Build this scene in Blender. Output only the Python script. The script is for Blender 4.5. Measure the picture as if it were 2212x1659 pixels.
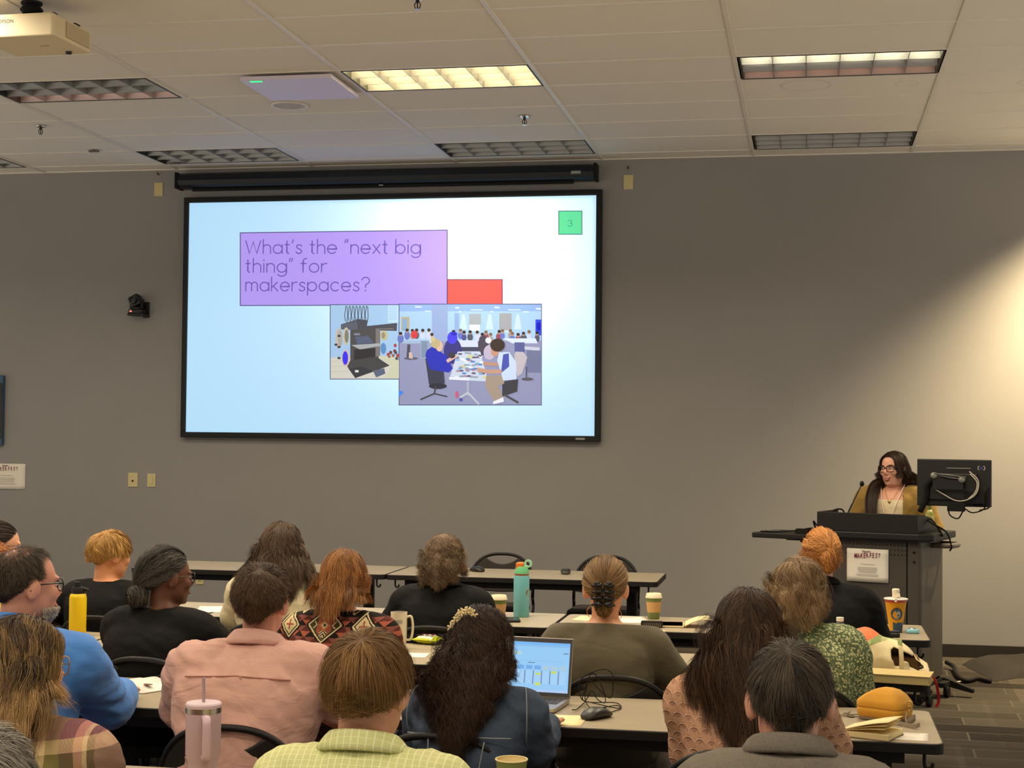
import bpy, math, random
import numpy as np
from mathutils import Vector, Matrix, noise

# ---------------------------------------------------------------- camera, light, exposure
SC = bpy.context.scene
COL = SC.collection
for _o in list(bpy.data.objects):
    bpy.data.objects.remove(_o)

EYE = 1.71                       # camera height
FPX = 3355.4                     # focal length in pixels of the 2212 wide frame
YAW, PITCH, ROLL = 0.1886, 0.0302, 0.0096
WALL_Y = 12.459
CEIL_Z = EYE + 2.204
TABLE_Z = 0.74


def _cam_axes():
    cy, sy, cp, sp = math.cos(YAW), math.sin(YAW), math.cos(PITCH), math.sin(PITCH)
    f = np.array([-sy * cp, cy * cp, sp])
    r = np.array([cy, sy, 0.0])
    u = np.cross(r, f)
    cr, sr = math.cos(ROLL), math.sin(ROLL)
    return cr * r + sr * u, -sr * r + cr * u, f


CR, CU, CF = _cam_axes()
cam = bpy.data.cameras.new('camera')
cam.sensor_width = 36.0
cam.lens = FPX / 2212 * 36.0
cam.clip_start = 0.05
cam_ob = bpy.data.objects.new('camera', cam)
COL.objects.link(cam_ob)
cam_ob.matrix_world = Matrix(((CR[0], CU[0], -CF[0], 0), (CR[1], CU[1], -CF[1], 0), (CR[2], CU[2], -CF[2], EYE), (0, 0, 0, 1)))
SC.camera = cam_ob


def ray(px, py):
    return CR * ((px - 1106) / FPX) + CU * (-(py - 829.5) / FPX) + CF


def at(px, py, y):
    d = ray(px, py)
    p = d * (y / d[1])
    return Vector((p[0], p[1], p[2] + EYE))


def on(px, py, z):
    d = ray(px, py)
    p = d * ((z - EYE) / d[2])
    return Vector((p[0], p[1], z))


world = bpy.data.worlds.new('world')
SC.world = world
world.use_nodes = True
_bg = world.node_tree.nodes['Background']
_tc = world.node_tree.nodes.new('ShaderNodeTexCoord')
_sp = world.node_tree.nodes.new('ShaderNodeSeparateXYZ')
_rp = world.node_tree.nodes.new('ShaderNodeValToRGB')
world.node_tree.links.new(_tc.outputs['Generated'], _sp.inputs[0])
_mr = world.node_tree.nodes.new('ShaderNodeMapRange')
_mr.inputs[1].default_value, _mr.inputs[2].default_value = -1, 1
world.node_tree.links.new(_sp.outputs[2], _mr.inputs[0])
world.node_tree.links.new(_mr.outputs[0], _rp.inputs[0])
_rp.color_ramp.elements[0].position, _rp.color_ramp.elements[0].color = 0.46, (1.0, 0.90, 0.74, 1)     # brighter lower half, added to light the ceiling from below
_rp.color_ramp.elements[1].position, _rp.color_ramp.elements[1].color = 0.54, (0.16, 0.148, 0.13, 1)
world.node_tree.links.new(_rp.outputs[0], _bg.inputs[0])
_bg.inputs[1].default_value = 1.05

SC.view_settings.view_transform = 'Standard'
SC.view_settings.look = 'None'
SC.view_settings.exposure = 0.0
SC.view_settings.gamma = 1.0
SC.view_settings.use_curve_mapping = False
SC.cycles.use_denoising = True
SC.cycles.max_bounces = 7
SC.cycles.diffuse_bounces = 5
SC.cycles.transparent_max_bounces = 16
SC.cycles.sample_clamp_indirect = 6.0
SC.cycles.caustics_reflective = False
SC.cycles.caustics_refractive = False

GX, GY = -4.0913, 9.1306         # origin of the ceiling grid: line 0 across, row 0 along
TX, TY = 1.2192, 0.6096


def area_lamp(name, loc, sx, sy, power, color, spread=180, aim=None):
    l = bpy.data.lights.new(name, 'AREA')
    l.shape = 'RECTANGLE'
    l.size, l.size_y = sx, sy
    l.energy = power
    l.color = color
    l.spread = math.radians(spread)
    o = bpy.data.objects.new(name, l)
    COL.objects.link(o)
    o.location = loc
    if aim is not None:
        o.rotation_euler = (Vector(aim) - Vector(loc)).to_track_quat('-Z', 'Y').to_euler()
    return o


WARM = (1.0, 0.86, 0.66)
LAMP_BAYS = (-3, -1, 1, 3)
LAMP_ROWS = (0, -4, -8, -12, -16)
LAMP_W = {0: 24.0, -4: 62.0, -8: 10.0, -12: 26.0, -16: 30.0}
LAMP_SPREAD = {0: 150, -4: 162, -8: 150, -12: 150, -16: 150}
for _b in LAMP_BAYS:
    for _r in LAMP_ROWS:
        area_lamp('troffer_lamp', (GX + TX * (_b + .5), GY + TY * (_r + .5), CEIL_Z - .012), 1.1, .5, LAMP_W[_r], WARM, LAMP_SPREAD[_r])

def spot_lamp(name, loc, aim, power, color, deg, blend, size=.05):
    l = bpy.data.lights.new(name, 'SPOT')
    l.energy = power
    l.color = color
    l.spot_size = math.radians(deg)
    l.spot_blend = blend
    l.shadow_soft_size = size
    o = bpy.data.objects.new(name, l)
    COL.objects.link(o)
    o.location = loc
    o.rotation_euler = (Vector(aim) - Vector(loc)).to_track_quat('-Z', 'Y').to_euler()
    return o


# recessed wall washer to the right of the lectern, and the projector's beam
spot_lamp('downlight_lamp', (2.6, 11.6, CEIL_Z - .03), (2.6, 12.3, 1.2), 1500.0, (1.0, 0.78, 0.44), 112, 0.75, .06)
beam = spot_lamp('projector_beam', (-3.72, 7.64, 3.69), (-3.72, 12.42, 3.69), 1000.0, (1.0, 0.95, 0.84), 62, 0.02, .03)

# ---------------------------------------------------------------- helpers: materials


class X:
    """a tiny expression builder over shader math nodes"""
    def __init__(s, t, sock):
        s.t, s.s = t, sock

    def _op(s, op, *a):
        n = s.t.nodes.new('ShaderNodeMath')
        n.operation = op
        for i, v in enumerate((s,) + a):
            if isinstance(v, X):
                s.t.links.new(v.s, n.inputs[i])
            else:
                n.inputs[i].default_value = float(v)
        return X(s.t, n.outputs[0])

    def _w(s, v):
        if isinstance(v, X):
            return v
        n = s.t.nodes.new('ShaderNodeValue')
        n.outputs[0].default_value = float(v)
        return X(s.t, n.outputs[0])

    def __add__(s, o): return s._op('ADD', o)
    def __radd__(s, o): return s._op('ADD', o)
    def __sub__(s, o): return s._op('SUBTRACT', o)
    def __rsub__(s, o): return s._w(o)._op('SUBTRACT', s)
    def __mul__(s, o): return s._op('MULTIPLY', o)
    def __rmul__(s, o): return s._op('MULTIPLY', o)
    def __truediv__(s, o): return s._op('DIVIDE', o)
    def lt(s, o): return s._op('LESS_THAN', o)
    def gt(s, o): return s._op('GREATER_THAN', o)
    def abs(s): return s._op('ABSOLUTE')
    def fract(s): return s._op('FRACT')
    def floor(s): return s._op('FLOOR')
    def sin(s): return s._op('SINE')
    def min(s, o): return s._op('MINIMUM', o)
    def max(s, o): return s._op('MAXIMUM', o)
    def pingpong(s, o): return s._op('PINGPONG', o)
    def sqrt(s): return s._op('SQRT')


def srgb(r, g, b):
    f = lambda c: (c / 255 / 12.92) if c / 255 <= .04045 else ((c / 255 + .055) / 1.055) ** 2.4
    return (f(r), f(g), f(b), 1.0)


class M:
    """material node helper"""
    def __init__(s, name):
        s.m = bpy.data.materials.new(name)
        s.m.use_nodes = True
        s.t = s.m.node_tree
        s.b = s.t.nodes['Principled BSDF']
        s.out = s.t.nodes['Material Output']

    def node(s, kind, **kw):
        n = s.t.nodes.new(kind)
        for k, v in kw.items():
            setattr(n, k, v)
        return n

    def link(s, a, b):
        s.t.links.new(a, b)

    def coord(s, which='Object', scale=None, rot=None):
        c = s.node('ShaderNodeTexCoord').outputs[which]
        if scale is None and rot is None:
            return c
        mp = s.node('ShaderNodeMapping')
        if scale is not None:
            mp.inputs['Scale'].default_value = scale
        if rot is not None:
            mp.inputs['Rotation'].default_value = rot
        s.link(c, mp.inputs[0])
        return mp.outputs[0]

    def xyz(s, vec=None):
        n = s.node('ShaderNodeSeparateXYZ')
        s.link(vec if vec is not None else s.coord(), n.inputs[0])
        return [X(s.t, n.outputs[i]) for i in range(3)]

    def noise(s, scale, detail=4, rough=.55, vec=None, dist=0.0):
        n = s.node('ShaderNodeTexNoise')
        n.inputs['Scale'].default_value = scale
        n.inputs['Detail'].default_value = detail
        n.inputs['Roughness'].default_value = rough
        n.inputs['Distortion'].default_value = dist
        s.link(vec if vec is not None else s.coord(), n.inputs['Vector'])
        return X(s.t, n.outputs[0])

    def mix(s, fac, a, b):
        n = s.node('ShaderNodeMix', data_type='RGBA')
        for v, i in ((fac, 0), (a, 6), (b, 7)):
            if isinstance(v, X):
                s.link(v.s, n.inputs[i])
            elif hasattr(v, 'links'):
                s.link(v, n.inputs[i])
            else:
                n.inputs[i].default_value = v
        return n.outputs[2]

    def ramp(s, fac, stops, const=False):
        n = s.node('ShaderNodeValToRGB')
        cr = n.color_ramp
        cr.interpolation = 'CONSTANT' if const else 'LINEAR'
        while len(cr.elements) < len(stops):
            cr.elements.new(0.5)
        for e, (p, c) in zip(cr.elements, stops):
            e.position = p
            e.color = c
        s.link(fac.s, n.inputs[0])
        return n.outputs[0]

    def base(s, c):
        if hasattr(c, 'links'):
            s.link(c, s.b.inputs['Base Color'])
        else:
            s.b.inputs['Base Color'].default_value = c
        return s

    def bump(s, h, strength=.3, dist=.01):
        n = s.node('ShaderNodeBump')
        n.inputs['Strength'].default_value = strength
        n.inputs['Distance'].default_value = dist
        s.link(h.s if isinstance(h, X) else h, n.inputs['Height'])
        s.link(n.outputs[0], s.b.inputs['Normal'])
        return s

    def set(s, rough=.5, metal=0.0, spec=.5, **kw):
        s.b.inputs['Roughness'].default_value = rough
        s.b.inputs['Metallic'].default_value = metal
        s.b.inputs['Specular IOR Level'].default_value = spec
        for k, v in kw.items():
            s.b.inputs[k.replace('_', ' ')].default_value = v
        return s


_MC = {}


def flat(name, rgb, rough=.5, metal=0.0, spec=.5, vary=.06, bump=0.0, bscale=120):
    """plain finish with a little procedural mottling"""
    if name in _MC:
        return _MC[name]
    m = M(name)
    c = srgb(*rgb)
    if vary:
        nz = m.noise(9, 3)
        lo = tuple(v * (1 - vary) for v in c[:3]) + (1,)
        hi = tuple(min(1, v * (1 + vary)) for v in c[:3]) + (1,)
        m.base(m.mix(nz, lo, hi))
    else:
        m.base(c)
    m.set(rough, metal, spec)
    if bump:
        m.bump(m.noise(bscale, 3), bump, .004)
    _MC[name] = m.m
    return m.m


def glow(name, rgb, strength=1.0, gloss=0.0, sheen=0.0):
    if name in _MC:
        return _MC[name]
    m = M(name)
    c = srgb(*rgb)
    m.base((0.02, 0.02, 0.02, 1)).set(.5, 0, gloss)
    if sheen:      # a projection screen throws back the beam in the colour of the slide
        m.base(tuple(v * sheen for v in c[:3]) + (1,)).set(.37, 1.0, .5)
    m.b.inputs['Emission Color'].default_value = c
    m.b.inputs['Emission Strength'].default_value = strength
    _MC[name] = m.m
    return m.m


# the projector throws a rectangle, so its lamp is masked by a gate of that shape
beam.data.use_nodes = True
_t = beam.data.node_tree
_e = [n for n in _t.nodes if n.type == 'EMISSION'][0]
_c = _t.nodes.new('ShaderNodeTexCoord')
_s = _t.nodes.new('ShaderNodeSeparateXYZ')
_t.links.new(_c.outputs['Normal'], _s.inputs[0])
_x, _y, _z = [X(_t, _s.outputs[i]) for i in range(3)]
_u, _v = _x / _z.abs(), _y / _z.abs()
_dist = WALL_Y - .05 - 7.64
_g = _u.gt((-5.17 + 3.72) / _dist) * _u.lt((-1.70 + 3.72) / _dist) * _v.gt((EYE - .03 - 3.69) / _dist) * _v.lt((EYE + 1.90 - 3.69) / _dist)
_t.links.new(_g.s, _e.inputs['Strength'])

# ---------------------------------------------------------------- helpers: meshes
def rotm(rx=0, ry=0, rz=0):
    return Matrix.Rotation(rz, 3, 'Z') @ Matrix.Rotation(ry, 3, 'Y') @ Matrix.Rotation(rx, 3, 'X')


class G:
    def __init__(s):
        s.v, s.f, s.m = [], [], []

    def add(s, vs, fs, mi=0):
        o = len(s.v)
        s.v += [tuple(v) for v in vs]
        s.f += [tuple(i + o for i in f) for f in fs]
        s.m += [mi] * len(fs)
        return s

    def box(s, lo, hi, R=None, c=None, mi=0):
        vs = [Vector((x, y, z)) for z in (lo[2], hi[2]) for y in (lo[1], hi[1]) for x in (lo[0], hi[0])]
        if R is not None:
            p = Vector(c if c is not None else (0, 0, 0))
            vs = [R @ (v - p) + p for v in vs]
        return s.add(vs, [(0, 2, 3, 1), (4, 5, 7, 6), (0, 1, 5, 4), (2, 6, 7, 3), (0, 4, 6, 2), (1, 3, 7, 5)], mi)

    def cbox(s, c, size, R=None, mi=0):
        lo = [c[i] - size[i] / 2 for i in range(3)]
        hi = [c[i] + size[i] / 2 for i in range(3)]
        return s.box(lo, hi, R, c, mi)

    def rings(s, rings, cap=True, mi=0, closed=False):
        n = len(rings[0])
        vs = [p for r in rings for p in r]
        fs = []
        k = len(rings)
        for i in range(k if closed else k - 1):
            a, b = i * n, ((i + 1) % k) * n
            for j in range(n):
                fs.append((a + j, a + (j + 1) % n, b + (j + 1) % n, b + j))
        if cap and not closed:
            fs.append(tuple(range(n - 1, -1, -1)))
            fs.append(tuple((k - 1) * n + j for j in range(n)))
        return s.add(vs, fs, mi)

    def tube(s, path, r, n=8, cap=True, mi=0, closed=False):
        P = [Vector(p) for p in path]
        k = len(P)
        rs = list(r) if hasattr(r, '__len__') else [r] * k
        rings = []
        up = None
        for i in range(k):
            if closed:
                t = (P[(i + 1) % k] - P[i - 1]).normalized()
            else:
                t = (P[min(i + 1, k - 1)] - P[max(i - 1, 0)]).normalized()
            if up is None:
                up = Vector((0, 0, 1)) if abs(t.z) < .9 else Vector((0, 1, 0))
            x = t.cross(up)
            if x.length < 1e-6:
                x = t.orthogonal()
            x.normalize()
            y = x.cross(t).normalized()
            up = y
            rings.append([P[i] + (x * math.cos(2 * math.pi * j / n) + y * math.sin(2 * math.pi * j / n)) * rs[i] for j in range(n)])
        return s.rings(rings, cap, mi, closed)

    def lathe(s, prof, n=24, c=(0, 0, 0), R=None, mi=0, cap=True, sx=1, sy=1):
        c = Vector(c)
        rings = []
        for r, z in prof:
            ring = [Vector((r * sx * math.cos(2 * math.pi * j / n), r * sy * math.sin(2 * math.pi * j / n), z)) for j in range(n)]
            rings.append([(R @ p if R is not None else p) + c for p in ring])
        return s.rings(rings, cap, mi)

    def ell(s, c, r, R=None, nu=20, nv=12, mi=0):
        c = Vector(c)
        rings = []
        for i in range(nv + 1):
            th = math.pi * (i / nv) * .998 + .001 * math.pi
            ring = []
            for j in range(nu):
                ph = 2 * math.pi * j / nu
                p = Vector((r[0] * math.sin(th) * math.cos(ph), r[1] * math.sin(th) * math.sin(ph), -r[2] * math.cos(th)))
                ring.append((R @ p if R is not None else p) + c)
            rings.append(ring)
        return s.rings(rings, True, mi)

    def slab(s, pts, z0, z1, mi=0):
        """extrude an XY outline between two heights"""
        n = len(pts)
        vs = [(p[0], p[1], z0) for p in pts] + [(p[0], p[1], z1) for p in pts]
        fs = [tuple(range(n - 1, -1, -1)), tuple(range(n, 2 * n))] + [(i, (i + 1) % n, n + (i + 1) % n, n + i) for i in range(n)]
        return s.add(vs, fs, mi)

    def wall_slab(s, pts, y0, y1, mi=0):
        """extrude an XZ outline between two depths"""
        n = len(pts)
        vs = [(p[0], y0, p[1]) for p in pts] + [(p[0], y1, p[1]) for p in pts]
        fs = [tuple(range(n)), tuple(range(2 * n - 1, n - 1, -1))] + [((i + 1) % n, i, n + i, n + (i + 1) % n) for i in range(n)]
        return s.add(vs, fs, mi)

    def quad(s, a, b, c, d, mi=0):
        return s.add([a, b, c, d], [(0, 1, 2, 3)], mi)

    def xf(s, R=None, t=(0, 0, 0)):
        t = Vector(t)
        s.v = [tuple((R @ Vector(v) if R is not None else Vector(v)) + t) for v in s.v]
        return s

    def build(s, name, mat, parent=None, smooth=None, bevel=0.0, mods=None):
        me = bpy.data.meshes.new(name)
        me.from_pydata(s.v, [], s.f)
        for m in (mat if isinstance(mat, (list, tuple)) else [mat]):
            me.materials.append(m)
        if any(s.m):
            me.polygons.foreach_set('material_index', s.m)
        o = bpy.data.objects.new(name, me)
        COL.objects.link(o)
        if parent is not None:
            o.parent = parent
        if smooth is not None:
            me.polygons.foreach_set('use_smooth', [True] * len(me.polygons))
            if smooth < 180:
                try:
                    me.set_sharp_from_angle(angle=math.radians(smooth))
                except Exception:
                    pass
        if bevel:
            b = o.modifiers.new('edge', 'BEVEL')
            b.width = bevel
            b.segments = 2
            b.limit_method = 'ANGLE'
        me.update()
        return o


def rrect(w, d, r, n=5, cx=0, cy=0):
    pts = []
    for sx, sy, a0 in ((1, 1, 0), (-1, 1, 90), (-1, -1, 180), (1, -1, 270)):
        for i in range(n + 1):
            a = math.radians(a0 + 90 * i / n)
            pts.append((cx + sx * (w / 2 - r) + r * math.cos(a), cy + sy * (d / 2 - r) + r * math.sin(a)))
    return pts


def bez(pts, n=40):
    """smooth curve through points (Catmull-Rom)"""
    P = [Vector(p) for p in pts]
    P = [P[0] * 2 - P[1]] + P + [P[-1] * 2 - P[-2]]
    out = []
    seg = len(P) - 3
    for i in range(seg):
        a, b, c, d = P[i:i + 4]
        k = max(2, n // seg)
        for j in range(k + (i == seg - 1)):
            t = j / k
            out.append(.5 * ((2 * b) + (c - a) * t + (2 * a - 5 * b + 4 * c - d) * t * t + (3 * b - a - 3 * c + d) * t ** 3))
    return out


def tag(o, label, cat, group=None):
    o['label'] = label
    o['category'] = cat
    if group:
        o['group'] = group
    return o


def empty(name, loc=(0, 0, 0), rz=0.0):
    o = bpy.data.objects.new(name, None)
    o.empty_display_size = .1
    o.location = loc
    o.rotation_euler = (0, 0, rz)
    COL.objects.link(o)
    return o


def struct(o):
    o['kind'] = 'structure'
    return o


def copy_tree(o, parent=None):
    c = o.copy()
    COL.objects.link(c)
    if parent is not None:
        c.parent = parent
    for ch in list(o.children):
        copy_tree(ch, c)
    return c


def text_mesh(name, body, size, mat, parent, loc, R3, align='LEFT', thin=0.0, depth=0.0, shear=0.0, spacing=1.0, line=1.0):
    cu = bpy.data.curves.new(name, 'FONT')
    cu.body = body
    cu.size = size
    cu.align_x = align
    cu.offset = thin
    cu.extrude = depth
    cu.shear = shear
    cu.space_character = spacing
    cu.space_line = line
    tmp = bpy.data.objects.new(name, cu)
    COL.objects.link(tmp)
    dg = bpy.context.evaluated_depsgraph_get()
    me = bpy.data.meshes.new_from_object(tmp.evaluated_get(dg))
    bpy.data.objects.remove(tmp)
    bpy.data.curves.remove(cu)
    me.materials.clear()
    me.materials.append(mat)
    me.transform(Matrix.Translation(Vector(loc)) @ R3.to_4x4())
    o = bpy.data.objects.new(name, me)
    COL.objects.link(o)
    o.parent = parent
    return o


FACE_BACK = rotm(math.radians(90), 0, 0)   # text standing up, read by someone looking along +Y
# ---------------------------------------------------------------- the room shell
RX0, RX1, RY0 = -8.6, 3.3, -1.0

m = M('wall_paint')
nz = m.noise(3.0, 3)
m.base(m.mix(nz, srgb(144, 142, 140), srgb(150, 147, 145))).set(.75, 0, .25).bump(m.noise(260, 2), .06, .002)
WALL_PAINT = m.m
m = M('pale_wall_paint')
m.base(m.mix(m.noise(3.0, 3), srgb(206, 198, 182), srgb(212, 204, 190))).set(.8, 0, .2)
PALE_WALL = m.m

m = M('carpet_planks')
v = m.coord('Object')
x, y, z = m.xyz(v)
br = m.node('ShaderNodeTexBrick')
br.offset = .37
br.offset_frequency = 2
br.inputs['Scale'].default_value = 1.0
br.inputs['Brick Width'].default_value = .92
br.inputs['Row Height'].default_value = .24
br.inputs['Mortar Size'].default_value = .006
br.inputs['Color1'].default_value = srgb(34, 31, 28)
br.inputs['Color2'].default_value = srgb(90, 83, 73)
br.inputs['Mortar'].default_value = srgb(106, 98, 86)
mp = m.node('ShaderNodeMapping')
mp.inputs['Rotation'].default_value = (0, 0, math.radians(2))
m.link(v, mp.inputs[0])
m.link(mp.outputs[0], br.inputs['Vector'])
br2 = m.node('ShaderNodeTexBrick')
br2.offset = .5
br2.inputs['Scale'].default_value = 1.0
br2.inputs['Brick Width'].default_value = .5
br2.inputs['Row Height'].default_value = 1.5
br2.inputs['Mortar Size'].default_value = .02
br2.inputs['Color1'].default_value = (0, 0, 0, 1)
br2.inputs['Color2'].default_value = (1, 1, 1, 1)
br2.inputs['Mortar'].default_value = (.1, .1, .1, 1)
m.link(mp.outputs[0], br2.inputs['Vector'])
sc = X(m.t, br2.outputs['Color'])
vein = m.noise(6, 6, .7, m.coord('Object', (1, 6, 1)), 1.2)
c1 = m.mix(sc * .45, br.outputs['Color'], srgb(34, 31, 29))
c2 = m.mix((vein - .45) * 1.2, c1, srgb(84, 77, 67))
m.base(c2).set(.95, 0, .1).bump(m.noise(420, 2), .5, .004)
CARPET = m.m

m = M('ceiling_tile')
x, y, z = m.xyz(m.coord('Object'))


def stain(cx, cy, r, w):
    d = ((x - cx) * (x - cx) + (y - cy) * (y - cy)).sqrt()
    return (1 - ((d - r).abs() / w).min(1)).max(0)


s1 = at(1740, 187, 1); s1 = on(1740, 187, CEIL_Z); s2 = on(1958, 183, CEIL_Z); s3 = on(2225, 180, CEIL_Z)
st = (stain(s1.x, s1.y, .155, .012) + stain(s2.x, s2.y, .07, .012) + stain(s3.x, s3.y, .07, .012)).min(1) * (m.noise(5, 2) * 1.1)
tile_c = m.mix(m.noise(2.0, 3), srgb(226, 219, 208), srgb(231, 224, 214))
m.base(m.mix(st * .5, tile_c, srgb(140, 116, 82))).set(.9, 0, .15).bump(m.noise(180, 3), .10, .003)
CEIL_TILE = m.m
GRID_WHITE = flat('ceiling_grid_white', (222, 216, 206), .45, 0, .4, .02)

g = G(); g.box((RX0, RY0, -.08), (RX1, WALL_Y + .1, 0)); struct(g.build('floor', CARPET))
g = G(); g.box((RX0, WALL_Y, 0), (RX1, WALL_Y + .12, CEIL_Z + .25)); struct(g.build('wall_front', WALL_PAINT))
g = G()
g.wall_slab([(RX0, 0), (RX1, 0), (RX1, .1), (RX0, .1)], WALL_Y - .008, WALL_Y)
struct(g.build('baseboard_front', flat('black_cove_base', (38, 34, 31), .5), bevel=.003))

FIX = [(b, r) for b in (-3, -1, 1, 3) for r in (0, 4)]
NUDGE = {0: -.012, 1: .018}


def gx(i):
    return GX + TX * i + NUDGE.get(i, 0.0)


g = G()
tz = CEIL_Z + .007
for i in range(-6, 9):
    for k in range(-22, 6):
        if (i, k) in FIX:
            continue
        x0, x1 = max(gx(i), RX0), min(gx(i + 1), RX1)
        y0, y1 = max(GY + TY * k, RY0), min(GY + TY * (k + 1), WALL_Y)
        if x1 <= x0 or y1 <= y0:
            continue
        g.quad((x0, y0, tz), (x0, y1, tz), (x1, y1, tz), (x1, y0, tz))
ceil = struct(g.build('ceiling', CEIL_TILE))
g = G()
g.box((RX0, RY0, CEIL_Z + .2), (RX1, WALL_Y, CEIL_Z + .25))
struct(g.build('ceiling_slab', flat('plenum_dark', (90, 88, 84), .9), ceil))
g = G()
for i in range(-5, 8):
    g.box((gx(i) - .0125, RY0, CEIL_Z), (gx(i) + .0125, WALL_Y, CEIL_Z + .0085))
for k in range(-21, 6):
    yy = GY + TY * k
    for i in range(-6, 8):
        x0, x1 = max(gx(i), RX0) + .0125, min(gx(i + 1), RX1) - .0125
        g.box((x0, yy - .007, CEIL_Z + .001), (x1, yy + .007, CEIL_Z + .0085))
g.box((RX0, WALL_Y - .022, CEIL_Z - .002), (RX1, WALL_Y, CEIL_Z + .0085))
struct(g.build('ceiling_grid', GRID_WHITE, ceil))

# ---------------------------------------------------------------- recessed fluorescent fixtures
HOUSING = flat('fixture_housing', (30, 28, 26), .6)
LOUVER = flat('louver_aluminium', (150, 149, 148), .32, .7, .5, .02)
REFLECT = flat('fixture_reflector', (190, 188, 182), .5, 0, .4, .02)
TUBE_OFF = flat('tube_off', (222, 222, 220), .3, 0, .4, .02)


def tube_lit(name, rgb, s):
    return glow(name, rgb, s)


T_ON = tube_lit('tube_warm_white', (255, 232, 168), 95)
T_SIDE = tube_lit('tube_cool_cream', (255, 246, 205), 75)
T_DIM = tube_lit('tube_failing_orange', (255, 150, 96), 10)
T_PINK = tube_lit('tube_failing_pink', (255, 176, 150), 11)


def make_fixture(label, tubes):
    r = empty('recessed_light')
    tag(r, label, 'ceiling light', 'recessed fluorescent lights in the ceiling')
    W, D, Hh = 1.176, .574, .105
    g = G()
    g.box((-W / 2, -D / 2, .0), (-W / 2 + .012, D / 2, Hh)); g.box((W / 2 - .012, -D / 2, 0), (W / 2, D / 2, Hh))
    g.box((-W / 2, -D / 2, 0), (W / 2, -D / 2 + .006, Hh)); g.box((-W / 2, D / 2 - .006, 0), (W / 2, D / 2, Hh))
    g.box((-W / 2, -D / 2, Hh), (W / 2, D / 2, Hh + .01))
    g.build('housing', HOUSING, r)
    g = G()
    for k in (-1, 0, 1):
        y0 = k * .188
        pts = [(y0 - .092, .072), (y0 - .06, .096), (y0 + .06, .096), (y0 + .092, .072), (y0 + .092, .074), (y0 + .06, .099), (y0 - .06, .099), (y0 - .092, .074)]
        n = len(pts)
        vs = [(-W / 2 + .013, p[0], p[1]) for p in pts] + [(W / 2 - .013, p[0], p[1]) for p in pts]
        g.add(vs, [(i, (i + 1) % n, n + (i + 1) % n, n + i) for i in range(n)])
    g.build('reflector', REFLECT, r)
    for y0, mt in zip((-.188, 0, .188), tubes):
        g = G(); g.tube([(-W / 2 + .03, y0, .068), (W / 2 - .03, y0, .068)], .013, 10); g.build('lamp_tube', mt, r, 60)
    g = G()
    def wedge_x(y, s=1):       # long blade, section in YZ, curved flanks
        pr = [(-.003, .002), (.003, .002), (.006, .03), (.016, .058), (-.016, .058), (-.006, .03)]
        vs = [(-W / 2 + .013, y + p[0], p[1]) for p in pr] + [(W / 2 - .013, y + p[0], p[1]) for p in pr]
        n = len(pr)
        g.add(vs, [(i, (i + 1) % n, n + (i + 1) % n, n + i) for i in range(n)])
    for y in (-.094, .094, -D / 2 + .012, D / 2 - .012):
        wedge_x(y)
    for i in range(1, 6):
        xx = -W / 2 + W * i / 6
        pr = [(-.002, .002), (.002, .002), (.005, .03), (.014, .057), (-.014, .057), (-.005, .03)]
        vs = [(xx + p[0], -D / 2 + .008, p[1]) for p in pr] + [(xx + p[0], D / 2 - .008, p[1]) for p in pr]
        n = len(pr)
        g.add(vs, [(i, (i + 1) % n, n + (i + 1) % n, n + i) for i in range(n)])
    g.build('louver', LOUVER, r, 40)
    return r


OFF3 = (TUBE_OFF,) * 3
FIXTURES = {
    (1, 0): ('brightly lit yellow ceiling light panel right of the flat lilac ceiling panel', (T_ON,) * 3),
    (3, 0): ('ceiling light with one cream strip and one orange strip lit, on the right', (T_SIDE, TUBE_OFF, T_DIM)),
    (-1, 0): ('ceiling light near the projector with only a pinkish strip lit', (TUBE_OFF, TUBE_OFF, T_PINK)),
    (1, 4): ('unlit ceiling light above the right end of the black screen casing', OFF3),
    (3, 4): ('unlit brownish ceiling light by the wall, beyond the light with cream and orange strips', OFF3),
    (-1, 4): ('unlit ceiling light above the left end of the black screen casing', OFF3),
    (-3, 4): ('unlit ceiling light cut by the left edge of the photo', OFF3),
    (-3, 0): ('ceiling light out of view beyond the projector', OFF3),
}
for (b, k), (lab, tb) in FIXTURES.items():
    if (b, k) == (-3, 0):
        continue
    f = make_fixture(lab, tb)
    f.location = ((gx(b) + gx(b + 1)) / 2, GY + TY * (k + .5), CEIL_Z)
g = G()
x0, x1, y0, y1 = gx(-3), gx(-2), GY, GY + TY
g.quad((x0, y0, tz), (x0, y1, tz), (x1, y1, tz), (x1, y0, tz))
struct(g.build('ceiling_tile', CEIL_TILE, ceil))

# ---------------------------------------------------------------- small ceiling things
p0 = on(530, 166, CEIL_Z); p1 = on(778, 206, CEIL_Z)
r = empty('ceiling_microphone', (gx(1) - .34, GY + TY * .5, CEIL_Z - .03))
tag(r, 'flat square lilac-white microphone panel hung under the ceiling', 'microphone')
g = G(); g.slab(rrect(.60, .60, .012), -.008, .018)
g.build('panel', flat('lilac_panel', (214, 206, 226), .4, 0, .4, .02), r, bevel=.003)
g = G(); g.cbox((-.20, -.27, -.0095), (.075, .022, .004)); g.build('status_light', glow('green_led', (60, 235, 130), 1.6), r)
g = G(); g.cbox((0, 0, .026), (.3, .3, .02)); g.build('mount_plate', flat('mount_grey', (150, 148, 145), .5), r)

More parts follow.
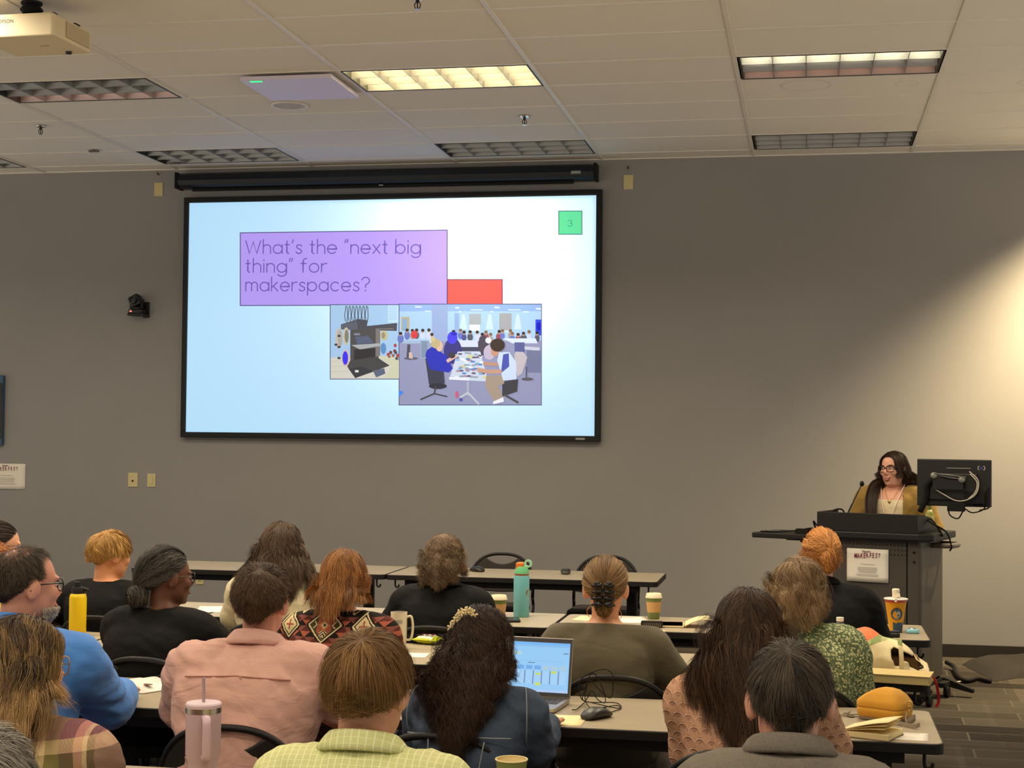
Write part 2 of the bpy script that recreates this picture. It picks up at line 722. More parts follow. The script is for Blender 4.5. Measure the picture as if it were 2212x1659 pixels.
p = on(625, 229, CEIL_Z)
r = empty('ceiling_speaker', (p.x, p.y, CEIL_Z + .005))
tag(r, 'round white flush ceiling speaker near the lilac panel', 'speaker')
g = G(); rr = []
g.lathe([(.108, 0.0), (.128, 0.0), (.128, -.006), (.122, -.010), (.110, -.008), (.108, 0.0)], 40, cap=False)
g.build('rim', GRID_WHITE, r, 60)
g = G(); g.lathe([(.11, .0), (.11, -.005), (.0, -.005)], 40)
m = M('speaker_mesh'); m.base(m.mix(m.noise(300, 1), srgb(176, 170, 160), srgb(196, 190, 180))).set(.7)
g.build('grille', m.m, r, 60)

CHROME = flat('chrome', (200, 200, 198), .18, 1.0, .5, .03)
DARKMETAL = flat('dark_metal', (48, 45, 42), .35, .7, .5, .05)
for px, py, lab in ((88, 273, 'chrome fire sprinkler head left of the round ceiling speaker'), (1133, 252, 'chrome fire sprinkler head right of the brightly lit ceiling light'), (902, -4, 'dark fire sprinkler head at the top edge of the photo')):
    p = on(px, py, CEIL_Z)
    r = empty('sprinkler_head', (p.x, p.y, CEIL_Z + .002))
    tag(r, lab, 'sprinkler', 'ceiling sprinklers')
    g = G(); g.lathe([(.0, .0), (.036, .0), (.034, -.006), (.016, -.012), (.012, -.012), (0, -.012)], 20, cap=False); g.build('escutcheon', CHROME, r, 50)
    g = G()
    g.lathe([(0, -.01), (.010, -.01), (.010, -.026), (0, -.026)], 12, cap=False)
    for s in (-1, 1):
        g.tube([(s * .008, 0, -.024), (s * .016, 0, -.036), (s * .012, 0, -.052), (0, 0, -.058)], .003, 6)
    g.tube([(0, 0, -.026), (0, 0, -.056)], .0035, 6)
    g.build('frame', DARKMETAL, r, 50)
    g = G(); g.lathe([(0, -.058), (.016, -.058), (.016, -.061), (0, -.061)], 14, cap=False); g.build('deflector', CHROME, r, 50)

for px, py, lab in ((203, 325, 'thin grey clip on the ceiling grid left of an unlit light'), (379, 351, 'thin dark clip on the ceiling grid above the black screen casing')):
    p = on(px, py, CEIL_Z)
    g = G(); g.cbox((0, 0, -.006), (.085, .03, .012)); g.cbox((0, 0, .0), (.03, .034, .006))
    o = g.build('ceiling_clip', flat('clip_grey', (96, 94, 90), .5), None, bevel=.002)
    o.location = (p.x, p.y, CEIL_Z)
    tag(o, lab, 'clip')

# ---------------------------------------------------------------- projector
PLASTIC_WHITE = flat('projector_shell', (222, 206, 170), .45, 0, .4, .02)
BLACK = flat('black_plastic', (24, 22, 21), .45, 0, .4, .05)
BLACKM = flat('matte_black', (20, 18, 17), .75, 0, .25, .05)
prj = empty('projector', (-3.965, 7.42, 3.69), math.radians(-1.5))
tag(prj, 'white projector hanging from a black mount under the ceiling', 'projector')
w, d, h = .44, .40, .118
g = G(); g.slab(rrect(w, d, .02), -.002, h - .008); g.build('body', PLASTIC_WHITE, prj, bevel=.007)
g = G(); g.slab(rrect(w - .05, d - .05, .02), h - .008, h + .004); g.build('top_cover', PLASTIC_WHITE, prj, bevel=.003)
g = G(); g.cbox((w / 2 + .0005, .045, .058), (.003, .25, .082)); vent_back = g.build('vent_panel', flat('vent_shadow', (150, 132, 98), .7), prj)
g = G()
for i in range(12):
    g.cbox((w / 2 + .002, .045, .022 + i * .0066), (.004, .245, .0036))
g.build('vent_slats', PLASTIC_WHITE, vent_back)
text_mesh('maker_lettering', 'EPSON', .026, flat('lettering_grey', (92, 82, 66), .6), prj, (-.085, -d / 2 - .0006, .070), FACE_BACK, 'LEFT', .0004)
g = G(); g.cbox((.06, .0, -.0026), (.05, .012, .002)); g.build('latch', flat('latch_tan', (170, 152, 118), .6), prj)
g = G(); g.lathe([(0, 0), (.017, 0), (.015, -.012), (0, -.012)], 16, (.12, .14, -.002), cap=False); g.build('foot', BLACK, prj, 50)
g = G(); g.lathe([(.0, .0), (.05, .0), (.052, .03), (.045, .045), (0, .04)], 24, (.05, d / 2 - .006, .056), rotm(math.radians(-90)), cap=False)
g.build('lens', flat('lens_glass', (20, 22, 30), .08), prj, 50)
g = G()
g.slab(rrect(.17, .17, .03, cx=-.02), h + .004, h + .016)
g.slab(rrect(.06, .06, .02, cx=-.02), h + .016, h + .06)
for s in (-1, 1):
    g.tube([(-.02 + s * .05, 0, h + .012), (-.02 + s * .03, 0, h + .05)], .012, 8)
    g.tube([(-.02 + s * .09, .05, h + .01), (-.02 + s * .16, .11, h + .012)], .009, 8)
g.cbox((.15, .13, h + .012), (.05, .05, .02)); g.cbox((.15, -.10, h + .012), (.05, .04, .014))
g.lathe([(.0, h + .05), (.045, h + .05), (.06, h + .07), (.045, h + .09), (.024, h + .094), (.024, CEIL_Z - 3.69 - .008), (.055, CEIL_Z - 3.69 - .006), (.055, CEIL_Z - 3.69 + .004), (0, CEIL_Z - 3.69 + .004)], 20, (-.02, 0, 0), cap=False)
g.build('ceiling_mount', BLACKM, prj, 40)
g = G(); g.tube(bez([(-.06, .05, h + .02), (-.1, .09, h + .06), (-.08, .05, h + .13), (-.04, .02, h + .2)], 20), .005, 6)
g.tube(bez([(.1, -.13, h + .01), (.13, -.06, h + .03), (.09, .02, h + .04)], 16), .005, 6); g.build('cable', BLACKM, prj, 60)

# ---------------------------------------------------------------- the projection screen and what it shows
SX0, SX1, SZ0, SZ1 = -5.222, -1.643, EYE - .0805, EYE + 1.957
SCY = WALL_Y - .05
scr = empty('projection_screen', ((SX0 + SX1) / 2, WALL_Y, SZ0))
tag(scr, 'wide wall screen in a black frame showing a slide about makerspaces', 'projection screen')
scr_inv = Vector(scr.location)
FRAME = flat('screen_frame_black', (20, 21, 23), .5, 0, .3)
g = G()
b = .046
for lo, hi in (((SX0, SZ0), (SX1, SZ0 + b)), ((SX0, SZ1 - b), (SX1, SZ1)), ((SX0, SZ0 + b), (SX0 + b, SZ1 - b)), ((SX1 - b, SZ0 + b), (SX1, SZ1 - b))):
    g.box((lo[0], SCY - .012, lo[1]), (hi[0], WALL_Y, hi[1]))
g.xf(None, -scr_inv)
fr = g.build('frame', FRAME, scr, bevel=.004)
g = G(); g.cbox((SX1 - .16, SCY - .0135, SZ0 + .022), (.075, .002, .014)); g.xf(None, -scr_inv)
g.build('badge', flat('badge_silver', (165, 165, 160), .4, .5), fr)

m = M('screen_slide_blue')
m.base((.11, .11, .11, 1)).set(.37, 1.0, .5)
m.b.inputs['Emission Color'].default_value = srgb(168, 214, 243)
m.b.inputs['Emission Strength'].default_value = 1.0
SLIDE = m.m
g = G(); g.box((SX0 + b - .01, SCY, SZ0 + b - .01), (SX1 - b + .01, SCY + .01, SZ1 - b + .01)); g.xf(None, -scr_inv)
surf = g.build('screen_surface', SLIDE, scr)


class Art:
    """flat slide artwork on the screen, each layer a hair in front of the last"""
    def __init__(s):
        s.g, s.mats, s.k = G(), [], 0

    def p(s, px, py):
        q = at(px, py, SCY)
        return (q.x, SCY - .0008 - .00012 * s.k, q.z)

    def poly(s, pts, rgb):
        s.k += 1
        mt = glow('slide_%d_%d_%d' % rgb, rgb, 1.0, .5, .05)
        if mt not in s.mats:
            s.mats.append(mt)
        s.g.add([s.p(*q) for q in pts], [tuple(range(len(pts)))], s.mats.index(mt))

    def rect(s, x0, y0, x1, y1, rgb):
        s.poly([(x0, y1), (x1, y1), (x1, y0), (x0, y0)], rgb)

    def ell(s, cx, cy, rx, ry, rgb, n=18):
        s.poly([(cx + rx * math.cos(-2 * math.pi * i / n), cy + ry * math.sin(-2 * math.pi * i / n)) for i in range(n)], rgb)

    def line(s, pts, w, rgb):
        s.k += 1
        for a, b in zip(pts[:-1], pts[1:]):
            d = Vector((b[0] - a[0], b[1] - a[1]))
            if d.length < 1e-6:
                continue
            n = Vector((-d.y, d.x)).normalized() * w / 2
            s.k -= 1
            s.poly([(a[0] + n.x, a[1] + n.y), (b[0] + n.x, b[1] + n.y), (b[0] - n.x, b[1] - n.y), (a[0] - n.x, a[1] - n.y)], rgb)

    def done(s, name):
        s.g.xf(None, -scr_inv)
        return s.g.build(name, s.mats, surf)


INK = (92, 88, 130)
a = Art(); a.poly([(518, 661), (967, 660), (967, 496), (518, 502)], INK); a.poly([(520, 659), (965, 658), (965, 498), (520, 504)], (178, 152, 238))
a.done('title_box')
a = Art(); a.k = 2; a.rect(966, 603, 1086, 658, (120, 60, 90)); a.rect(967.5, 605, 1084, 657, (236, 92, 84)); a.done('red_box')
a = Art(); a.rect(1206, 455, 1258, 507, (80, 130, 120)); a.rect(1208, 457, 1256, 505, (98, 214, 152)); a.done('page_number_box')


def arc(cx_, cy_, rx_, ry_, a0, a1, n=16):
    return [(cx_ + rx_ * math.cos(math.radians(a0 + (a1 - a0) * i / n)), cy_ + ry_ * math.sin(math.radians(a0 + (a1 - a0) * i / n))) for i in range(n + 1)]


XH = .69
RING = arc(.33, XH / 2, .33, XH / 2, 0, 360, 26)
GLYPH = {      # width, strokes of a thin round geometric alphabet, cap height 1
    'W': (1.1, [[(0, 1), (.28, 0), (.55, .92), (.82, 0), (1.1, 1)]]),
    'h': (.54, [[(0, 0), (0, 1.1)], arc(.27, .42, .27, .27, 180, 0) + [(.54, 0)]]),
    'a': (.66, [RING, [(.66, 0), (.66, XH)]]), 't': (.34, [[(.15, .98), (.15, .12)] + arc(.27, .12, .12, .12, 180, 280, 6), [(0, XH), (.32, XH)]]),
    "'": (.08, [[(0, .84), (.07, 1.08)]]), 's': (.43, [[(.41, .58), (.33, .67), (.2, XH), (.08, .64), (.04, .52), (.12, .41), (.3, .33), (.42, .22), (.40, .09), (.28, .0), (.14, .0), (.0, .11)]]),
    'e': (.66, [[(.02, XH / 2), (.66, XH / 2)] + arc(.33, XH / 2, .33, XH / 2, 0, 318, 24)]), 'n': (.54, [[(0, 0), (0, XH)], arc(.27, .42, .27, .27, 180, 0) + [(.54, 0)]]),
    'x': (.5, [[(0, 0), (.5, XH)], [(0, XH), (.5, 0)]]), 'b': (.66, [[(0, 0), (0, 1.1)], RING]), 'i': (.04, [[(.02, 0), (.02, XH)], [(.02, .92), (.02, .98)]]),
    'g': (.66, [RING, [(.66, XH), (.66, -.02)] + arc(.33, -.02, .33, .30, 0, -150, 14)]), 'f': (.4, [[(.15, 0), (.15, .86)] + arc(.36, .86, .21, .22, 180, 80, 8), [(0, XH), (.36, XH)]]),
    'o': (.66, [RING]), 'r': (.34, [[(0, 0), (0, XH)], arc(.30, .38, .30, .31, 180, 75, 10)]), 'm': (.88, [[(0, 0), (0, XH)], arc(.22, .45, .22, .24, 180, 0) + [(.44, 0)], arc(.66, .45, .22, .24, 180, 0) + [(.88, 0)]]),
    'k': (.48, [[(0, 0), (0, 1.1)], [(.44, XH), (0, .26)], [(.14, .38), (.48, 0)]]), 'p': (.66, [[(0, XH), (0, -.33)], RING]), 'c': (.6, [arc(.33, XH / 2, .33, XH / 2, 48, 312, 20)]),
    '?': (.56, [arc(.28, .80, .28, .27, 165, -60, 16) + [(.28, .46), (.28, .28)], [(.28, .0), (.28, .06)]]), '"': (.24, [[(.0, .86), (.07, 1.1)], [(.16, .86), (.23, 1.1)]]),
    '3': (.56, [arc(.26, .76, .26, .24, 160, -90, 14) + arc(.26, .26, .30, .26, 90, -160, 16)]), ' ': (.20, []),
}


def stroke_line(name, body, x0, x1, base, cap, w, rgb):
    q0, q1 = at(x0, base, SCY), at(x1, base, SCY)
    segs, cur = [], 0.0
    for ch in body:
        wd, st_ = GLYPH[ch]
        for s_ in st_:
            segs.append([(cur + a_, b_) for a_, b_ in s_])
        cur += wd + .20
    cur -= .20
    sx_ = (q1.x - q0.x) / cur
    g = G()
    for s_ in segs:
        P = [Vector((q0.x + a_ * sx_, 0, q0.z + (q1.z - q0.z) * a_ / cur + b_ * cap)) for a_, b_ in s_]
        L, R_ = [], []
        for i, p_ in enumerate(P):
            d_ = (P[min(i + 1, len(P) - 1)] - P[max(i - 1, 0)]).normalized()
            if i == 0 or i == len(P) - 1:
                p_ = p_ + d_ * (w * .4 if i else -w * .4)
            n_ = Vector((-d_.z, 0, d_.x)) * w / 2
            k_ = 1.0
            if 0 < i < len(P) - 1:
                c_ = (P[i] - P[i - 1]).normalized().dot((P[i + 1] - P[i]).normalized())
                k_ = min(2.0, 1 / max(.35, math.sqrt(max(0, (1 + c_) / 2))))
            L.append(p_ + n_ * k_); R_.append(p_ - n_ * k_)
        for i in range(len(P) - 1):
            g.quad(R_[i], R_[i + 1], L[i + 1], L[i])
    g.v = [(v_[0], SCY - .0022, v_[2]) for v_ in g.v]
    g.xf(None, -scr_inv)
    return g.build(name, glow('slide_ink_%d' % rgb[0], rgb, 1.0, .3, .05), surf)


for tx, x0, x1, ba in (("What's the \"next big", 531, 908, 547.5), ('thing" for', 531, 705, 588), ('makerspaces?', 531, 798, 628.5)):
    stroke_line('title_lettering', tx, x0, x1, ba, .106, .0098, (112, 92, 176))
stroke_line('page_numeral', '3', 1227, 1236, 489, .05, .005, (60, 150, 118))

cx = lambda u: 700 + u / 4.608
cy = lambda v: 640 + v / 4.608


class Photo(Art):
    def p(s, u, v):
        return Art.p(s, cx(u), cy(v))


a = Photo(); a.k = 2
a.rect(58, 80, 752, 828, INK); a.rect(66, 88, 748, 820, (162, 194, 226)); a.poly([(66, 820), (748, 820), (748, 600), (300, 590), (66, 612)], (206, 202, 190))
a.rect(636, 90, 742, 262, (186, 214, 246))
for i in range(7):
    a.line([(645, 110 + i * 20), (725, 104 + i * 20)], 5, (140, 176, 226))
for i in range(3):
    a.line([(70, 650 + i * 50), (240, 632 + i * 56)], 3, (182, 172, 156))
a.ell(150, 420, 36, 104, (188, 182, 172)); a.ell(160, 420, 22, 84, (168, 164, 156))
for q in ((150, 395), (120, 482), (150, 505), (150, 615)):
    a.ell(q[0], q[1], 17, 12, (72, 72, 80))
a.poly([(170, 330), (335, 340), (335, 226), (168, 280)], (96, 98, 108)); a.poly([(335, 335), (725, 345), (728, 266), (430, 296), (430, 238), (335, 226)], (82, 82, 88))
a.poly([(262, 690), (545, 640), (545, 320), (262, 335)], (86, 82, 82)); a.poly([(515, 600), (560, 600), (560, 330), (690, 330), (690, 318), (515, 322)], (126, 118, 116))
a.ell(222, 398, 32, 88, (196, 186, 158)); a.ell(226, 398, 20, 66, (128, 126, 116))
a.poly([(330, 478), (492, 462), (440, 394), (312, 404)], (92, 100, 124)); a.rect(300, 368, 360, 388, (130, 134, 148))
a.poly([(360, 530), (590, 490), (560, 468), (272, 486)], (166, 170, 172))
a.poly([(300, 640), (510, 640), (510, 520), (300, 530)], (62, 58, 58))
a.poly([(312, 815), (655, 690), (520, 600), (262, 640), (232, 700)], (78, 76, 76)); a.poly([(312, 815), (500, 748), (380, 700), (245, 722)], (66, 66, 70))
a.poly([(520, 808), (612, 770), (600, 716), (488, 742)], (96, 106, 124)); a.rect(310, 735, 345, 758, (206, 220, 206))
a.ell(598, 390, 36, 50, (194, 182, 132)); a.ell(592, 390, 18, 34, (150, 142, 116)); a.ell(592, 520, 28, 56, (98, 140, 192))
a.ell(215, 615, 38, 84, (214, 176, 170)); a.ell(213, 615, 28, 68, (66, 62, 232))
for i, (u, v) in enumerate(((640, 580), (665, 560), (690, 590), (715, 560), (735, 590), (705, 545), (650, 600), (725, 620), (710, 490))):
    a.ell(u, v, 15, 18, ((176, 72, 66), (120, 70, 66), (150, 110, 84), (84, 86, 74))[i % 4])
a.poly([(748, 820), (748, 640), (560, 590), (545, 600), (680, 700), (600, 818)], (200, 200, 172))
for i in range(7):
    u = 215 + i * 34
    a.line([(u, 250 - 6 * i % 20), (u - 8, 190), (u + 6, 96), (u + 18, 110), (u + 22, 200), (u + 12, 270)], 7, (78, 82, 92))
a.done('workshop_photo')

a = Photo(); a.k = 30
a.rect(744, 74, 2168, 1086, INK); a.rect(752, 82, 2162, 1078, (148, 150, 182)); a.rect(752, 82, 2162, 440, (168, 200, 230)); a.rect(752, 82, 2162, 150, (146, 176, 226))
for u, v, w, h in ((910, 100, 70, 12), (1310, 108, 40, 14), (1700, 105, 50, 14), (1470, 132, 120, 8), (1840, 132, 130, 8), (1345, 148, 24, 10), (1660, 148, 30, 10), (1985, 150, 60, 10), (2115, 118, 50, 14), (1010, 145, 60, 8)):
    a.poly([(u, v + h), (u + w, v + h), (u + w * .8, v), (u - w * .1, v)], (222, 238, 252))
for u in (1390, 1650, 1930):
    a.poly([(u - 40, 330), (u + 40, 330), (u + 12, 180), (u - 12, 180)], (196, 220, 240))
a.rect(1300, 170, 1345, 400, (146, 172, 212)); a.rect(1075, 86, 1232, 450, (150, 168, 208)); a.rect(770, 206, 852, 345, (180, 168, 140)); a.rect(784, 226, 826, 345, (132, 168, 206))
a.rect(1446, 176, 1564, 284, (166, 172, 176)); a.rect(1450, 284, 1552, 348, (232, 248, 250)); a.rect(1746, 170, 1868, 340, (162, 164, 166)); a.rect(1740, 340, 1872, 354, (206, 220, 232)); a.rect(2106, 232, 2162, 390, (58, 78, 214)); a.ell(2138, 300, 22, 44, (40, 40, 190))
rr = random.Random(5)
a.poly([(760, 470), (960, 470), (960, 440), (760, 440)], (160, 182, 206)); a.rect(960, 440, 1075, 620, (150, 164, 186)); a.rect(972, 450, 1030, 610, (128, 142, 166))
for i in range(26):
    u = 760 + i * 54 + rr.uniform(-18, 18)
    if 1080 < u < 1235:
        continue
    v = 360 + rr.uniform(-16, 30)
    a.ell(u, v + 44, rr.uniform(22, 34), rr.uniform(34, 46), rr.choice(((86, 88, 140), (196, 206, 230), (150, 84, 96), (92, 92, 104), (168, 150, 150), (110, 120, 186))))
    a.ell(u, v, 15, 19, (196, 164, 146)); a.ell(u, v - 8, 17, 16, rr.choice(((74, 62, 56), (128, 104, 80), (60, 54, 56))))
a.ell(905, 382, 34, 40, (206, 74, 74)); a.poly([(1340, 506), (1540, 506), (1530, 440), (1345, 440)], (204, 212, 230)); a.rect(1340, 506, 1545, 546, (78, 80, 96))
a.poly([(1880, 470), (2130, 470), (2110, 420), (1780, 420)], (208, 220, 236)); a.poly([(2000, 530), (2150, 545), (2150, 512), (2000, 500)], (196, 200, 214)); a.rect(1900, 460, 2000, 560, (96, 100, 150)); a.rect(2020, 540, 2160, 760, (118, 122, 152))
a.line([(850, 480), (840, 620)], 30, (84, 82, 92)); a.ell(870, 620, 70, 14, (100, 98, 110)); a.poly([(850, 615), (890, 625), (880, 560), (850, 560)], (208, 180, 170))
a.ell(1285, 545, 90, 130, (70, 66, 128)); a.ell(1282, 415, 50, 62, (82, 74, 224)); a.ell(1300, 375, 30, 18, (60, 54, 190))
a.ell(1590, 490, 52, 100, (84, 78, 90)); a.ell(1640, 440, 30, 30, (226, 228, 236)); a.ell(1650, 560, 58, 74, (190, 178, 200))
a.poly([(1250, 830), (1640, 850), (1560, 552), (1335, 552)], (198, 208, 224)); a.poly([(1250, 830), (1450, 840), (1450, 815), (1250, 805)], (226, 230, 238))
for i in range(60):
    v = rr.uniform(565, 810)
    t = (v - 552) / 290
    u = rr.uniform(1335 - 80 * t, 1555 + 70 * t)
    a.poly([(u - 22, v + 8), (u + 16, v + 10), (u + 24, v - 6), (u - 14, v - 9)], rr.choice(((90, 130, 196), (226, 232, 240), (150, 156, 170), (104, 90, 110), (206, 206, 140), (130, 176, 216), (178, 132, 150))))
a.poly([(1052, 880), (1210, 870), (1190, 640), (1015, 620)], (70, 70, 84)); a.ell(1140, 895, 90, 30, (60, 60, 66)); a.line([(1120, 900), (1105, 970), (965, 1030)], 16, (78, 76, 80)); a.line([(1105, 970), (1235, 1000)], 14, (78, 76, 80))
a.poly([(1250, 760), (1290, 720), (1220, 590), (1150, 540), (1080, 505), (1030, 540), (1016, 590), (1060, 730)], (58, 62, 178)); a.ell(1156, 500, 34, 52, (216, 180, 160)); a.ell(1118, 470, 46, 48, (188, 172, 128)); a.ell(1092, 430, 24, 24, (200, 186, 140)); a.line([(1230, 650), (1330, 590)], 34, (214, 176, 168)); a.ell(1280, 590, 34, 30, (74, 68, 74))
a.line([(1440, 850), (1440, 990)], 26, (166, 172, 186)); a.line([(1360, 1010), (1440, 960), (1550, 1076)], 18, (190, 194, 204)); a.ell(1330, 980, 18, 36, (196, 96, 130)); a.ell(1370, 1030, 18, 18, (92, 84, 170))
a.poly([(1930, 800), (1975, 770), (2030, 610), (1990, 556), (1910, 552), (1900, 600)], (192, 182, 188)); a.line([(2020, 700), (2020, 820)], 14, (92, 90, 100)); a.ell(2030, 826, 60, 16, (96, 92, 100))
a.poly([(1780, 1000), (1930, 950), (1940, 826), (1780, 850)], (74, 72, 76)); a.line([(1800, 980), (1940, 1060)], 22, (84, 82, 86))
a.poly([(1700, 1050), (1790, 1010), (1740, 890), (1800, 870), (1800, 786), (1620, 792), (1610, 900)], (166, 148, 132)); a.poly([(1690, 1076), (1796, 1050), (1790, 1004), (1690, 1050)], (228, 232, 238))
a.poly([(1790, 840), (1922, 826), (1920, 660), (1850, 556), (1750, 560), (1730, 640)], (200, 214, 240)); a.poly([(1766, 768), (1850, 700), (1846, 570), (1790, 580)], (84, 92, 172)); a.line([(1530, 730), (1640, 752), (1776, 750)], 40, (196, 152, 130)); a.line([(1590, 670), (1740, 680)], 34, (188, 144, 124))
a.ell(1708, 546, 42, 56, (194, 148, 124)); a.ell(1734, 488, 74, 66, (74, 62, 56)); a.poly([(752, 1000), (800, 960), (776, 940), (752, 950)], (70, 130, 226))
a.done('students_photo')

# black roller casing above the screen
bx0, bx1 = -5.262, -1.689
r = empty('screen_casing', ((bx0 + bx1) / 2, WALL_Y, EYE + 2.03))
tag(r, 'long black retracted roller screen casing on the wall above the lit screen', 'screen casing')
L = (bx1 - bx0) / 2
g = G()
sec = [(0, .0), (-.10, .0), (-.135, .02), (-.145, .06), (-.135, .105), (-.10, .125), (0, .125)]
n = len(sec)
vs = [(-L, p[0], p[1]) for p in sec] + [(L, p[0], p[1]) for p in sec]
g.add(vs, [tuple(range(n - 1, -1, -1)), tuple(range(n, 2 * n))] + [(i, (i + 1) % n, n + (i + 1) % n, n + i) for i in range(n)])
g.build('casing', flat('casing_navy_black', (22, 25, 33), .4, 0, .4), r, bevel=.003)
g = G()
for s in (-1, 1):
    g.box((s * L - .012, -.15, -.006), (s * L + .012, 0, .13))
g.build('end_cap', BLACKM, r, bevel=.004)
g = G(); g.tube([(-L + .13, -.09, -.012), (L - .18, -.09, -.012)], .016, 10); g.build('bottom_bar', BLACKM, r, 40)
g = G(); g.cbox((L - .155, -.146, .055), (.078, .004, .024)); g.build('badge', flat('badge_silver', (165, 165, 160), .4, .5), r)
g = G(); g.cbox((0, -.108, -.01), (.035, .01, .008)); g.build('pull_tab', flat('badge_silver', (165, 165, 160), .4, .5), r)

# ---------------------------------------------------------------- things on the wall
IVORY = flat('ivory_plate', (206, 192, 142), .45, 0, .4, .03)


def plate(label, x, z, w, h, kind, cat='wall plate', group='ivory wall plates'):
    r = empty({'blank': 'wall_plate', 'toggle': 'light_switch', 'jack': 'wall_jack', 'outlet': 'power_outlet'}[kind], (x, WALL_Y, z))
    tag(r, label, cat, group)
    g = G(); g.box((-w / 2, -.007, -h / 2), (w / 2, 0, h / 2)); g.build('plate', IVORY, r, bevel=.003)
    g = G()
    if kind == 'toggle':
        g.cbox((0, -.0085, 0), (.028, .006, .062)); g.build('rocker', IVORY, r, bevel=.002)
    elif kind == 'jack':
        g.lathe([(0, 0), (.008, 0), (.008, -.006), (.004, -.008), (0, -.008)], 12, (.0, -.008, -.008), rotm(math.radians(-90)), cap=False); g.build('socket', DARKMETAL, r, 50)
    elif kind == 'outlet':
        for s in (-1, 1):
            g = G(); g.cbox((0, -.008, s * .02), (.03, .004, .026)); f = g.build('receptacle', flat('outlet_face', (190, 172, 118), .5), r, bevel=.003)
            g = G(); g.cbox((-.006, -.0103, s * .02), (.002, .001, .009)); g.cbox((.006, -.0103, s * .02), (.002, .001, .009)); g.build('slot', BLACK, f)
    else:
        for s in (-1, 1):
            g = G(); g.lathe([(0, 0), (.004, 0), (.003, -.002), (0, -.002)], 10, (0, -.007, s * h * .36), rotm(math.radians(-90)), cap=False); g.build('screw', IVORY, r, 50)
    return r


plate('blank ivory wall plate near the ceiling, left of the black screen casing', -5.478, EYE + 2.04, .078, .118, 'blank')
plate('blank ivory wall plate near the ceiling, right of the black screen casing', -1.436, EYE + 2.02, .078, .118, 'blank')
plate('wider of two ivory plates low left of the screen, with a small dark socket', -5.668, EYE - .449, .088, .122, 'jack')
plate('narrower of two ivory plates low left of the screen, with a rocker switch', -5.5, EYE - .45, .075, .114, 'toggle', 'light switch')
plate('ivory power outlet low on the wall under the far table', -5.05, EYE - 1.266, .07, .115, 'outlet', 'outlet')
for px, py, s in ((1357, 364, 'right'), (343, 377, 'left')):
    p = at(px, py, WALL_Y)
    g = G(); g.tube([(0, 0, 0), (0, -.02, 0)], .006, 8); g.tube(bez([(0, -.02, 0), (0, -.03, .004), (0, -.03, .016)], 8), .004, 8)
    o = g.build('wall_hook', BLACK, None, 50); o.location = p
    tag(o, 'tiny black hook above the blank ivory plate %s of the screen casing' % s, 'hook')

cm = empty('wall_camera', at(306, 668, WALL_Y))
tag(cm, 'small black pan tilt camera on a bracket, on the wall left of the screen', 'camera')
g = G(); g.box((.015, -.008, -.075), (.075, 0, .06)); g.box((-.08, -.12, -.062), (.07, 0, -.045)); g.build('bracket', BLACK, cm, bevel=.004)
g = G(); g.slab(rrect(.14, .11, .03, cx=-.01, cy=-.065), -.045, -.01); g.lathe([(0, -.01), (.045, -.01), (.045, .012), (0, .012)], 20, (-.015, -.065, 0), cap=False); g.build('base', BLACK, cm, bevel=.006)
Rh = rotm(math.radians(-10), math.radians(-27), 0)
g = G()
for s in (-1, 1):
    g.cbox((-.015 + s * .05, -.065, .04), (.014, .05, .085))
g.slab(rrect(.115, .03, .012, cy=-.065, cx=-.015), .0, .02)
g.build('yoke', BLACK, cm, bevel=.006)
g = G(); g.cbox((0, 0, 0), (.10, .09, .105)); g.xf(Rh, (-.022, -.065, .06)); hd = g.build('head', flat('camera_shell', (20, 20, 24), .35), cm, bevel=.016)
g = G(); g.lathe([(0, 0), (.03, 0), (.03, .02), (.024, .02), (.022, .012), (0, .012)], 24, (0, -.045, .0), rotm(math.radians(90)), cap=False); g.xf(Rh, (-.022, -.065, .06)); g.build('lens', flat('lens_glass', (20, 22, 30), .08), hd, 50)
g = G(); g.ell((-.045, -.122, -.026), (.012, .004, .006)); g.build('tally_light', glow('red_led', (255, 120, 110), 2.2), cm, 180)

tv = empty('wall_display', at(-60, 886, WALL_Y))
q0, q1 = at(12, 811, WALL_Y), at(12, 962, WALL_Y)
tag(tv, 'dark wall display with blue bands, cut by the left edge of the photo', 'display')
zc = (q0.z + q1.z) / 2 - tv.location.z
hh = (q0.z - q1.z) / 2
wx = q0.x - tv.location.x
g = G(); g.box((wx - .95, -.04, zc - hh), (wx, 0, zc + hh)); g.build('frame', flat('display_blue', (52, 84, 118), .4), tv, bevel=.008)
g = G(); g.box((wx - .94, -.0415, zc - hh + .055), (wx - .003, -.03, zc + hh - .065)); g.build('panel', flat('display_dark', (36, 34, 33), .25), tv)

# paper signs
PAPER = flat('sign_paper', (236, 228, 214), .8, 0, .2, .02)
INKRED = flat('poster_letters', (128, 38, 66), .8, 0, .2, .0)
INKGREY = flat('poster_small_print', (176, 168, 164), .8, 0, .2, 0)
INKDARK = flat('poster_heading', (92, 78, 82), .8, 0, .2, 0)


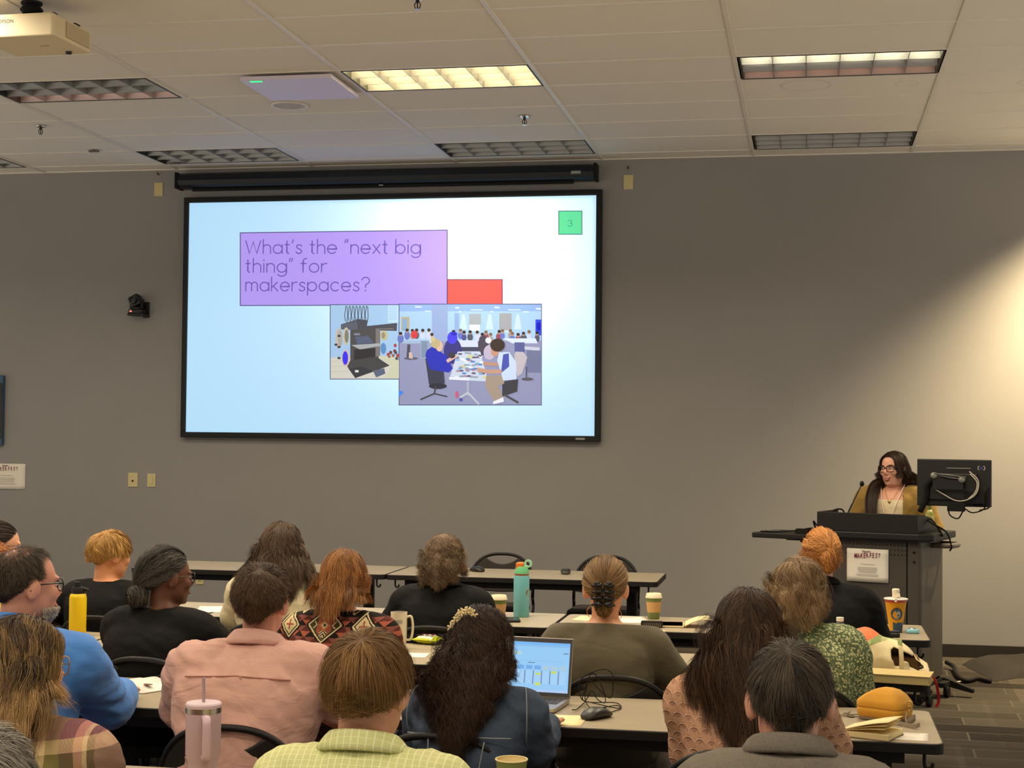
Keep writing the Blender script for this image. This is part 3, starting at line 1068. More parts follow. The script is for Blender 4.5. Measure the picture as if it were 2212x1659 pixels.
def poster(label, w, h, loc, rz):
    r = empty('paper_sign', loc, rz)
    tag(r, label, 'sign', 'festival paper signs')
    g = G()
    nx, nz_ = 8, 6
    vs = []
    for j in range(nz_ + 1):
        for i in range(nx + 1):
            u, v_ = i / nx, j / nz_
            vs.append(((u - .5) * w, -.0035 - .004 * math.sin(u * 3.1) * (1 - v_), (v_ - .5) * h))
    fs = [(j * (nx + 1) + i, j * (nx + 1) + i + 1, (j + 1) * (nx + 1) + i + 1, (j + 1) * (nx + 1) + i) for j in range(nz_) for i in range(nx)]
    g.add(vs, fs)
    o = g.build('sheet', PAPER, r, 180)
    so = o.modifiers.new('thick', 'SOLIDIFY'); so.thickness = .0008; so.offset = 1
    text_mesh('heading_text', 'Chandler', h * .075, INKDARK, r, (-.02 * w, -.0092, h * .40), FACE_BACK, 'CENTER', .0005)
    rnd = random.Random(3)
    xs = -w * .285
    for i, ch in enumerate('MAKERFEST'):
        R = FACE_BACK @ Matrix.Rotation(rnd.uniform(-.10, .10), 3, 'Z') @ Matrix(((.60, 0, 0), (0, 1, 0), (0, 0, 1)))
        text_mesh('title_text', ch, h * (.20 + rnd.uniform(-.015, .02)), INKRED, r, (xs, -.0094, h * .215 + h * .004 * i + rnd.uniform(-.006, .006) * h), R, 'CENTER', .0006)
        xs += w * .071
    g = G()
    for k, (zz, ww) in enumerate(((.04, .34), (-.055, .46), (-.095, .48), (-.135, .46), (-.175, .44), (-.215, .42), (-.27, .54), (-.31, .5))):
        g.cbox((0, -.0088, zz * h), (ww * w, .0006, h * .012))
    g.build('small_print', INKGREY, r)
    return r


p = at(0, 1029, WALL_Y - .001)
poster('white MAKERFEST paper sign taped to the wall at the left edge of the photo', .36, .222, (at(55, 1029, WALL_Y).x - .18, WALL_Y, p.z), 0)
# ---------------------------------------------------------------- training tables
m = M('table_laminate')
v = m.coord('Object', (1.2, 14, 1))
m.base(m.mix(m.noise(5, 4, .6, v), srgb(156, 143, 119), srgb(172, 158, 133))).set(.42, 0, .35)
LAMINATE = m.m
EDGE = flat('table_edge_black', (26, 23, 21), .55, 0, .3)
LEGBLACK = flat('leg_black_steel', (22, 20, 20), .5, .2, .4)


def make_table(depth=.61, width=1.82):
    r = empty('training_table')
    zt = TABLE_Z
    g = G(); g.slab(rrect(width - .012, depth - .012, .03), zt - .006, zt); g.build('tabletop', LAMINATE, r)
    g = G(); g.slab(rrect(width, depth, .035), zt - .034, zt - .0012); g.build('edge_band', EDGE, r, bevel=.003)
    g = G(); g.box((-width / 2 + .12, -depth / 2 + .05, zt - .075), (width / 2 - .12, -depth / 2 + .075, zt - .034)); g.box((-width / 2 + .12, depth / 2 - .075, zt - .075), (width / 2 - .12, depth / 2 - .05, zt - .034))
    g.build('apron', LEGBLACK, r)
    for s in (-1, 1):
        x = s * (width / 2 - .2)
        g = G(); g.slab(rrect(.07, .075, .02, cx=x), .055, zt - .034)
        g.box((x - .035, -depth / 2 + .06, zt - .062), (x + .035, depth / 2 - .06, zt - .034))
        leg = g.build('leg', LEGBLACK, r, bevel=.003)
        g = G()
        g.wall_slab([(-.28, .03), (.28, .03), (.28, .045), (.06, .07), (-.06, .07), (-.28, .045)], -.03, .03)
        g.xf(rotm(0, 0, math.radians(90)), (x, 0, 0)); g.build('foot', LEGBLACK, leg, bevel=.004)
        g = G()
        for t in (-1, 1):
            g.lathe([(0, 0), (.022, .0), (.022, .03), (0, .03)], 12, (x, t * .25, .0), cap=False)
        g.build('caster', BLACK, leg, 50)
    g = G(); g.cbox((0, 0, .36), (width - .42, .022, .05)); g.build('crossbar', LEGBLACK, r, bevel=.003)
    for x in (-width / 2 + .06, -width / 2 + .3, width / 2 - .3, width / 2 - .06):
        g = G()
        g.tube(bez([(x, -depth / 2 + .03, zt - .034), (x, -depth / 2 + .03, zt - .07), (x + .008, -depth / 2 + .03, zt - .085), (x + .022, -depth / 2 + .03, zt - .08), (x + .026, -depth / 2 + .03, zt - .066)], 14), .006, 7)
        g.build('hook', LEGBLACK, r, 60)
    return r


# row: (name of row, y of near edge, x of right end, how many)
ROWS = [('row by the wall', 10.09, -.955, 2, .66), ('second row from the wall', 7.60, .575, 4, .61), ('third row from the wall', 6.28, .475, 4, .61), ('row behind the laptop', 5.07, .425, 3, .61), ('nearest row', 3.60, .375, 3, .61)]
TABLE_LABELS = {
    (0, 0): 'wall-side table carrying two black mice, with hooks under its right end',
    (0, 1): 'wall-side table behind the long-haired person in cream, nothing on it',
    (1, 0): 'table with the yellow-and-orange tumbler and light blue case at its right end',
    (1, 1): 'table under the turquoise bottle, right end against the neighbouring table with white papers',
    (1, 2): 'table in front of the person in black with grey pinned-back hair, white papers on it',
    (1, 3): 'table in front of the blonde person in black, at the left',
    (2, 0): 'table carrying the cream tote bag at its right end',
    (2, 1): 'table carrying the green snack bag, in front of the geometric cardigan',
    (2, 2): 'table carrying the yellow bottle with the black cap',
    (2, 3): 'table hidden beyond the blue shirt at the left edge',
    (3, 0): 'table carrying the laptop, the black mouse and the orange pouch',
    (3, 1): 'table under the open booklet, between the blue shirt and the pink shirt',
    (3, 2): 'table hidden behind the person in plaid at the left edge',
    (4, 0): 'nearest table, under the green paper cup at the bottom edge of the photo',
    (4, 1): 'nearest table, under the lilac tumbler at the bottom edge of the photo',
    (4, 2): 'nearest table in front of the person in plaid, mostly below the photo',
}
TABLES = {}
proto = {}
for ri, (nm, yf, xr, n, dep) in enumerate(ROWS):
    for k in range(n):
        if (ri, k) in ((2, 3), (3, 2), (4, 2)):
            continue
        if dep not in proto:
            t = proto[dep] = make_table(dep)
        else:
            t = copy_tree(proto[dep])
        t.location = (xr - .91 - 1.828 * k, yf + dep / 2, 0)
        tag(t, TABLE_LABELS[(ri, k)], 'table', 'training tables in rows')
        TABLES[(ri, k)] = t

# ---------------------------------------------------------------- stacking chairs
m = M('chair_shell')
m.base(m.mix(m.noise(30, 3), srgb(38, 34, 31), srgb(47, 42, 38))).set(.5, 0, .35).bump(m.noise(500, 1), .15, .001)
CHAIR_SHELL = m.m
m = M('chair_seat_fabric')
m.base(m.mix(m.noise(220, 2), srgb(62, 56, 52), srgb(84, 77, 71))).set(.9, 0, .2).bump(m.noise(600, 1), .3, .001)
SEAT_FABRIC = m.m


def hoop(x):
    u = min(1, abs(x) / .235)
    return .58 + .228 * (1 - u ** 2.6) ** (1 / 2.2)


def lean(z):
    return -.20 - (z - .46) * .16


def make_chair():
    r = empty('stacking_chair')
    g = G()
    sec = rrect(.45, .43, .09, 6, 0, .02)
    n = len(sec)
    g.rings([[Vector((p[0] * s, (p[1] - .02) * s + .02, z)) for p in sec] for s, z in ((.94, .415), (.99, .422), (1, .438), (.98, .455), (.9, .466), (.5, .468))])
    g.build('seat', SEAT_FABRIC, r, 50)
    # backrest: curved shell with a smile-shaped hand slot
    nx, nz_ = 40, 26
    xs = [-.222 + .444 * i / nx for i in range(nx + 1)]
    vs = []
    idx = {}
    def pt(x, z):
        return (x, lean(z) + .55 * x * x, z)
    for i, x in enumerate(xs):
        top = hoop(x) - .004
        inside = abs(x) < .125
        sm = .735 + .05 * (abs(x) / .125) ** 2.2 if inside else None
        ztop = min(top, sm) if inside else top
        bot = .535 + .05 * (1 - math.cos(x / .222 * math.pi / 2)) * .4
        for j in range(nz_ + 1):
            vs.append(pt(x, bot + (ztop - bot) * j / nz_))
    fs = [(i * (nz_ + 1) + j, (i + 1) * (nz_ + 1) + j, (i + 1) * (nz_ + 1) + j + 1, i * (nz_ + 1) + j + 1) for i in range(nx) for j in range(nz_)]
    g = G(); g.add(vs, fs)
    b = g.build('backrest', CHAIR_SHELL, r, 180)
    so = b.modifiers.new('thick', 'SOLIDIFY'); so.thickness = .014; so.offset = 0
    g = G()
    path = [pt(-.235 + .002, .50)] + [pt(x, hoop(x)) for x in [-.2345 + .469 * i / 48 for i in range(49)]] + [pt(.235 - .002, .50)]
    g.tube(path, .0115, 9)
    g.build('back_frame', LEGBLACK, r, 180)
    for s in (-1, 1):
        g = G(); g.tube(bez([pt(s * .233, .50), (s * .236, -.2, .44), (s * .24, -.14, .40), (s * .245, -.05, .40)], 14), .011, 8)
        g.tube([(s * .245, -.05, .40), (s * .245, .2, .40)], .011, 8)
        g.build('side_rail', LEGBLACK, r, 180)
    for s in (-1, 1):
        g = G(); g.tube([(s * .24, .18, .405), (s * .25, .235, .0)], .0115, 8); g.build('leg', LEGBLACK, r, 180)
        g = G(); g.tube([(s * .24, -.12, .405), (s * .25, -.235, .0)], .0115, 8); g.build('leg', LEGBLACK, r, 180)
    return r


_CH = [None]


def chair(x, y, label, rz=0.0):
    if _CH[0] is None:
        o = _CH[0] = make_chair()
    else:
        o = copy_tree(_CH[0])
    o.location = (x, y, 0)
    o.rotation_euler = (0, 0, rz)
    tag(o, label, 'chair', 'black stacking chairs')
    return o


chair(at(1083, 1208, 11.1).x, 10.96, 'empty black chair beyond the far table, seen through behind the turquoise bottle', math.pi + .05)
chair(at(1306, 1208, 11.1).x, 10.96, 'empty black chair beyond the far table, behind the head with the claw clip', math.pi - .03)

# ---------------------------------------------------------------- lectern
m = M('lectern_grey')
m.base(m.mix(m.noise(8, 2), srgb(74, 69, 62), srgb(82, 76, 68))).set(.45, .1, .4)
LECT = m.m
TOPBLACK = flat('lectern_top_black', (27, 25, 24), .5, 0, .35)
LA = math.radians(-20)
lec = empty('lectern', (.40, 10.26, 0), LA)
tag(lec, 'grey presenter lectern with a black top and a perforated front panel', 'lectern')
LW = .66
# local frame: x along the front, -y the front face
m = M('perforated_panel')
x, y, z = m.xyz()
u = (x / .0245).fract() - .5
v = (z / .03).fract() - .5
d = (u * u * .6 + v * v).sqrt()
hole = d.lt(.17) * z.gt(.935) * z.lt(1.02) * x.abs().lt(.265)
m.base(m.mix(hole, m.mix(m.noise(8, 2), srgb(72, 67, 61), srgb(80, 74, 67)), srgb(20, 18, 17))).set(.45, .1, .4)
g = G(); g.box((-.32, -.02, .12), (.235, .0, 1.035)); g.build('front_panel', m.m, lec, bevel=.002)
g = G(); g.box((.235, -.012, .12), (.243, .0, 1.035)); g.build('panel_gap', BLACKM, lec)
g = G(); g.slab([(.243, -.02), (.31, -.02), (.325, -.01), (.33, .005), (.33, .2), (.243, .2)], .1, 1.035); cp = g.build('corner_post', LECT, lec, bevel=.003)
g = G()
for zz in (.965, .905):
    g.lathe([(0, 0), (.009, 0), (.007, -.006), (0, -.006)], 12, (.285, -.02, zz), rotm(math.radians(-90) * -1), cap=False)
g.build('bolt', BLACK, cp, 50)
g = G(); g.box((.314, .2, .14), (.33, .47, 1.035)); g.build('side_panel', LECT, lec, bevel=.003)
g = G(); g.box((-.33, .0, .12), (-.314, .47, 1.035)); g.build('side_panel', LECT, lec, bevel=.003)
g = G(); g.box((-.314, .45, .12), (.314, .466, 1.035)); g.build('back_panel', LECT, lec)
g = G(); g.box((-.33, -.02, .1), (.33, .47, .125)); g.build('bottom_plate', BLACKM, lec)
g = G(); g.slab([(-.36, -.07), (.33, -.07), (.41, -.02), (.41, .50), (-.36, .50)], 1.04, 1.085); g.build('desktop', TOPBLACK, lec, bevel=.008)
g = G(); g.slab([(-.34, -.05), (.315, -.05), (.385, .0), (.385, .48), (-.34, .48)], 1.03, 1.045); g.build('desktop_rim', flat('rim_dark_grey', (46, 43, 41), .45), lec, bevel=.003)
g = G()
g.box((-.345, -.052, 1.085), (.315, -.034, 1.205))
g.box((-.345, -.034, 1.085), (-.327, .32, 1.205))
g.wall_slab([(0, 1.085), (.44, 1.085), (.44, 1.10), (.30, 1.14), (.12, 1.20), (0, 1.205)], -.009, .009)
k = len(g.v) - 12
for i in range(k, k + 12):
    vx, vy, vz = g.v[i]
    g.v[i] = (.306 + vy + .03 * min(1, vx * 3), -.045 + vx, vz)
g.build('top_shroud', TOPBLACK, lec, bevel=.003)
g = G(); g.tube(bez([(.33, .22, 1.0), (.40, .22, 1.0), (.445, .25, 1.0), (.455, .32, 1.0), (.455, .38, 1.0), (.43, .43, 1.0), (.33, .45, 1.0)], 36), .017, 10); g.build('handle', flat('handle_grey', (112, 105, 96), .4, .1), lec, 180)
g = G(); g.slab(rrect(.44, .42, .02, cx=-.61, cy=.23), 1.012, 1.045); g.build('side_shelf', TOPBLACK, lec, bevel=.004)
g = G(); g.box((-.62, .12, .998), (-.33, .14, 1.012)); g.box((-.62, .32, .998), (-.33, .34, 1.012)); g.tube([(-.52, .13, 1.0), (-.33, .13, .84)], .01, 6); g.tube([(-.52, .33, 1.0), (-.33, .33, .84)], .01, 6); g.build('shelf_bracket', LECT, lec)
for sx in (-1, 1):
    for yy in (.02, .43):
        g = G(); g.slab(rrect(.05, .14, .02, cx=sx * .29 + (.06 if sx > 0 else 0), cy=yy), .07, .1)
        g.lathe([(0, -.015), (.035, -.015), (.035, .015), (0, .015)], 16, (sx * .31 + (.06 if sx > 0 else 0), yy, .036), rotm(0, math.radians(90), 0), cap=False)
        g.build('caster', BLACKM, lec, 40)
g = G(); g.wall_slab([(.30, .07), (.52, .03), (.52, .055), (.34, .115), (.30, .115)], .50, .545); g.build('base_foot', BLACKM, lec, bevel=.004)

LR = Matrix.Rotation(LA, 3, 'Z')


def lw(x, y, z):
    return LR @ Vector((x, y, z)) + Vector(lec.location)


p = lw(-.015, -.0225, .87)
poster('white MAKERFEST paper sign on the front of the lectern', .272, .212, p, LA + math.radians(0.5))

mic = empty('gooseneck_microphone', lw(-.22, .10, 1.085), LA)
tag(mic, 'thin black gooseneck microphone rising from the lectern top', 'microphone')
top = Vector(at(1862, 1045, 10.42)) - Vector(mic.location)
top = Matrix.Rotation(-LA, 3, 'Z') @ top
g = G(); g.tube(bez([(0, 0, .02), top * .33 + Vector((0, 0, .03)), top * .7 + Vector((0, 0, .012)), top], 24), [.0055] * 12 + [.004] * 13, 8); g.build('neck', flat('mic_neck', (52, 49, 46), .4, .4), mic, 180)
g = G(); g.ell(top, (.015, .015, .018)); g.build('head', BLACKM, mic, 180)
g = G(); g.lathe([(0, 0), (.04, 0), (.036, .018), (.012, .026), (0, .026)], 20, cap=False); g.build('base', BLACK, mic, 50)

# monitor turned away from the audience, on an arm
pm = at(2061, 1043, 10.30)
mon = empty('monitor', (pm.x, 10.30, pm.z), math.radians(-16))
tag(mon, 'black computer monitor seen from behind at the lectern', 'monitor')
w, h = .465, .30
g = G(); g.box((-w / 2, -.012, -h / 2), (w / 2, .012, h / 2)); g.box((-.15, -.035, -.11), (.15, -.01, .06)); g.build('back_shell', flat('monitor_shell', (24, 24, 23), .42), mon, bevel=.006)
g = G(); g.box((-w / 2 + .006, .0115, -h / 2 + .006), (w / 2 - .006, .014, h / 2 - .006)); g.build('display_panel', flat('display_dark', (36, 34, 33), .25), mon)
g = G(); g.box((-.035, -.05, -.18), (.075, -.02, -.14)); g.box((.07, -.05, -.13), (.2, -.012, -.05)); g.build('port_cover', BLACKM, mon, bevel=.004)
g = G(); g.tube(bez([(.16, -.014, .085), (.152, -.014, .09), (.152, -.014, .104), (.16, -.014, .11)], 10), .0022, 5); g.tube(bez([(.185, -.014, .085), (.193, -.014, .09), (.193, -.014, .104), (.185, -.014, .11)], 10), .0022, 5); g.build('bracket_logo', flat('logo_white', (214, 214, 222), .5), mon, 180)
g = G(); g.cbox((.1725, -.0135, .097), (.014, .001, .013)); g.build('logo_mark', flat('logo_blue', (70, 70, 150), .5), mon)
g = G(); g.cbox((.035, -.037, .095), (.15, .003, .004)); g.build('trim_line', flat('badge_silver', (165, 165, 160), .4, .5), mon)
g = G(); g.tube(bez([(-.11, -.06, .05), (-.03, -.07, .035), (.06, -.065, .025)], 16), .012, 8); g.box((-.12, -.075, -.04), (.07, -.05, .045)); arm = g.build('arm_link', flat('arm_black', (22, 21, 20), .4), mon, 40)
for cx_, cz_ in ((-.112, .046), (.062, .024)):
    g = G(); g.lathe([(0, 0), (.021, 0), (.021, .02), (.017, .024), (0, .024)], 20, (cx_, -.06, cz_), rotm(math.radians(90)), cap=False); g.build('arm_pivot', flat('pivot_silver', (150, 147, 138), .35, .5), mon, 50)
g = G(); g.tube([(-.112, -.088, .062), (.09, -.088, .04)], .003, 6); g.build('arm_strip', flat('pivot_silver', (150, 147, 138), .35, .5), mon, 180)
g = G(); g.tube(bez([(-.12, -.055, .03), (-.16, -.045, -.02), (-.17, -.03, -.10), (-.21, -.02, -.19)], 18), [.02] * 19, 8); g.build('arm_post', BLACKM, mon, 180)
g = G()
for q in ([(.105, -.05, .075), (.16, -.06, .02), (.15, -.06, -.06), (.09, -.06, -.105), (.02, -.06, -.11), (-.05, -.06, -.075), (-.11, -.06, -.04)], [(.11, -.055, .06), (.152, -.06, .01), (.145, -.06, -.05), (.10, -.06, -.1)]):
    g.tube(bez(q, 40), .0038, 6)
g.build('pale_cable', flat('cable_grey', (196, 190, 172), .5), mon, 180)
g = G()
for q in ([(.07, -.03, -.16), (.12, -.03, -.185), (.19, -.03, -.16), (.2, -.03, -.10)], [(-.03, -.03, -.15), (-.02, -.03, -.205), (.03, -.03, -.225), (.06, -.03, -.18)], [(.15, -.03, -.06), (.21, -.03, -.10), (.22, -.02, -.15), (.16, -.02, -.17)], [(.1, -.03, -.12), (.16, -.035, -.14), (.2, -.03, -.06), (.215, -.02, -.02)]):
    g.tube(bez(q, 24), .0045, 6)
g.cbox((.215, -.02, -.10), (.03, .03, .09)); g.build('black_cable', BLACKM, mon, 60)

# loose cables on the lectern and its shelf
g = G()
b0 = Vector(lec.location)
for q in ([(.10, .2, 1.10), (.28, .15, 1.17), (.37, .12, 1.14), (.44, .16, 1.09), (.46, .2, 1.0), (.44, .24, .97)], [(.3, .2, 1.18), (.36, .14, 1.16), (.42, .14, 1.07), (.38, .2, 1.09)], [(-.30, .04, 1.09), (-.27, .02, 1.2), (-.21, .06, 1.215), (-.2, .1, 1.12)], [(-.34, -.02, 1.09), (-.375, -.03, 1.14), (-.38, .02, 1.09), (-.38, .08, 1.0)]):
    g.tube([lw(*p) for p in bez(q, 30)], .0055, 6)
o = g.build('lectern_cable', BLACKM, None, 180)
tag(o, 'black cables looping over the right corner of the lectern top', 'cable')
g = G()
g.tube([lw(*p) for p in bez([(-.80, .12, 1.05), (-.72, .1, 1.05), (-.62, .13, 1.055), (-.52, .1, 1.07), (-.44, .11, 1.085), (-.38, .1, 1.075), (-.345, .1, 1.09)], 40)], .005, 6)
g.tube([lw(*p) for p in bez([(-.58, .18, 1.05), (-.5, .14, 1.06), (-.42, .17, 1.055), (-.36, .2, 1.05)], 30)], .005, 6)
c = lw(-.50, .12, 1.062)
g.box((-.045, -.025, -.016), (.045, .025, .016)); k = len(g.v) - 8
for i in range(k, k + 8):
    g.v[i] = tuple(LR @ Vector(g.v[i]) + c)
o = g.build('adapter_cable', BLACKM, None, 60)
tag(o, 'black adapter cable lying on the side shelf of the lectern', 'cable')
g = G()
for xx in (-.755, -.70):
    c = lw(xx, .14, 1.053)
    g.cbox(c, (.05, .02, .014), LR)
o = g.build('cable_plug', CHROME, None, bevel=.002)
tag(o, 'shiny metal cable plugs on the end of the lectern shelf', 'plug')

# made-up bottle standing in for an unclear yellow-green shape under the monitor
p = at(2008, 1136, 10.62)
bt = empty('standin_bottle', (p.x, 10.62, 1.085))
tag(bt, 'made-up green and yellow bottle for an unclear shape behind the monitor arm', 'bottle')
m = M('bottle_print'); x, y, z = m.xyz(); nz = m.noise(38, 2)
m.base(m.ramp(nz, [(0, srgb(86, 110, 44)), (.45, srgb(128, 140, 60)), (.55, srgb(186, 178, 96)), (.75, srgb(214, 206, 150))])).set(.35)
g = G(); g.lathe([(0, 0), (.026, 0), (.03, .004), (.03, .07), (.027, .105), (.016, .13), (.0, .135)], 20, cap=False); g.build('body', m.m, bt, 60)
g = G(); g.lathe([(0, .13), (.013, .13), (.013, .16), (0, .16)], 14, cap=False); g.build('cap', flat('bottle_cap_green', (120, 124, 60), .5), bt, 50)

# floor things by the right wall
m = M('dark_fabric'); m.base(m.mix(m.noise(40, 3), srgb(40, 37, 34), srgb(54, 50, 46))).set(.9, 0, .2)
g = G()
pts = [on(2078, 1436, 0), on(2150, 1472, 0), on(2300, 1452, 0), on(2420, 1420, 0), on(2300, 1408, 0), on(2100, 1408, 0)]
pts = [Vector((p_.x, min(p_.y, 12.36), 0)) for p_ in pts]
cx_ = sum((Vector(p) for p in pts), Vector()) / len(pts)
vs, fs = [], []
rn = 30
for j in range(8):
    for i in range(rn):
        t = i / rn * 6
        a_, b_ = pts[int(t) % 6], pts[(int(t) + 1) % 6]
        p = Vector(a_).lerp(Vector(b_), t - int(t))
        q = Vector(cx_).lerp(p, 1 - j / 8)
        hz = .012 + .10 * (1 - (1 - j / 8) ** 3) * (.7 + .5 * noise.noise(Vector((q.x * 3, q.y * 3, 0))))
        vs.append((q.x, q.y, max(.002, hz if j else .002)))
for j in range(7):
    for i in range(rn):
        fs.append((j * rn + i, j * rn + (i + 1) % rn, (j + 1) * rn + (i + 1) % rn, (j + 1) * rn + i))
fs.append(tuple(7 * rn + i for i in range(rn)))
g.add(vs, fs)
o = g.build('fabric_cover', m.m, None, 180)
tag(o, 'dark grey fabric cover lying on the carpet by the right wall', 'cover')
g = G(); g.tube(bez([on(2046, 1385, .12), on(2062, 1396, .05), on(2078, 1412, .01), on(2100, 1416, .008)], 20), .007, 6)
g.tube(bez([on(2040, 1475, .01), on(2060, 1474, .008), on(2085, 1471, .008), on(2120, 1466, .01)], 20), .006, 6)
o = g.build('pale_floor_cable', flat('cable_white', (206, 196, 176), .5), None, 180)
tag(o, 'pale cable running along the floor behind the lectern foot', 'cable')
g = G(); g.tube(bez([on(2044, 1430, .05), on(2060, 1440, .03), on(2068, 1458, .02), on(2085, 1470, .02), on(2110, 1466, .02), on(2140, 1472, .015)], 40), .016, 8)
o = g.build('black_floor_cable', BLACKM, None, 180)
tag(o, 'thick black cable bundle on the floor beside the lectern base', 'cable')
# ---------------------------------------------------------------- people
def remeshed(g, voxel, smooth_it, name):
    me = bpy.data.meshes.new(name)
    me.from_pydata(g.v, [], g.f)
    me.update()
    o = bpy.data.objects.new(name + '_tmp', me)
    COL.objects.link(o)
    md = o.modifiers.new('r', 'REMESH')
    md.mode = 'VOXEL'
    md.voxel_size = voxel
    md.use_smooth_shade = True
    if smooth_it:
        sm = o.modifiers.new('s', 'SMOOTH')
        sm.factor = .5
        sm.iterations = smooth_it
    dg = bpy.context.evaluated_depsgraph_get()
    out = bpy.data.meshes.new_from_object(o.evaluated_get(dg))
    out.name = name
    bpy.data.objects.remove(o)
    bpy.data.meshes.remove(me)
    return out


def mesh_obj(name, me, mat, parent):
    me.materials.clear()
    for m_ in (mat if isinstance(mat, (list, tuple)) else [mat]):
        me.materials.append(m_)
    o = bpy.data.objects.new(name, me)
    COL.objects.link(o)
    if parent is not None:
        o.parent = parent
    return o


def verts_np(me):
    a = np.empty(len(me.vertices) * 3, np.float32)
    me.vertices.foreach_get('co', a)
    return a.reshape(-1, 3)


def fold_cloth(me, amp, scale=(9, 9, 20), seed=0.0):
    """push cloth along its normals so it hangs in soft folds"""
    n = len(me.vertices)
    co = verts_np(me)
    no = np.empty(n * 3, np.float32)
    me.vertices.foreach_get('normal', no)
    no = no.reshape(-1, 3)
    d = np.empty(n, np.float32)
    for i in range(n):
        x, y, z = co[i]
        w = noise.noise((x * 4 + seed, y * 4, z * 4)) * .06
        a = noise.noise(((x + w) * scale[0] + seed, (y + w) * scale[1], (z + x * .5 + w) * scale[2]))
        b = noise.noise(((x - z * .8) * scale[0] * 1.9 + seed, y * scale[1], (z + x) * scale[2] * 1.1 + 7))
        d[i] = (1 - abs(a) * 2.2) * .65 + (1 - abs(b) * 2.2) * .35
    co = co + no * (d[:, None] * amp)
    me.vertices.foreach_set('co', co.ravel().astype(np.float32))
    me.update()


def cut_above(me, zb, slope, y0=0.0, bump=None):
    """open a neckline: drop everything above a sloping plane"""
    import bmesh
    bm = bmesh.new()
    bm.from_mesh(me)
    bmesh.ops.bisect_plane(bm, geom=bm.verts[:] + bm.edges[:] + bm.faces[:], plane_co=(0, y0, zb), plane_no=Vector((0, -slope, 1)).normalized(), clear_outer=True)
    bm.to_mesh(me)
    bm.free()


SKIN_M = {}


def skin(rgb):
    if rgb not in SKIN_M:
        m = M('skin_%d' % (len(SKIN_M) + 1))
        c = srgb(*rgb)
        lo = tuple(v * f for v, f in zip(c[:3], (.90, .80, .76))) + (1,)
        m.base(m.mix(m.noise(26, 4), lo, c)).set(.5, 0, .35)
        m.b.inputs['Subsurface Weight'].default_value = .12
        m.b.inputs['Subsurface Radius'].default_value = (.012, .005, .003)
        m.bump(m.noise(240, 2), .08, .001)
        SKIN_M[rgb] = m.m
    return SKIN_M[rgb]


HAIR_M = {}


def hair_mat(dark, light, rough=.42):
    k = (dark, light)
    if k not in HAIR_M:
        m = M('hair_%d' % (len(HAIR_M) + 1))
        rough = rough + .12
        at_ = m.node('ShaderNodeAttribute', attribute_name='tone')
        m.base(m.mix(X(m.t, at_.outputs['Fac']), srgb(*dark), srgb(*light))).set(rough, 0, .26)
        HAIR_M[k] = m.m
    return HAIR_M[k]


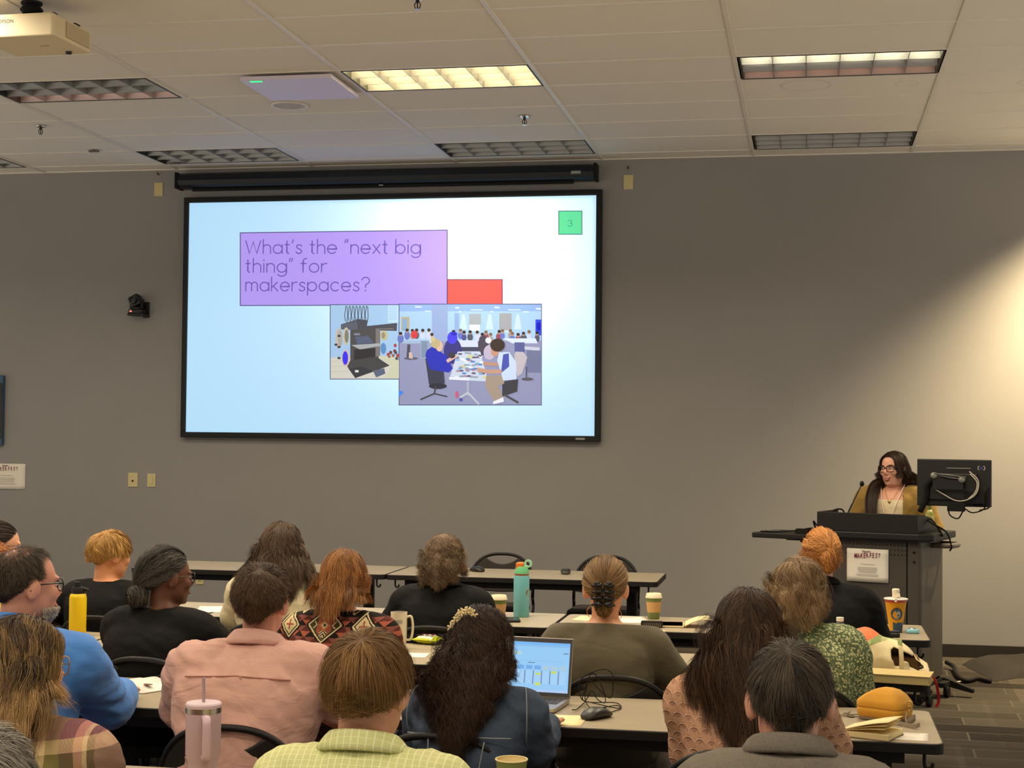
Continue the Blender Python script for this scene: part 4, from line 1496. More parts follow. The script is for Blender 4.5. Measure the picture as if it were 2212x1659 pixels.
class Body:
    """measurements of one figure in its own frame: origin on the floor under the hips, facing +y"""
    def __init__(s, hc, hrot, bw=1.0, bd=1.0, pz=.47, slump=.03, hs=1.0, sw=.168, drop=.0, full=False):
        s.full = full
        s.hc, s.R, s.bw, s.bd, s.pz, s.hs, s.sw = Vector(hc), hrot, bw, bd, pz, hs, sw
        s.N = s.hc + Vector((0, -.035, -.122 * hs - drop))
        s.P = Vector((0, 0, pz))
        s.C = (s.P + s.N) * .5 + Vector((0, -slump, 0))

    def spine(s, t):
        return s.P * (1 - t) ** 2 + s.C * 2 * t * (1 - t) + s.N * t * t

    LEV = ((0, .172, .118), (.06, .190, .138), (.16, .184, .136), (.32, .166, .122), (.48, .166, .122), (.64, .178, .126), (.76, .186, .124), (.84, .180, .112), (.90, .142, .094), (.95, .094, .076), (1.0, .064, .064))

    def torso(s, g, inf=0.0, t1=1.0, belly=0.0):
        rings = []
        for t, a, b in s.LEV:
            if t > t1:
                break
            c = s.spine(t)
            k = min(1, (1 - t) / .12)
            a = a * (1 + (s.bw - 1) * k) + inf
            b = b * (1 + (s.bd - 1) * k) + inf
            ring = []
            for j in range(28):
                ph = 2 * math.pi * j / 28
                cx_, sy_ = math.cos(ph), math.sin(ph)
                e = .86
                px_ = math.copysign(abs(cx_) ** e, cx_) * a
                py_ = math.copysign(abs(sy_) ** e, sy_) * b
                if belly and sy_ > 0 and t < .5:
                    py_ += belly * sy_ * math.sin(min(1, t / .5) * math.pi)
                ring.append(c + Vector((px_, py_, 0)))
            rings.append(ring)
        g.rings(rings)

    def shoulder(s, side):
        return s.spine(.835) + Vector((side * s.sw * s.bw, .012, -.008))

    def arm(s, g, side, elbow, wrist, inf=0.0, t_end=1.0, puff=0.0):
        S = s.shoulder(side)
        E, W = Vector(elbow), Vector(wrist)
        inner = s.spine(.84) + Vector((side * .07 * s.bw, 0, 0))
        k = .5 + .5 * s.bw
        path = [inner, S, S.lerp(E, .35), S.lerp(E, .75), E, E.lerp(W, .35), E.lerp(W, .75), W]
        rad = [.075, .071, .061, .052, .047, .046, .037, .030]
        rad = [r * k + inf for r in rad]
        if puff:
            rad = [r + puff * w for r, w in zip(rad, (0, .0, .3, .6, 1, 1, 1.0, .6))]
        if t_end < 1:
            n = int(round(4 + t_end * 3)) if t_end > 0 else 5
            path, rad = path[:n], rad[:n]
        g.tube(bez(path, 30), np.interp(np.linspace(0, 1, len(bez(path, 30))), np.linspace(0, 1, len(rad)), rad), 14)
        g.ell(S, (.070 * k + inf, .066 * k + inf, .070 * k + inf), nu=16, nv=10)
        g.ell(E, (.046 * k + inf,) * 3, nu=14, nv=8)

    def hand(s, g, side, elbow, wrist, curl=.5):
        W = Vector(wrist)
        f = (W - Vector(elbow)).normalized()
        f = (f + Vector((0, 0, .25 if f.z < -.2 else 0))).normalized()
        up = Vector((0, 0, 1))
        sd = f.cross(up).normalized()
        up = sd.cross(f)
        Rm_ = Matrix((sd, f, up)).transposed()
        g.ell(W + f * .045, (.042, .055, .017), Rm_, 16, 10)
        for i, (o, L) in enumerate(((-.033, .070), (-.011, .080), (.012, .076), (.034, .058))):
            o *= side
            b = W + f * .085 + sd * o * 1.05
            d1 = (f + sd * o * 4.0).normalized()
            p1 = b + d1 * L * .45
            p2 = p1 + (d1 - up * curl * .7).normalized() * L * .32
            p3 = p2 + (d1 - up * curl * 1.8).normalized() * L * .26
            g.tube([b - f * .02, b, p1, p2, p3], [.0085, .0088, .0082, .0076, .006], 8)
        b = W + f * .03 - sd * side * .036
        g.tube([b, b - sd * side * .022 + f * .024 - up * .006, b - sd * side * .026 + f * .056 - up * .012], [.011, .0095, .007], 8)

    def head(s, g):
        h = s.hs

        def P(x, y, z):
            return s.R @ (Vector((x, y, z)) * h) + s.hc

        def e(c, r, R=None):
            g.ell(P(*c), [v * h for v in r], s.R @ R if R is not None else s.R, 22, 14)
        e((0, -.008, .022), (.075, .095, .09))
        e((0, .02, -.045), (.061, .072, .075))
        e((0, .036, -.078), (.046, .05, .04))
        e((0, .072, -.098), (.021, .016, .015))
        if s.full:
            e((0, .016, -.060), (.070, .064, .060)); e((0, .020, -.096), (.054, .056, .030))
        for sd in (-1, 1):
            e((sd * .035, .060, -.026), (.028, .028, .028))
            e((sd * .030, .0805, .019), (.022, .012, .007))
            e((sd * .079, -.012, -.010), (.0105, .020, .033), rotm(math.radians(-12), 0, sd * math.radians(-18)))
        g.tube([P(0, .086, .012), P(0, .100, -.012), P(0, .110, -.030)], [.007 * h, .009 * h, .0115 * h], 10)
        e((0, .098, -.034), (.0165, .012, .0085))
        e((0, .088, -.060), (.022, .010, .0075))
        e((0, .084, -.072), (.019, .011, .0075))
        g.tube([P(0, -.018, -.03), P(0, -.024, -.10), s.N + Vector((0, .004, -.03))], [.053 * h, .052 * h, .062], 16)

    def legs(s, g, inf=0.0, standing=False, foot=False):
        for sd in (-1, 1):
            H_ = s.P + Vector((sd * .09, .0, .03))
            if standing:
                path = [H_ + Vector((0, 0, .02)), Vector((sd * .095, .01, .70)), Vector((sd * .10, .02, .47)), Vector((sd * .10, .0, .28)), Vector((sd * .10, -.02, .09))]
            else:
                path = [H_ + Vector((0, -.02, .01)), Vector((sd * .105, .2, .525)), Vector((sd * .12, .40, .515)), Vector((sd * .12, .445, .30)), Vector((sd * .12, .43, .09))]
            rad = [.095, .083, .062, .056, .042]
            c = bez(path, 24)
            g.tube(c, np.interp(np.linspace(0, 1, len(c)), np.linspace(0, 1, 5), rad) + inf, 14)
            g.ell(H_, (.10 + inf, .11 + inf, .085 + inf), nu=16, nv=10)
            if foot:
                a = path[-1]
                g.tube([a + Vector((0, -.02, -.03)), a + Vector((0, .05, -.045)), a + Vector((sd * .01, .13, -.06)), a + Vector((sd * .012, .175, -.063))], [.038, .038, .03, .02], 12)


CR_C = Vector((0, -.008, .022))
CR_R = np.array([.0765, .0965, .0915])


def scalp_ok(d, grow=0.0):
    """where hair grows on the unit sphere of the skull"""
    h = np.maximum(1e-6, np.hypot(d[:, 0], d[:, 1]))
    c = -d[:, 1] / h
    zmin = np.where(c > 0, -.15 - .68 * c, -.15 - .75 * c)
    return d[:, 2] > zmin - grow


def rand_dirs(rs, n, ok):
    out = []
    tot = 0
    while tot < n:
        d = rs.normal(size=(n * 2, 3))
        d /= np.linalg.norm(d, axis=1)[:, None]
        d = d[ok(d)]
        out.append(d)
        tot += len(d)
    return np.concatenate(out)[:n]


def ribbons(P, width, tone, centre, rs, roll=.5):
    """hair strands as narrow blades facing outward"""
    n, k = P.shape[:2]
    T = np.gradient(P, axis=1)
    T /= np.maximum(1e-9, np.linalg.norm(T, axis=2))[..., None]
    O = P - centre
    O /= np.maximum(1e-9, np.linalg.norm(O, axis=2))[..., None]
    S = np.cross(T, O)
    S /= np.maximum(1e-6, np.linalg.norm(S, axis=2))[..., None]
    U = np.cross(S, T)
    a = rs.uniform(-roll, roll, size=(n, 1, 1))
    S = S * np.cos(a) + U * np.sin(a)
    s = np.linspace(0, 1, k)
    w = (width * np.minimum(1, 1.25 - s ** 3 * 1.0))[None, :, None] if np.isscalar(width) else width[:, None, None] * np.minimum(1, 1.25 - s ** 3)[None, :, None]
    V = np.stack([P - S * w / 2, P + S * w / 2], axis=2).reshape(-1, 3)
    i = np.arange(n)[:, None] * (k * 2) + np.arange(k - 1)[None] * 2
    F = np.stack([i, i + 1, i + 3, i + 2], axis=2).reshape(-1, 4)
    tn = np.repeat(tone, k * 2) if tone.ndim == 1 else np.repeat(tone, 2, axis=1).ravel()
    return V, F, tn


def raw_mesh(name, parts):
    """one mesh out of (verts, quads, tone) arrays"""
    off, Vs, Fs, Ts = 0, [], [], []
    for V, F, t in parts:
        Vs.append(V); Fs.append(F + off); Ts.append(t); off += len(V)
    V, F, t = np.concatenate(Vs).astype(np.float32), np.concatenate(Fs).astype(np.int32), np.concatenate(Ts).astype(np.float32)
    me = bpy.data.meshes.new(name)
    me.vertices.add(len(V)); me.vertices.foreach_set('co', V.ravel())
    me.loops.add(F.size); me.loops.foreach_set('vertex_index', F.ravel())
    me.polygons.add(len(F)); me.polygons.foreach_set('loop_start', np.arange(0, F.size, 4, dtype=np.int32))
    at_ = me.attributes.new('tone', 'FLOAT', 'POINT'); at_.data.foreach_set('value', t)
    me.update(calc_edges=True)
    me.polygons.foreach_set('use_smooth', [True] * len(F))
    return me


def cap_mesh(B, off, ok, tone=.3, nu=56, nv=40):
    h = B.hs
    R = np.array(B.R)
    th = np.linspace(.02, math.pi - .02, nv)
    ph = np.linspace(0, 2 * math.pi, nu, endpoint=False)
    d = np.stack([np.sin(th)[:, None] * np.cos(ph), np.sin(th)[:, None] * np.sin(ph), np.cos(th)[:, None] * np.ones(nu)], axis=2).reshape(-1, 3)
    good = ok(d)
    V = (np.array(CR_C) + d * CR_R * off) * h @ R.T + np.array(B.hc)
    F = []
    for i in range(nv - 1):
        for j in range(nu):
            q = (i * nu + j, i * nu + (j + 1) % nu, (i + 1) * nu + (j + 1) % nu, (i + 1) * nu + j)
            if all(good[k] for k in q):
                F.append(q[::-1])
    return V, np.array(F, np.int32), np.full(len(V), tone)


def hair(B, parent, seed, dark, light, n=2400, L=(.03, .05), steps=14, grav=.0, inertia=.6, lift=(1.03, 1.12), whorl=(0, -.5, .86), part=None, wave=0.0, wlen=.05, curl=0.0,
         clump=.5, nclump=130, width=.0022, gather=None, bun=None, ok=None, streak=.5, flow=.35, body_pad=.012, name='hair', rough=.42, cap=True, spread=0.0, ends=0.0, thin=None, pull=0.0, hug=None, ombre=0.0, side_short=None, down=None, sidepush=0.0, tone_bias=0.0):
    if hug is None:
        hug = .55 if L[1] <= .115 else 0
    rs = np.random.RandomState(seed)
    ok = ok or scalp_ok
    n, width, clump = int(n * 2.2), width * .5, clump * .8
    h = B.hs
    R = np.array(B.R)
    hc = np.array(B.hc)
    d = rand_dirs(rs, n, ok)
    if thin is not None:
        keep = rs.uniform(size=len(d)) < thin(d)
        d = d[keep]
    gd = rand_dirs(rs, nclump, ok)
    d = np.concatenate([gd, d])
    N_ = len(d)
    owner = np.argmax(d @ gd.T + rs.normal(0, .004, size=(N_, nclump)), axis=1)
    layer = rs.uniform(0, 1, size=N_) ** .7
    layer = .5 * layer + .5 * layer[owner]
    off = lift[0] + (lift[1] - lift[0]) * layer
    C0 = np.array(CR_C)
    toW = lambda q: (C0 + q) * h @ R.T + hc          # skull frame -> figure frame
    pr = d * CR_R
    if gather is None:
        if part is not None:
            th_ = np.tanh((d[:, 0] - part) / .14)
            away = np.stack([th_ * .9, -.30 - .6 * (1 - np.abs(th_)), np.full(N_, -.1)], 1)
        else:
            w = np.array(whorl) / np.linalg.norm(whorl)
            away = d - (d @ w)[:, None] * w * 1.0
            away /= np.maximum(.05, np.linalg.norm(away, axis=1))[:, None]
        if down is not None:
            away = away + np.array(down)
        nrm = d / CR_R
        nrm /= np.linalg.norm(nrm, axis=1)[:, None]
        tang = away - (away * nrm).sum(1)[:, None] * nrm
        tang /= np.maximum(.05, np.linalg.norm(tang, axis=1))[:, None]
        D = (tang * .85 + nrm * .35) @ R.T
        P = np.empty((N_, steps, 3))
        p = toW(pr * 1.012)
        Ls = rs.uniform(L[0], L[1], size=N_)
        Ls = .35 * Ls + .65 * Ls[owner]
        if side_short is None:
            side_short = .5 if L[1] <= .135 else 1.0
        Ls = Ls * np.where((np.abs(d[:, 0]) > .78) & (d[:, 2] < .30), side_short, 1.0)
        st = (Ls / (steps - 1))[:, None]
        g = np.array([0, 0, -1.0])
        cols = [(np.array(B.spine(.80)), np.array([.192 * B.bw + body_pad, .128 * B.bd + body_pad, .20])), (np.array(B.spine(.93)), np.array([.165 * B.bw, .095 * B.bd + body_pad, .075])),
                (np.array(B.spine(.5)), np.array([.176 * B.bw + body_pad, .128 * B.bd + body_pad, .26]))]
        nk = (np.array(B.hc) + np.array(B.N)) / 2
        cols.append((nk, np.array([.06, .062, .12])))
        for sd in (-1, 1):
            cols.append((np.array(B.shoulder(sd)), np.array([.085, .078, .078]) * B.bw + body_pad * .5))
        cc = hc + (C0 * h) @ R.T
        for k in range(steps):
            P[:, k] = p
            f = k / (steps - 1)
            D = D * inertia + g * grav * (.3 + f) + rs.normal(0, spread, size=(N_, 3)) if spread else D * inertia + g * grav * (.3 + f)
            q = (p - cc) @ R / h
            e = np.linalg.norm(q / CR_R, axis=1)
            nr = q / CR_R ** 2
            nr /= np.maximum(1e-6, np.linalg.norm(nr, axis=1))[:, None]
            if flow:
                ww = (tang * flow) @ R.T
                D = D + ww * np.clip(1.5 - e, 0, .6)[:, None]
            if pull:
                D = D + pull * min(1, f * 3) * np.stack([-(p[:, 0] - hc[0]) / .10, np.full(N_, -.8), np.zeros(N_)], 1)
            if sidepush:
                D = D + (np.sign(d[:, :1]) * np.array([[sidepush, 0, 0]])) @ R.T * (1 - f)
            D /= np.maximum(1e-6, np.linalg.norm(D, axis=1))[:, None]
            p = p + D * st
            q = (p - cc) @ R / h
            e = np.linalg.norm(q / CR_R, axis=1)
            want = 1 + (off - 1) * min(1, (k + 1) / (steps * .3))
            sc = np.where(e < want, want / np.maximum(e, 1e-6), 1)
            if hug:
                sc = np.where(e > want, 1 - hug * np.clip((q[:, 2] + .085) / .05, 0, 1) * (1 - want / np.maximum(e, 1e-6)), sc)
            p = (q * sc[:, None]) * h @ R.T + cc
            if True:
                for c_, r_ in (cols if L[1] > .115 else cols[3:4]):
                    q = (p - c_) / r_
                    e = np.linalg.norm(q, axis=1)
                    lim = 1 + .10 * layer
                    sc = np.where(e < lim, lim / np.maximum(e, 1e-6), 1)
                    p = c_ + (p - c_) * sc[:, None]
    else:
        # swept up and back along the skull to one spot
        tgt = np.array(gather, float)
        tl = np.linalg.norm(tgt)
        t = tgt / tl
        s = np.linspace(0, 1, steps)
        cosw = np.clip(d @ t, -.999, .999)
        om = np.arccos(cosw)[:, None]
        ss = s[None] ** .85
        a, b = np.sin((1 - ss) * om) / np.sin(om), np.sin(ss * om) / np.sin(om)
        q = a[..., None] * d[:, None] + b[..., None] * t[None, None]
        bulge = 1 + (off - 1)[:, None] * np.minimum(1, s[None] * 4) * (1 + ends * np.sin(s * math.pi)[None])
        q = q * CR_R * (bulge + (tl - 1) * s[None] ** 3)[..., None]
        P = (C0 + q) * h @ R.T + hc
    s = np.linspace(0, 1, P.shape[1])
    own = P[owner]
    c = (clump * np.minimum(1, s * 1.3) ** .8)[None, :, None]
    jit = rs.normal(0, .0022, size=(N_, 1, 3)) * (1 + 1.5 * s[None, :, None])
    P = P * (1 - c) + own * c + jit
    if wave:
        ph = rs.uniform(0, 6.28, size=N_)
        ph = ph[owner] + rs.normal(0, .35, size=N_)
        ln = np.cumsum(np.concatenate([np.zeros((N_, 1)), np.linalg.norm(np.diff(P, axis=1), axis=2)], 1), 1)
        an = ln / wlen * 6.283 + ph[:, None]
        amp = wave * np.minimum(1, ln / .05)
        T = np.gradient(P, axis=1); T /= np.maximum(1e-9, np.linalg.norm(T, axis=2))[..., None]
        e1 = np.cross(T, np.array([.13, .97, .2])); e1 /= np.maximum(1e-6, np.linalg.norm(e1, axis=2))[..., None]
        e2 = np.cross(T, e1)
        P = P + e1 * (np.sin(an) * amp)[..., None] + e2 * (np.cos(an) * amp * (curl if curl else .35))[..., None]
    tone = np.clip(rs.uniform(0, 1, N_) * (1 - streak) + rs.uniform(0, 1, nclump)[owner] * streak + tone_bias, 0, 1)
    if ombre:
        tone = np.clip(tone[:, None] + ombre * (s[None] - .45), 0, 1)
    parts = [ribbons(P, width, tone, hc, rs)]
    if cap:
        parts.append(cap_mesh(B, 1.008, ok))
    if bun is not None:
        bc, br, bn, tw = bun
        bc = np.array(bc) * h @ R.T + hc
        m_ = bn
        ax = rs.normal(size=(m_, 3)) * .35 + np.array(tw)
        ax /= np.linalg.norm(ax, axis=1)[:, None]
        u = np.cross(ax, rs.normal(size=(m_, 3))); u /= np.linalg.norm(u, axis=1)[:, None]
        v = np.cross(ax, u)
        th = rs.uniform(0, 6.28, m_)[:, None] + np.linspace(0, 2.4, 12)[None]
        lat = rs.uniform(-.8, .8, m_)[:, None]
        rad = np.sqrt(1 - lat ** 2) * rs.uniform(.86, 1.06, (m_, 1))
        Q = (u[:, None] * np.cos(th)[..., None] + v[:, None] * np.sin(th)[..., None]) * rad[..., None] + ax[:, None] * lat[..., None]
        Q = (Q * np.array(br) * h) @ R.T + bc
        parts.append(ribbons(Q, width * 1.3, np.clip(rs.uniform(0, 1, m_) + tone_bias, 0, 1), bc, rs, .4))
        g = G(); g.ell(Vector(bc), [v_ * h * .86 for v_ in br], B.R, 20, 14)
        qf = np.array([f for f in g.f if len(f) == 4])
        parts.append((np.array(g.v), qf, np.full(len(g.v), .1)))
    me = raw_mesh(name, parts)
    return mesh_obj(name, me, hair_mat(dark, light, rough), parent)


EYEWHITE = flat('eye_white', (228, 222, 214), .25, 0, .5, 0)
IRIS = flat('iris_brown', (52, 36, 26), .2, 0, .5, 0)
LIPS = flat('lips', (168, 96, 84), .5, 0, .35, .05)


def face_parts(B, parent, smile=False, lips=LIPS):
    h = B.hs

    def P(x, y, z):
        return B.R @ (Vector((x, y, z)) * h) + B.hc
    for sd in (-1, 1):
        g = G(); g.ell(P(sd * .031, .0775, .003), (.0125 * h, .0125 * h, .0066 * h), B.R, 14, 10)
        e = g.build('eye', EYEWHITE, parent, 180)
        g = G(); g.ell(P(sd * .031, .0865, .003), (.0052 * h, .0042 * h, .0054 * h), B.R, 12, 8); g.build('iris', IRIS, e, 180)
    if smile:
        g = G()
        rings = []
        g.tube([P(-.026, .082, -.056), P(-.016, .0935, -.0605), P(0, .097, -.062), P(.016, .0935, -.0605), P(.026, .082, -.056)], [.002 * h, .0042 * h, .0045 * h, .0042 * h, .002 * h], 8)
        g.tube([P(-.026, .082, -.056), P(-.015, .0925, -.0725), P(0, .0955, -.0765), P(.015, .0925, -.0725), P(.026, .082, -.056)], [.002 * h, .0046 * h, .0055 * h, .0046 * h, .002 * h], 8)
        lp = g.build('lips', lips, parent, 180)
        g = G(); g.tube([P(-.020, .086, -.0605), P(-.011, .0935, -.0645), P(0, .0955, -.066), P(.011, .0935, -.0645), P(.020, .086, -.0605)], [.002 * h, .0042 * h, .0048 * h, .0042 * h, .002 * h], 8)
        g.build('teeth', flat('teeth', (236, 226, 208), .3, 0, .5, 0), lp, 180)
    else:
        g = G(); g.tube([P(-.022, .084, -.064), P(-.010, .0955, -.064), P(0, .0985, -.0655), P(.010, .0955, -.064), P(.022, .084, -.064)], [.002 * h, .0045 * h, .005 * h, .0045 * h, .002 * h], 8)
        g.build('lips', lips, parent, 180)
    return P


def glasses(B, parent, mat, rx=.026, rz=.019, cat=0.0, w=.0022):
    h = B.hs

    def P(x, y, z):
        return B.R @ (Vector((x, y, z)) * h) + B.hc
    g = G()
    for sd in (-1, 1):
        pts = []
        for i in range(28):
            a = 2 * math.pi * i / 28
            c_, s_ = math.cos(a), math.sin(a)
            x_ = math.copysign(abs(c_) ** .75, c_) * rx
            z_ = math.copysign(abs(s_) ** .8, s_) * rz + cat * max(0, sd * x_ / rx) * (1 if s_ > 0 else .2)
            pts.append(P(sd * .033 + x_, .1 - abs(sd * .033 + x_) * .16, .0 + z_))
        g.tube(pts, w * h, 6, closed=True)
        g.tube([P(sd * (.033 + rx), .0905, .006), P(sd * .074, .05, .008), P(sd * .082, -.004, .006), P(sd * .083, -.025, -.012)], w * .9 * h, 6)
    g.tube([P(-.009, .0985, .004), P(0, .1015, .007), P(.009, .0985, .004)], w * h, 6)
    return g.build('glasses', mat, parent, 180)


def collar(B, parent, mat, r=.066, ht=.04, flare=.03, tilt=-.38, back=.0, sag=0.0):
    g = G()
    rings = []
    c = B.N + Vector((0, back, .0))
    ht = ht * .62
    sec = ((0, -.022), (.0, ht), (.004, ht + .003), (.010, ht * .75), (flare * .7, .0), (flare * .9, -.012), (flare * .8, -.017))
    for j in range(40):
        a = 2 * math.pi * j / 40
        dx, dy = math.cos(a), math.sin(a)
        ring = []
        for o, z in sec:
            ring.append(c + Vector((dx * (r + o * (1.35 + .25 * abs(dx))), dy * (r + .004 + o), z + tilt * dy * r - sag * abs(dx))))
        rings.append(ring)
    g.rings(rings, cap=False, closed=True)
    o = g.build('collar', mat, parent, 180)
    return o


PEOPLE = []


def person(label, px, py, y, yaw=0.0, head_yaw=0.0, nod=0.0, tilt=0.0, hy=.10, hx=0.0, bw=1.0, bd=1.0, hair_th=.014, hs=1.0, skin_rgb=(214, 160, 130), cloth=None, cloth_name='shirt', inf=.012,
           elbows=None, wrists=None, legs_mat=None, standing=False, slump=.03, fold=.004, fscale=(9, 9, 20), cut=None, sleeve=1.0, voxel=.0078, sw=.168, puff=0.0, drop=0.0, pz=None, seed=1, shoes=True, smile=False, belly=0.0, cvoxel=.011, full=False):
    top = at(px, py, y)
    pz = pz if pz is not None else (.86 if standing else .475)
    hcz = top.z - hair_th * hs - .112 * hs
    Ry = Matrix.Rotation(yaw, 3, 'Z')
    loc = Vector((top.x, top.y, 0)) - Ry @ Vector((hx, hy, 0))
    hrot = Matrix.Rotation(head_yaw, 3, 'Z') @ Matrix.Rotation(nod, 3, 'X') @ Matrix.Rotation(tilt, 3, 'Y')
    B = Body((hx, hy, hcz), hrot, bw, bd, pz, slump, hs, sw, drop, full)
    if standing:
        el = elbows or ((-.27, .02, B.N.z - .28), (.27, .02, B.N.z - .28))
        wr = wrists or ((-.2, .22, B.N.z - .36), (.2, .22, B.N.z - .36))
    else:
        el = elbows or ((-.235, .07, .80), (.235, .07, .80))
        wr = wrists or ((-.13, .28, .635), (.13, .28, .635))
    g = G()
    B.torso(g); B.head(g); B.legs(g, 0, standing, True)
    for i, sd in enumerate((-1, 1)):
        B.arm(g, sd, el[i], wr[i]); B.hand(g, sd, el[i], wr[i])
    me = remeshed(g, voxel, 2, 'person')
    o = mesh_obj('person', me, skin(skin_rgb), None)
    o.location = loc
    o.rotation_euler = (0, 0, yaw)
    tag(o, label, 'person')
    g = G()
    B.torso(g, inf, belly=belly)
    for i, sd in enumerate((-1, 1)):
        B.arm(g, sd, el[i], wr[i], inf, sleeve, puff)
    me = remeshed(g, cvoxel, 5, cloth_name)
    if fold:
        fold_cloth(me, fold, fscale, seed * 3.7)
    zb = (B.N.z + .012, -.35) if cut is None else (B.N.z + cut[0], cut[1])
    cut_above(me, zb[0], zb[1], B.N.y)
    sh = mesh_obj(cloth_name, me, cloth, o)
    sl = sh.modifiers.new('thick', 'SOLIDIFY'); sl.thickness = .003; sl.offset = -1
    g = G(); B.legs(g, .010, standing)
    g.ell(B.P + Vector((0, 0, .03)), (.185 * bw, .13 * bd, .10))
    me = remeshed(g, .014, 4, 'trousers')
    cut_above(me, B.P.z + .10, 0)
    mesh_obj('trousers', me, legs_mat or flat('dark_trousers', (38, 38, 44), .8), o)
    if shoes:
        for sd in (-1, 1):
            g = G()
            a = Vector((sd * .12, .43, 0)) if not standing else Vector((sd * .10, -.02, 0))
            rg = []
            for yy, w, hh in ((-.06, .030, .05), (-.03, .04, .075), (.03, .042, .085), (.09, .044, .062), (.15, .046, .048), (.19, .036, .038), (.205, .018, .028)):
                rg.append([a + Vector((w * math.cos(t), yy, max(.003, hh / 2 + hh / 2 * math.sin(t)))) for t in [2 * math.pi * k / 14 for k in range(14)]])
            g.rings(rg); g.build('shoe', flat('dark_shoe', (34, 30, 28), .5), o, 60)
    face_parts(B, o, smile)
    PEOPLE.append((o, B))
    return o, B


def hair_lock(B, parent, path, radius, seed, dark, light, n=700, width=.0018, name='hair_lock'):
    """a hank of hair laid along a path in the figure's frame"""
    rs = np.random.RandomState(seed)
    C = np.array([list(p) for p in bez(path, 24)])
    k = len(C)
    s = np.linspace(0, 1, k)
    a, rr = rs.uniform(0, 6.28, n), np.sqrt(rs.uniform(0, 1, n))
    T = np.gradient(C, axis=0); T /= np.linalg.norm(T, axis=1)[:, None]
    e1 = np.cross(T, np.array([0, 1.0, .1])); e1 /= np.linalg.norm(e1, axis=1)[:, None]
    e2 = np.cross(T, e1)
    prof = np.interp(s, np.linspace(0, 1, len(radius)), radius)
    tw = a[:, None] + .5 * np.sin(s * 3)[None]
    P = C[None] + (np.cos(tw) * rr[:, None] * prof[None])[..., None] * e1[None] + (np.sin(tw) * rr[:, None] * prof[None] * .5)[..., None] * e2[None]
    P = P + rs.normal(0, .0016, (n, 1, 3)) + np.cumsum(rs.normal(0, .0005, (n, k, 3)), axis=1)
    tone = np.clip(rs.uniform(0, 1, n) * .6 + .4 * (np.sin(a * 3) * .5 + .5) - .1, 0, 1)
    me = raw_mesh(name, [ribbons(P, width, tone, C.mean(0) + np.array([0, -.1, 0]), rs)])
    return mesh_obj(name, me, hair_mat(dark, light), parent)
# ---------------------------------------------------------------- clothing
def cloth(name, rgb, rough=.85, weave=420, wb=.12, var=.08, folds=.25):
    m = M(name)
    c = srgb(*rgb)
    lo = tuple(v * (1 - var) for v in c[:3]) + (1,)
    hi = tuple(min(1, v * (1 + var)) for v in c[:3]) + (1,)
    m.base(m.mix(m.noise(14, 4), lo, hi)).set(rough, 0, .2)
    m.b.inputs['Sheen Weight'].default_value = .12 if max(rgb) > 40 else 0
    h = m.noise(weave, 2) * wb + m.noise(8, 3, .5, m.coord('Object', (1, 1, 2.0)), 1.0) * folds * 4
    m.bump(h, .5, .010)
    return m.m


BLACK_KNIT = cloth('black_knit', (17, 15, 14))
BLACK_JACKET = cloth('black_jacket', (13, 12, 12), .8)
BLUE_SHIRT = cloth('blue_cotton', (76, 134, 212), .75)
PINK_SHIRT = cloth('pink_cotton', (210, 164, 150), .8, folds=.5)
CREAM_KNIT = cloth('cream_knit', (206, 194, 160))
OLIVE_TOP = cloth('olive_jersey', (98, 90, 70))
MUSTARD = cloth('mustard_cardigan', (142, 112, 56))
CREAM_TOP = cloth('cream_top', (226, 208, 172))
YELLOW_TOP = cloth('yellow_top', (226, 196, 40))
GREY_TOP = cloth('grey_top', (120, 116, 110))
BLACK_TOP = cloth('black_cotton', (13, 12, 12), .85)

m = M('denim')
nz = m.noise(300, 2, .6, m.coord('Object', (1, 1, .25)))
m.base(m.mix(nz, m.mix(m.noise(7, 4), srgb(34, 42, 58), srgb(60, 72, 92)), srgb(78, 92, 112))).set(.8, 0, .2).bump(m.noise(24, 4, .6, None, 1) * 1.5 + nz * .2, .4, .005)
DENIM = m.m
DENIM_SEAM = flat('denim_seam', (126, 132, 138), .8)

m = M('plaid_flannel')
x, y, z = m.xyz()
u, v = (x * 4.2 + z * .8 + y * .6 + 20.15), (z * 4.6 - x * .5 + 10.0)
pal = [(0, srgb(152, 108, 112)), (.28, srgb(112, 104, 58)), (.46, srgb(206, 176, 128)), (.54, srgb(112, 104, 58)), (.68, srgb(88, 58, 58)), (.82, srgb(192, 134, 118)), (.9, srgb(214, 186, 146)), (.94, srgb(84, 62, 62))]
pal2 = [(0, srgb(112, 102, 60)), (.30, srgb(212, 180, 134)), (.44, srgb(146, 96, 100)), (.66, srgb(84, 66, 58)), (.74, srgb(196, 160, 118)), (.8, srgb(150, 110, 112)), (.95, srgb(70, 58, 56))]
ca, cb = m.ramp(u.fract(), pal, True), m.ramp(v.fract(), pal2, True)
tw = ((x + z) * 130).fract().lt(.5)
m.base(m.mix(.5 + (tw - .5) * .1, ca, cb)).set(.9, 0, .15).bump(m.noise(300, 2), .25, .003)
PLAID = m.m

m = M('lime_stripe_cotton')
x, y, z = m.xyz()
nzz = m.noise(5, 3)
xx = x + nzz * .012
st1 = (xx * 62).fract().lt(.16)
st2 = ((z + y * .6 + nzz * .02) * 62).fract().lt(.14)
basec = m.mix(m.noise(400, 1), srgb(198, 200, 136), srgb(212, 213, 152))
m.base(m.mix((st1 * .75).max(st2 * .45), basec, srgb(236, 236, 192))).set(.85, 0, .15).bump(m.noise(20, 4, .6, None, 1.2), .3, .006)
LIME_SHIRT = m.m

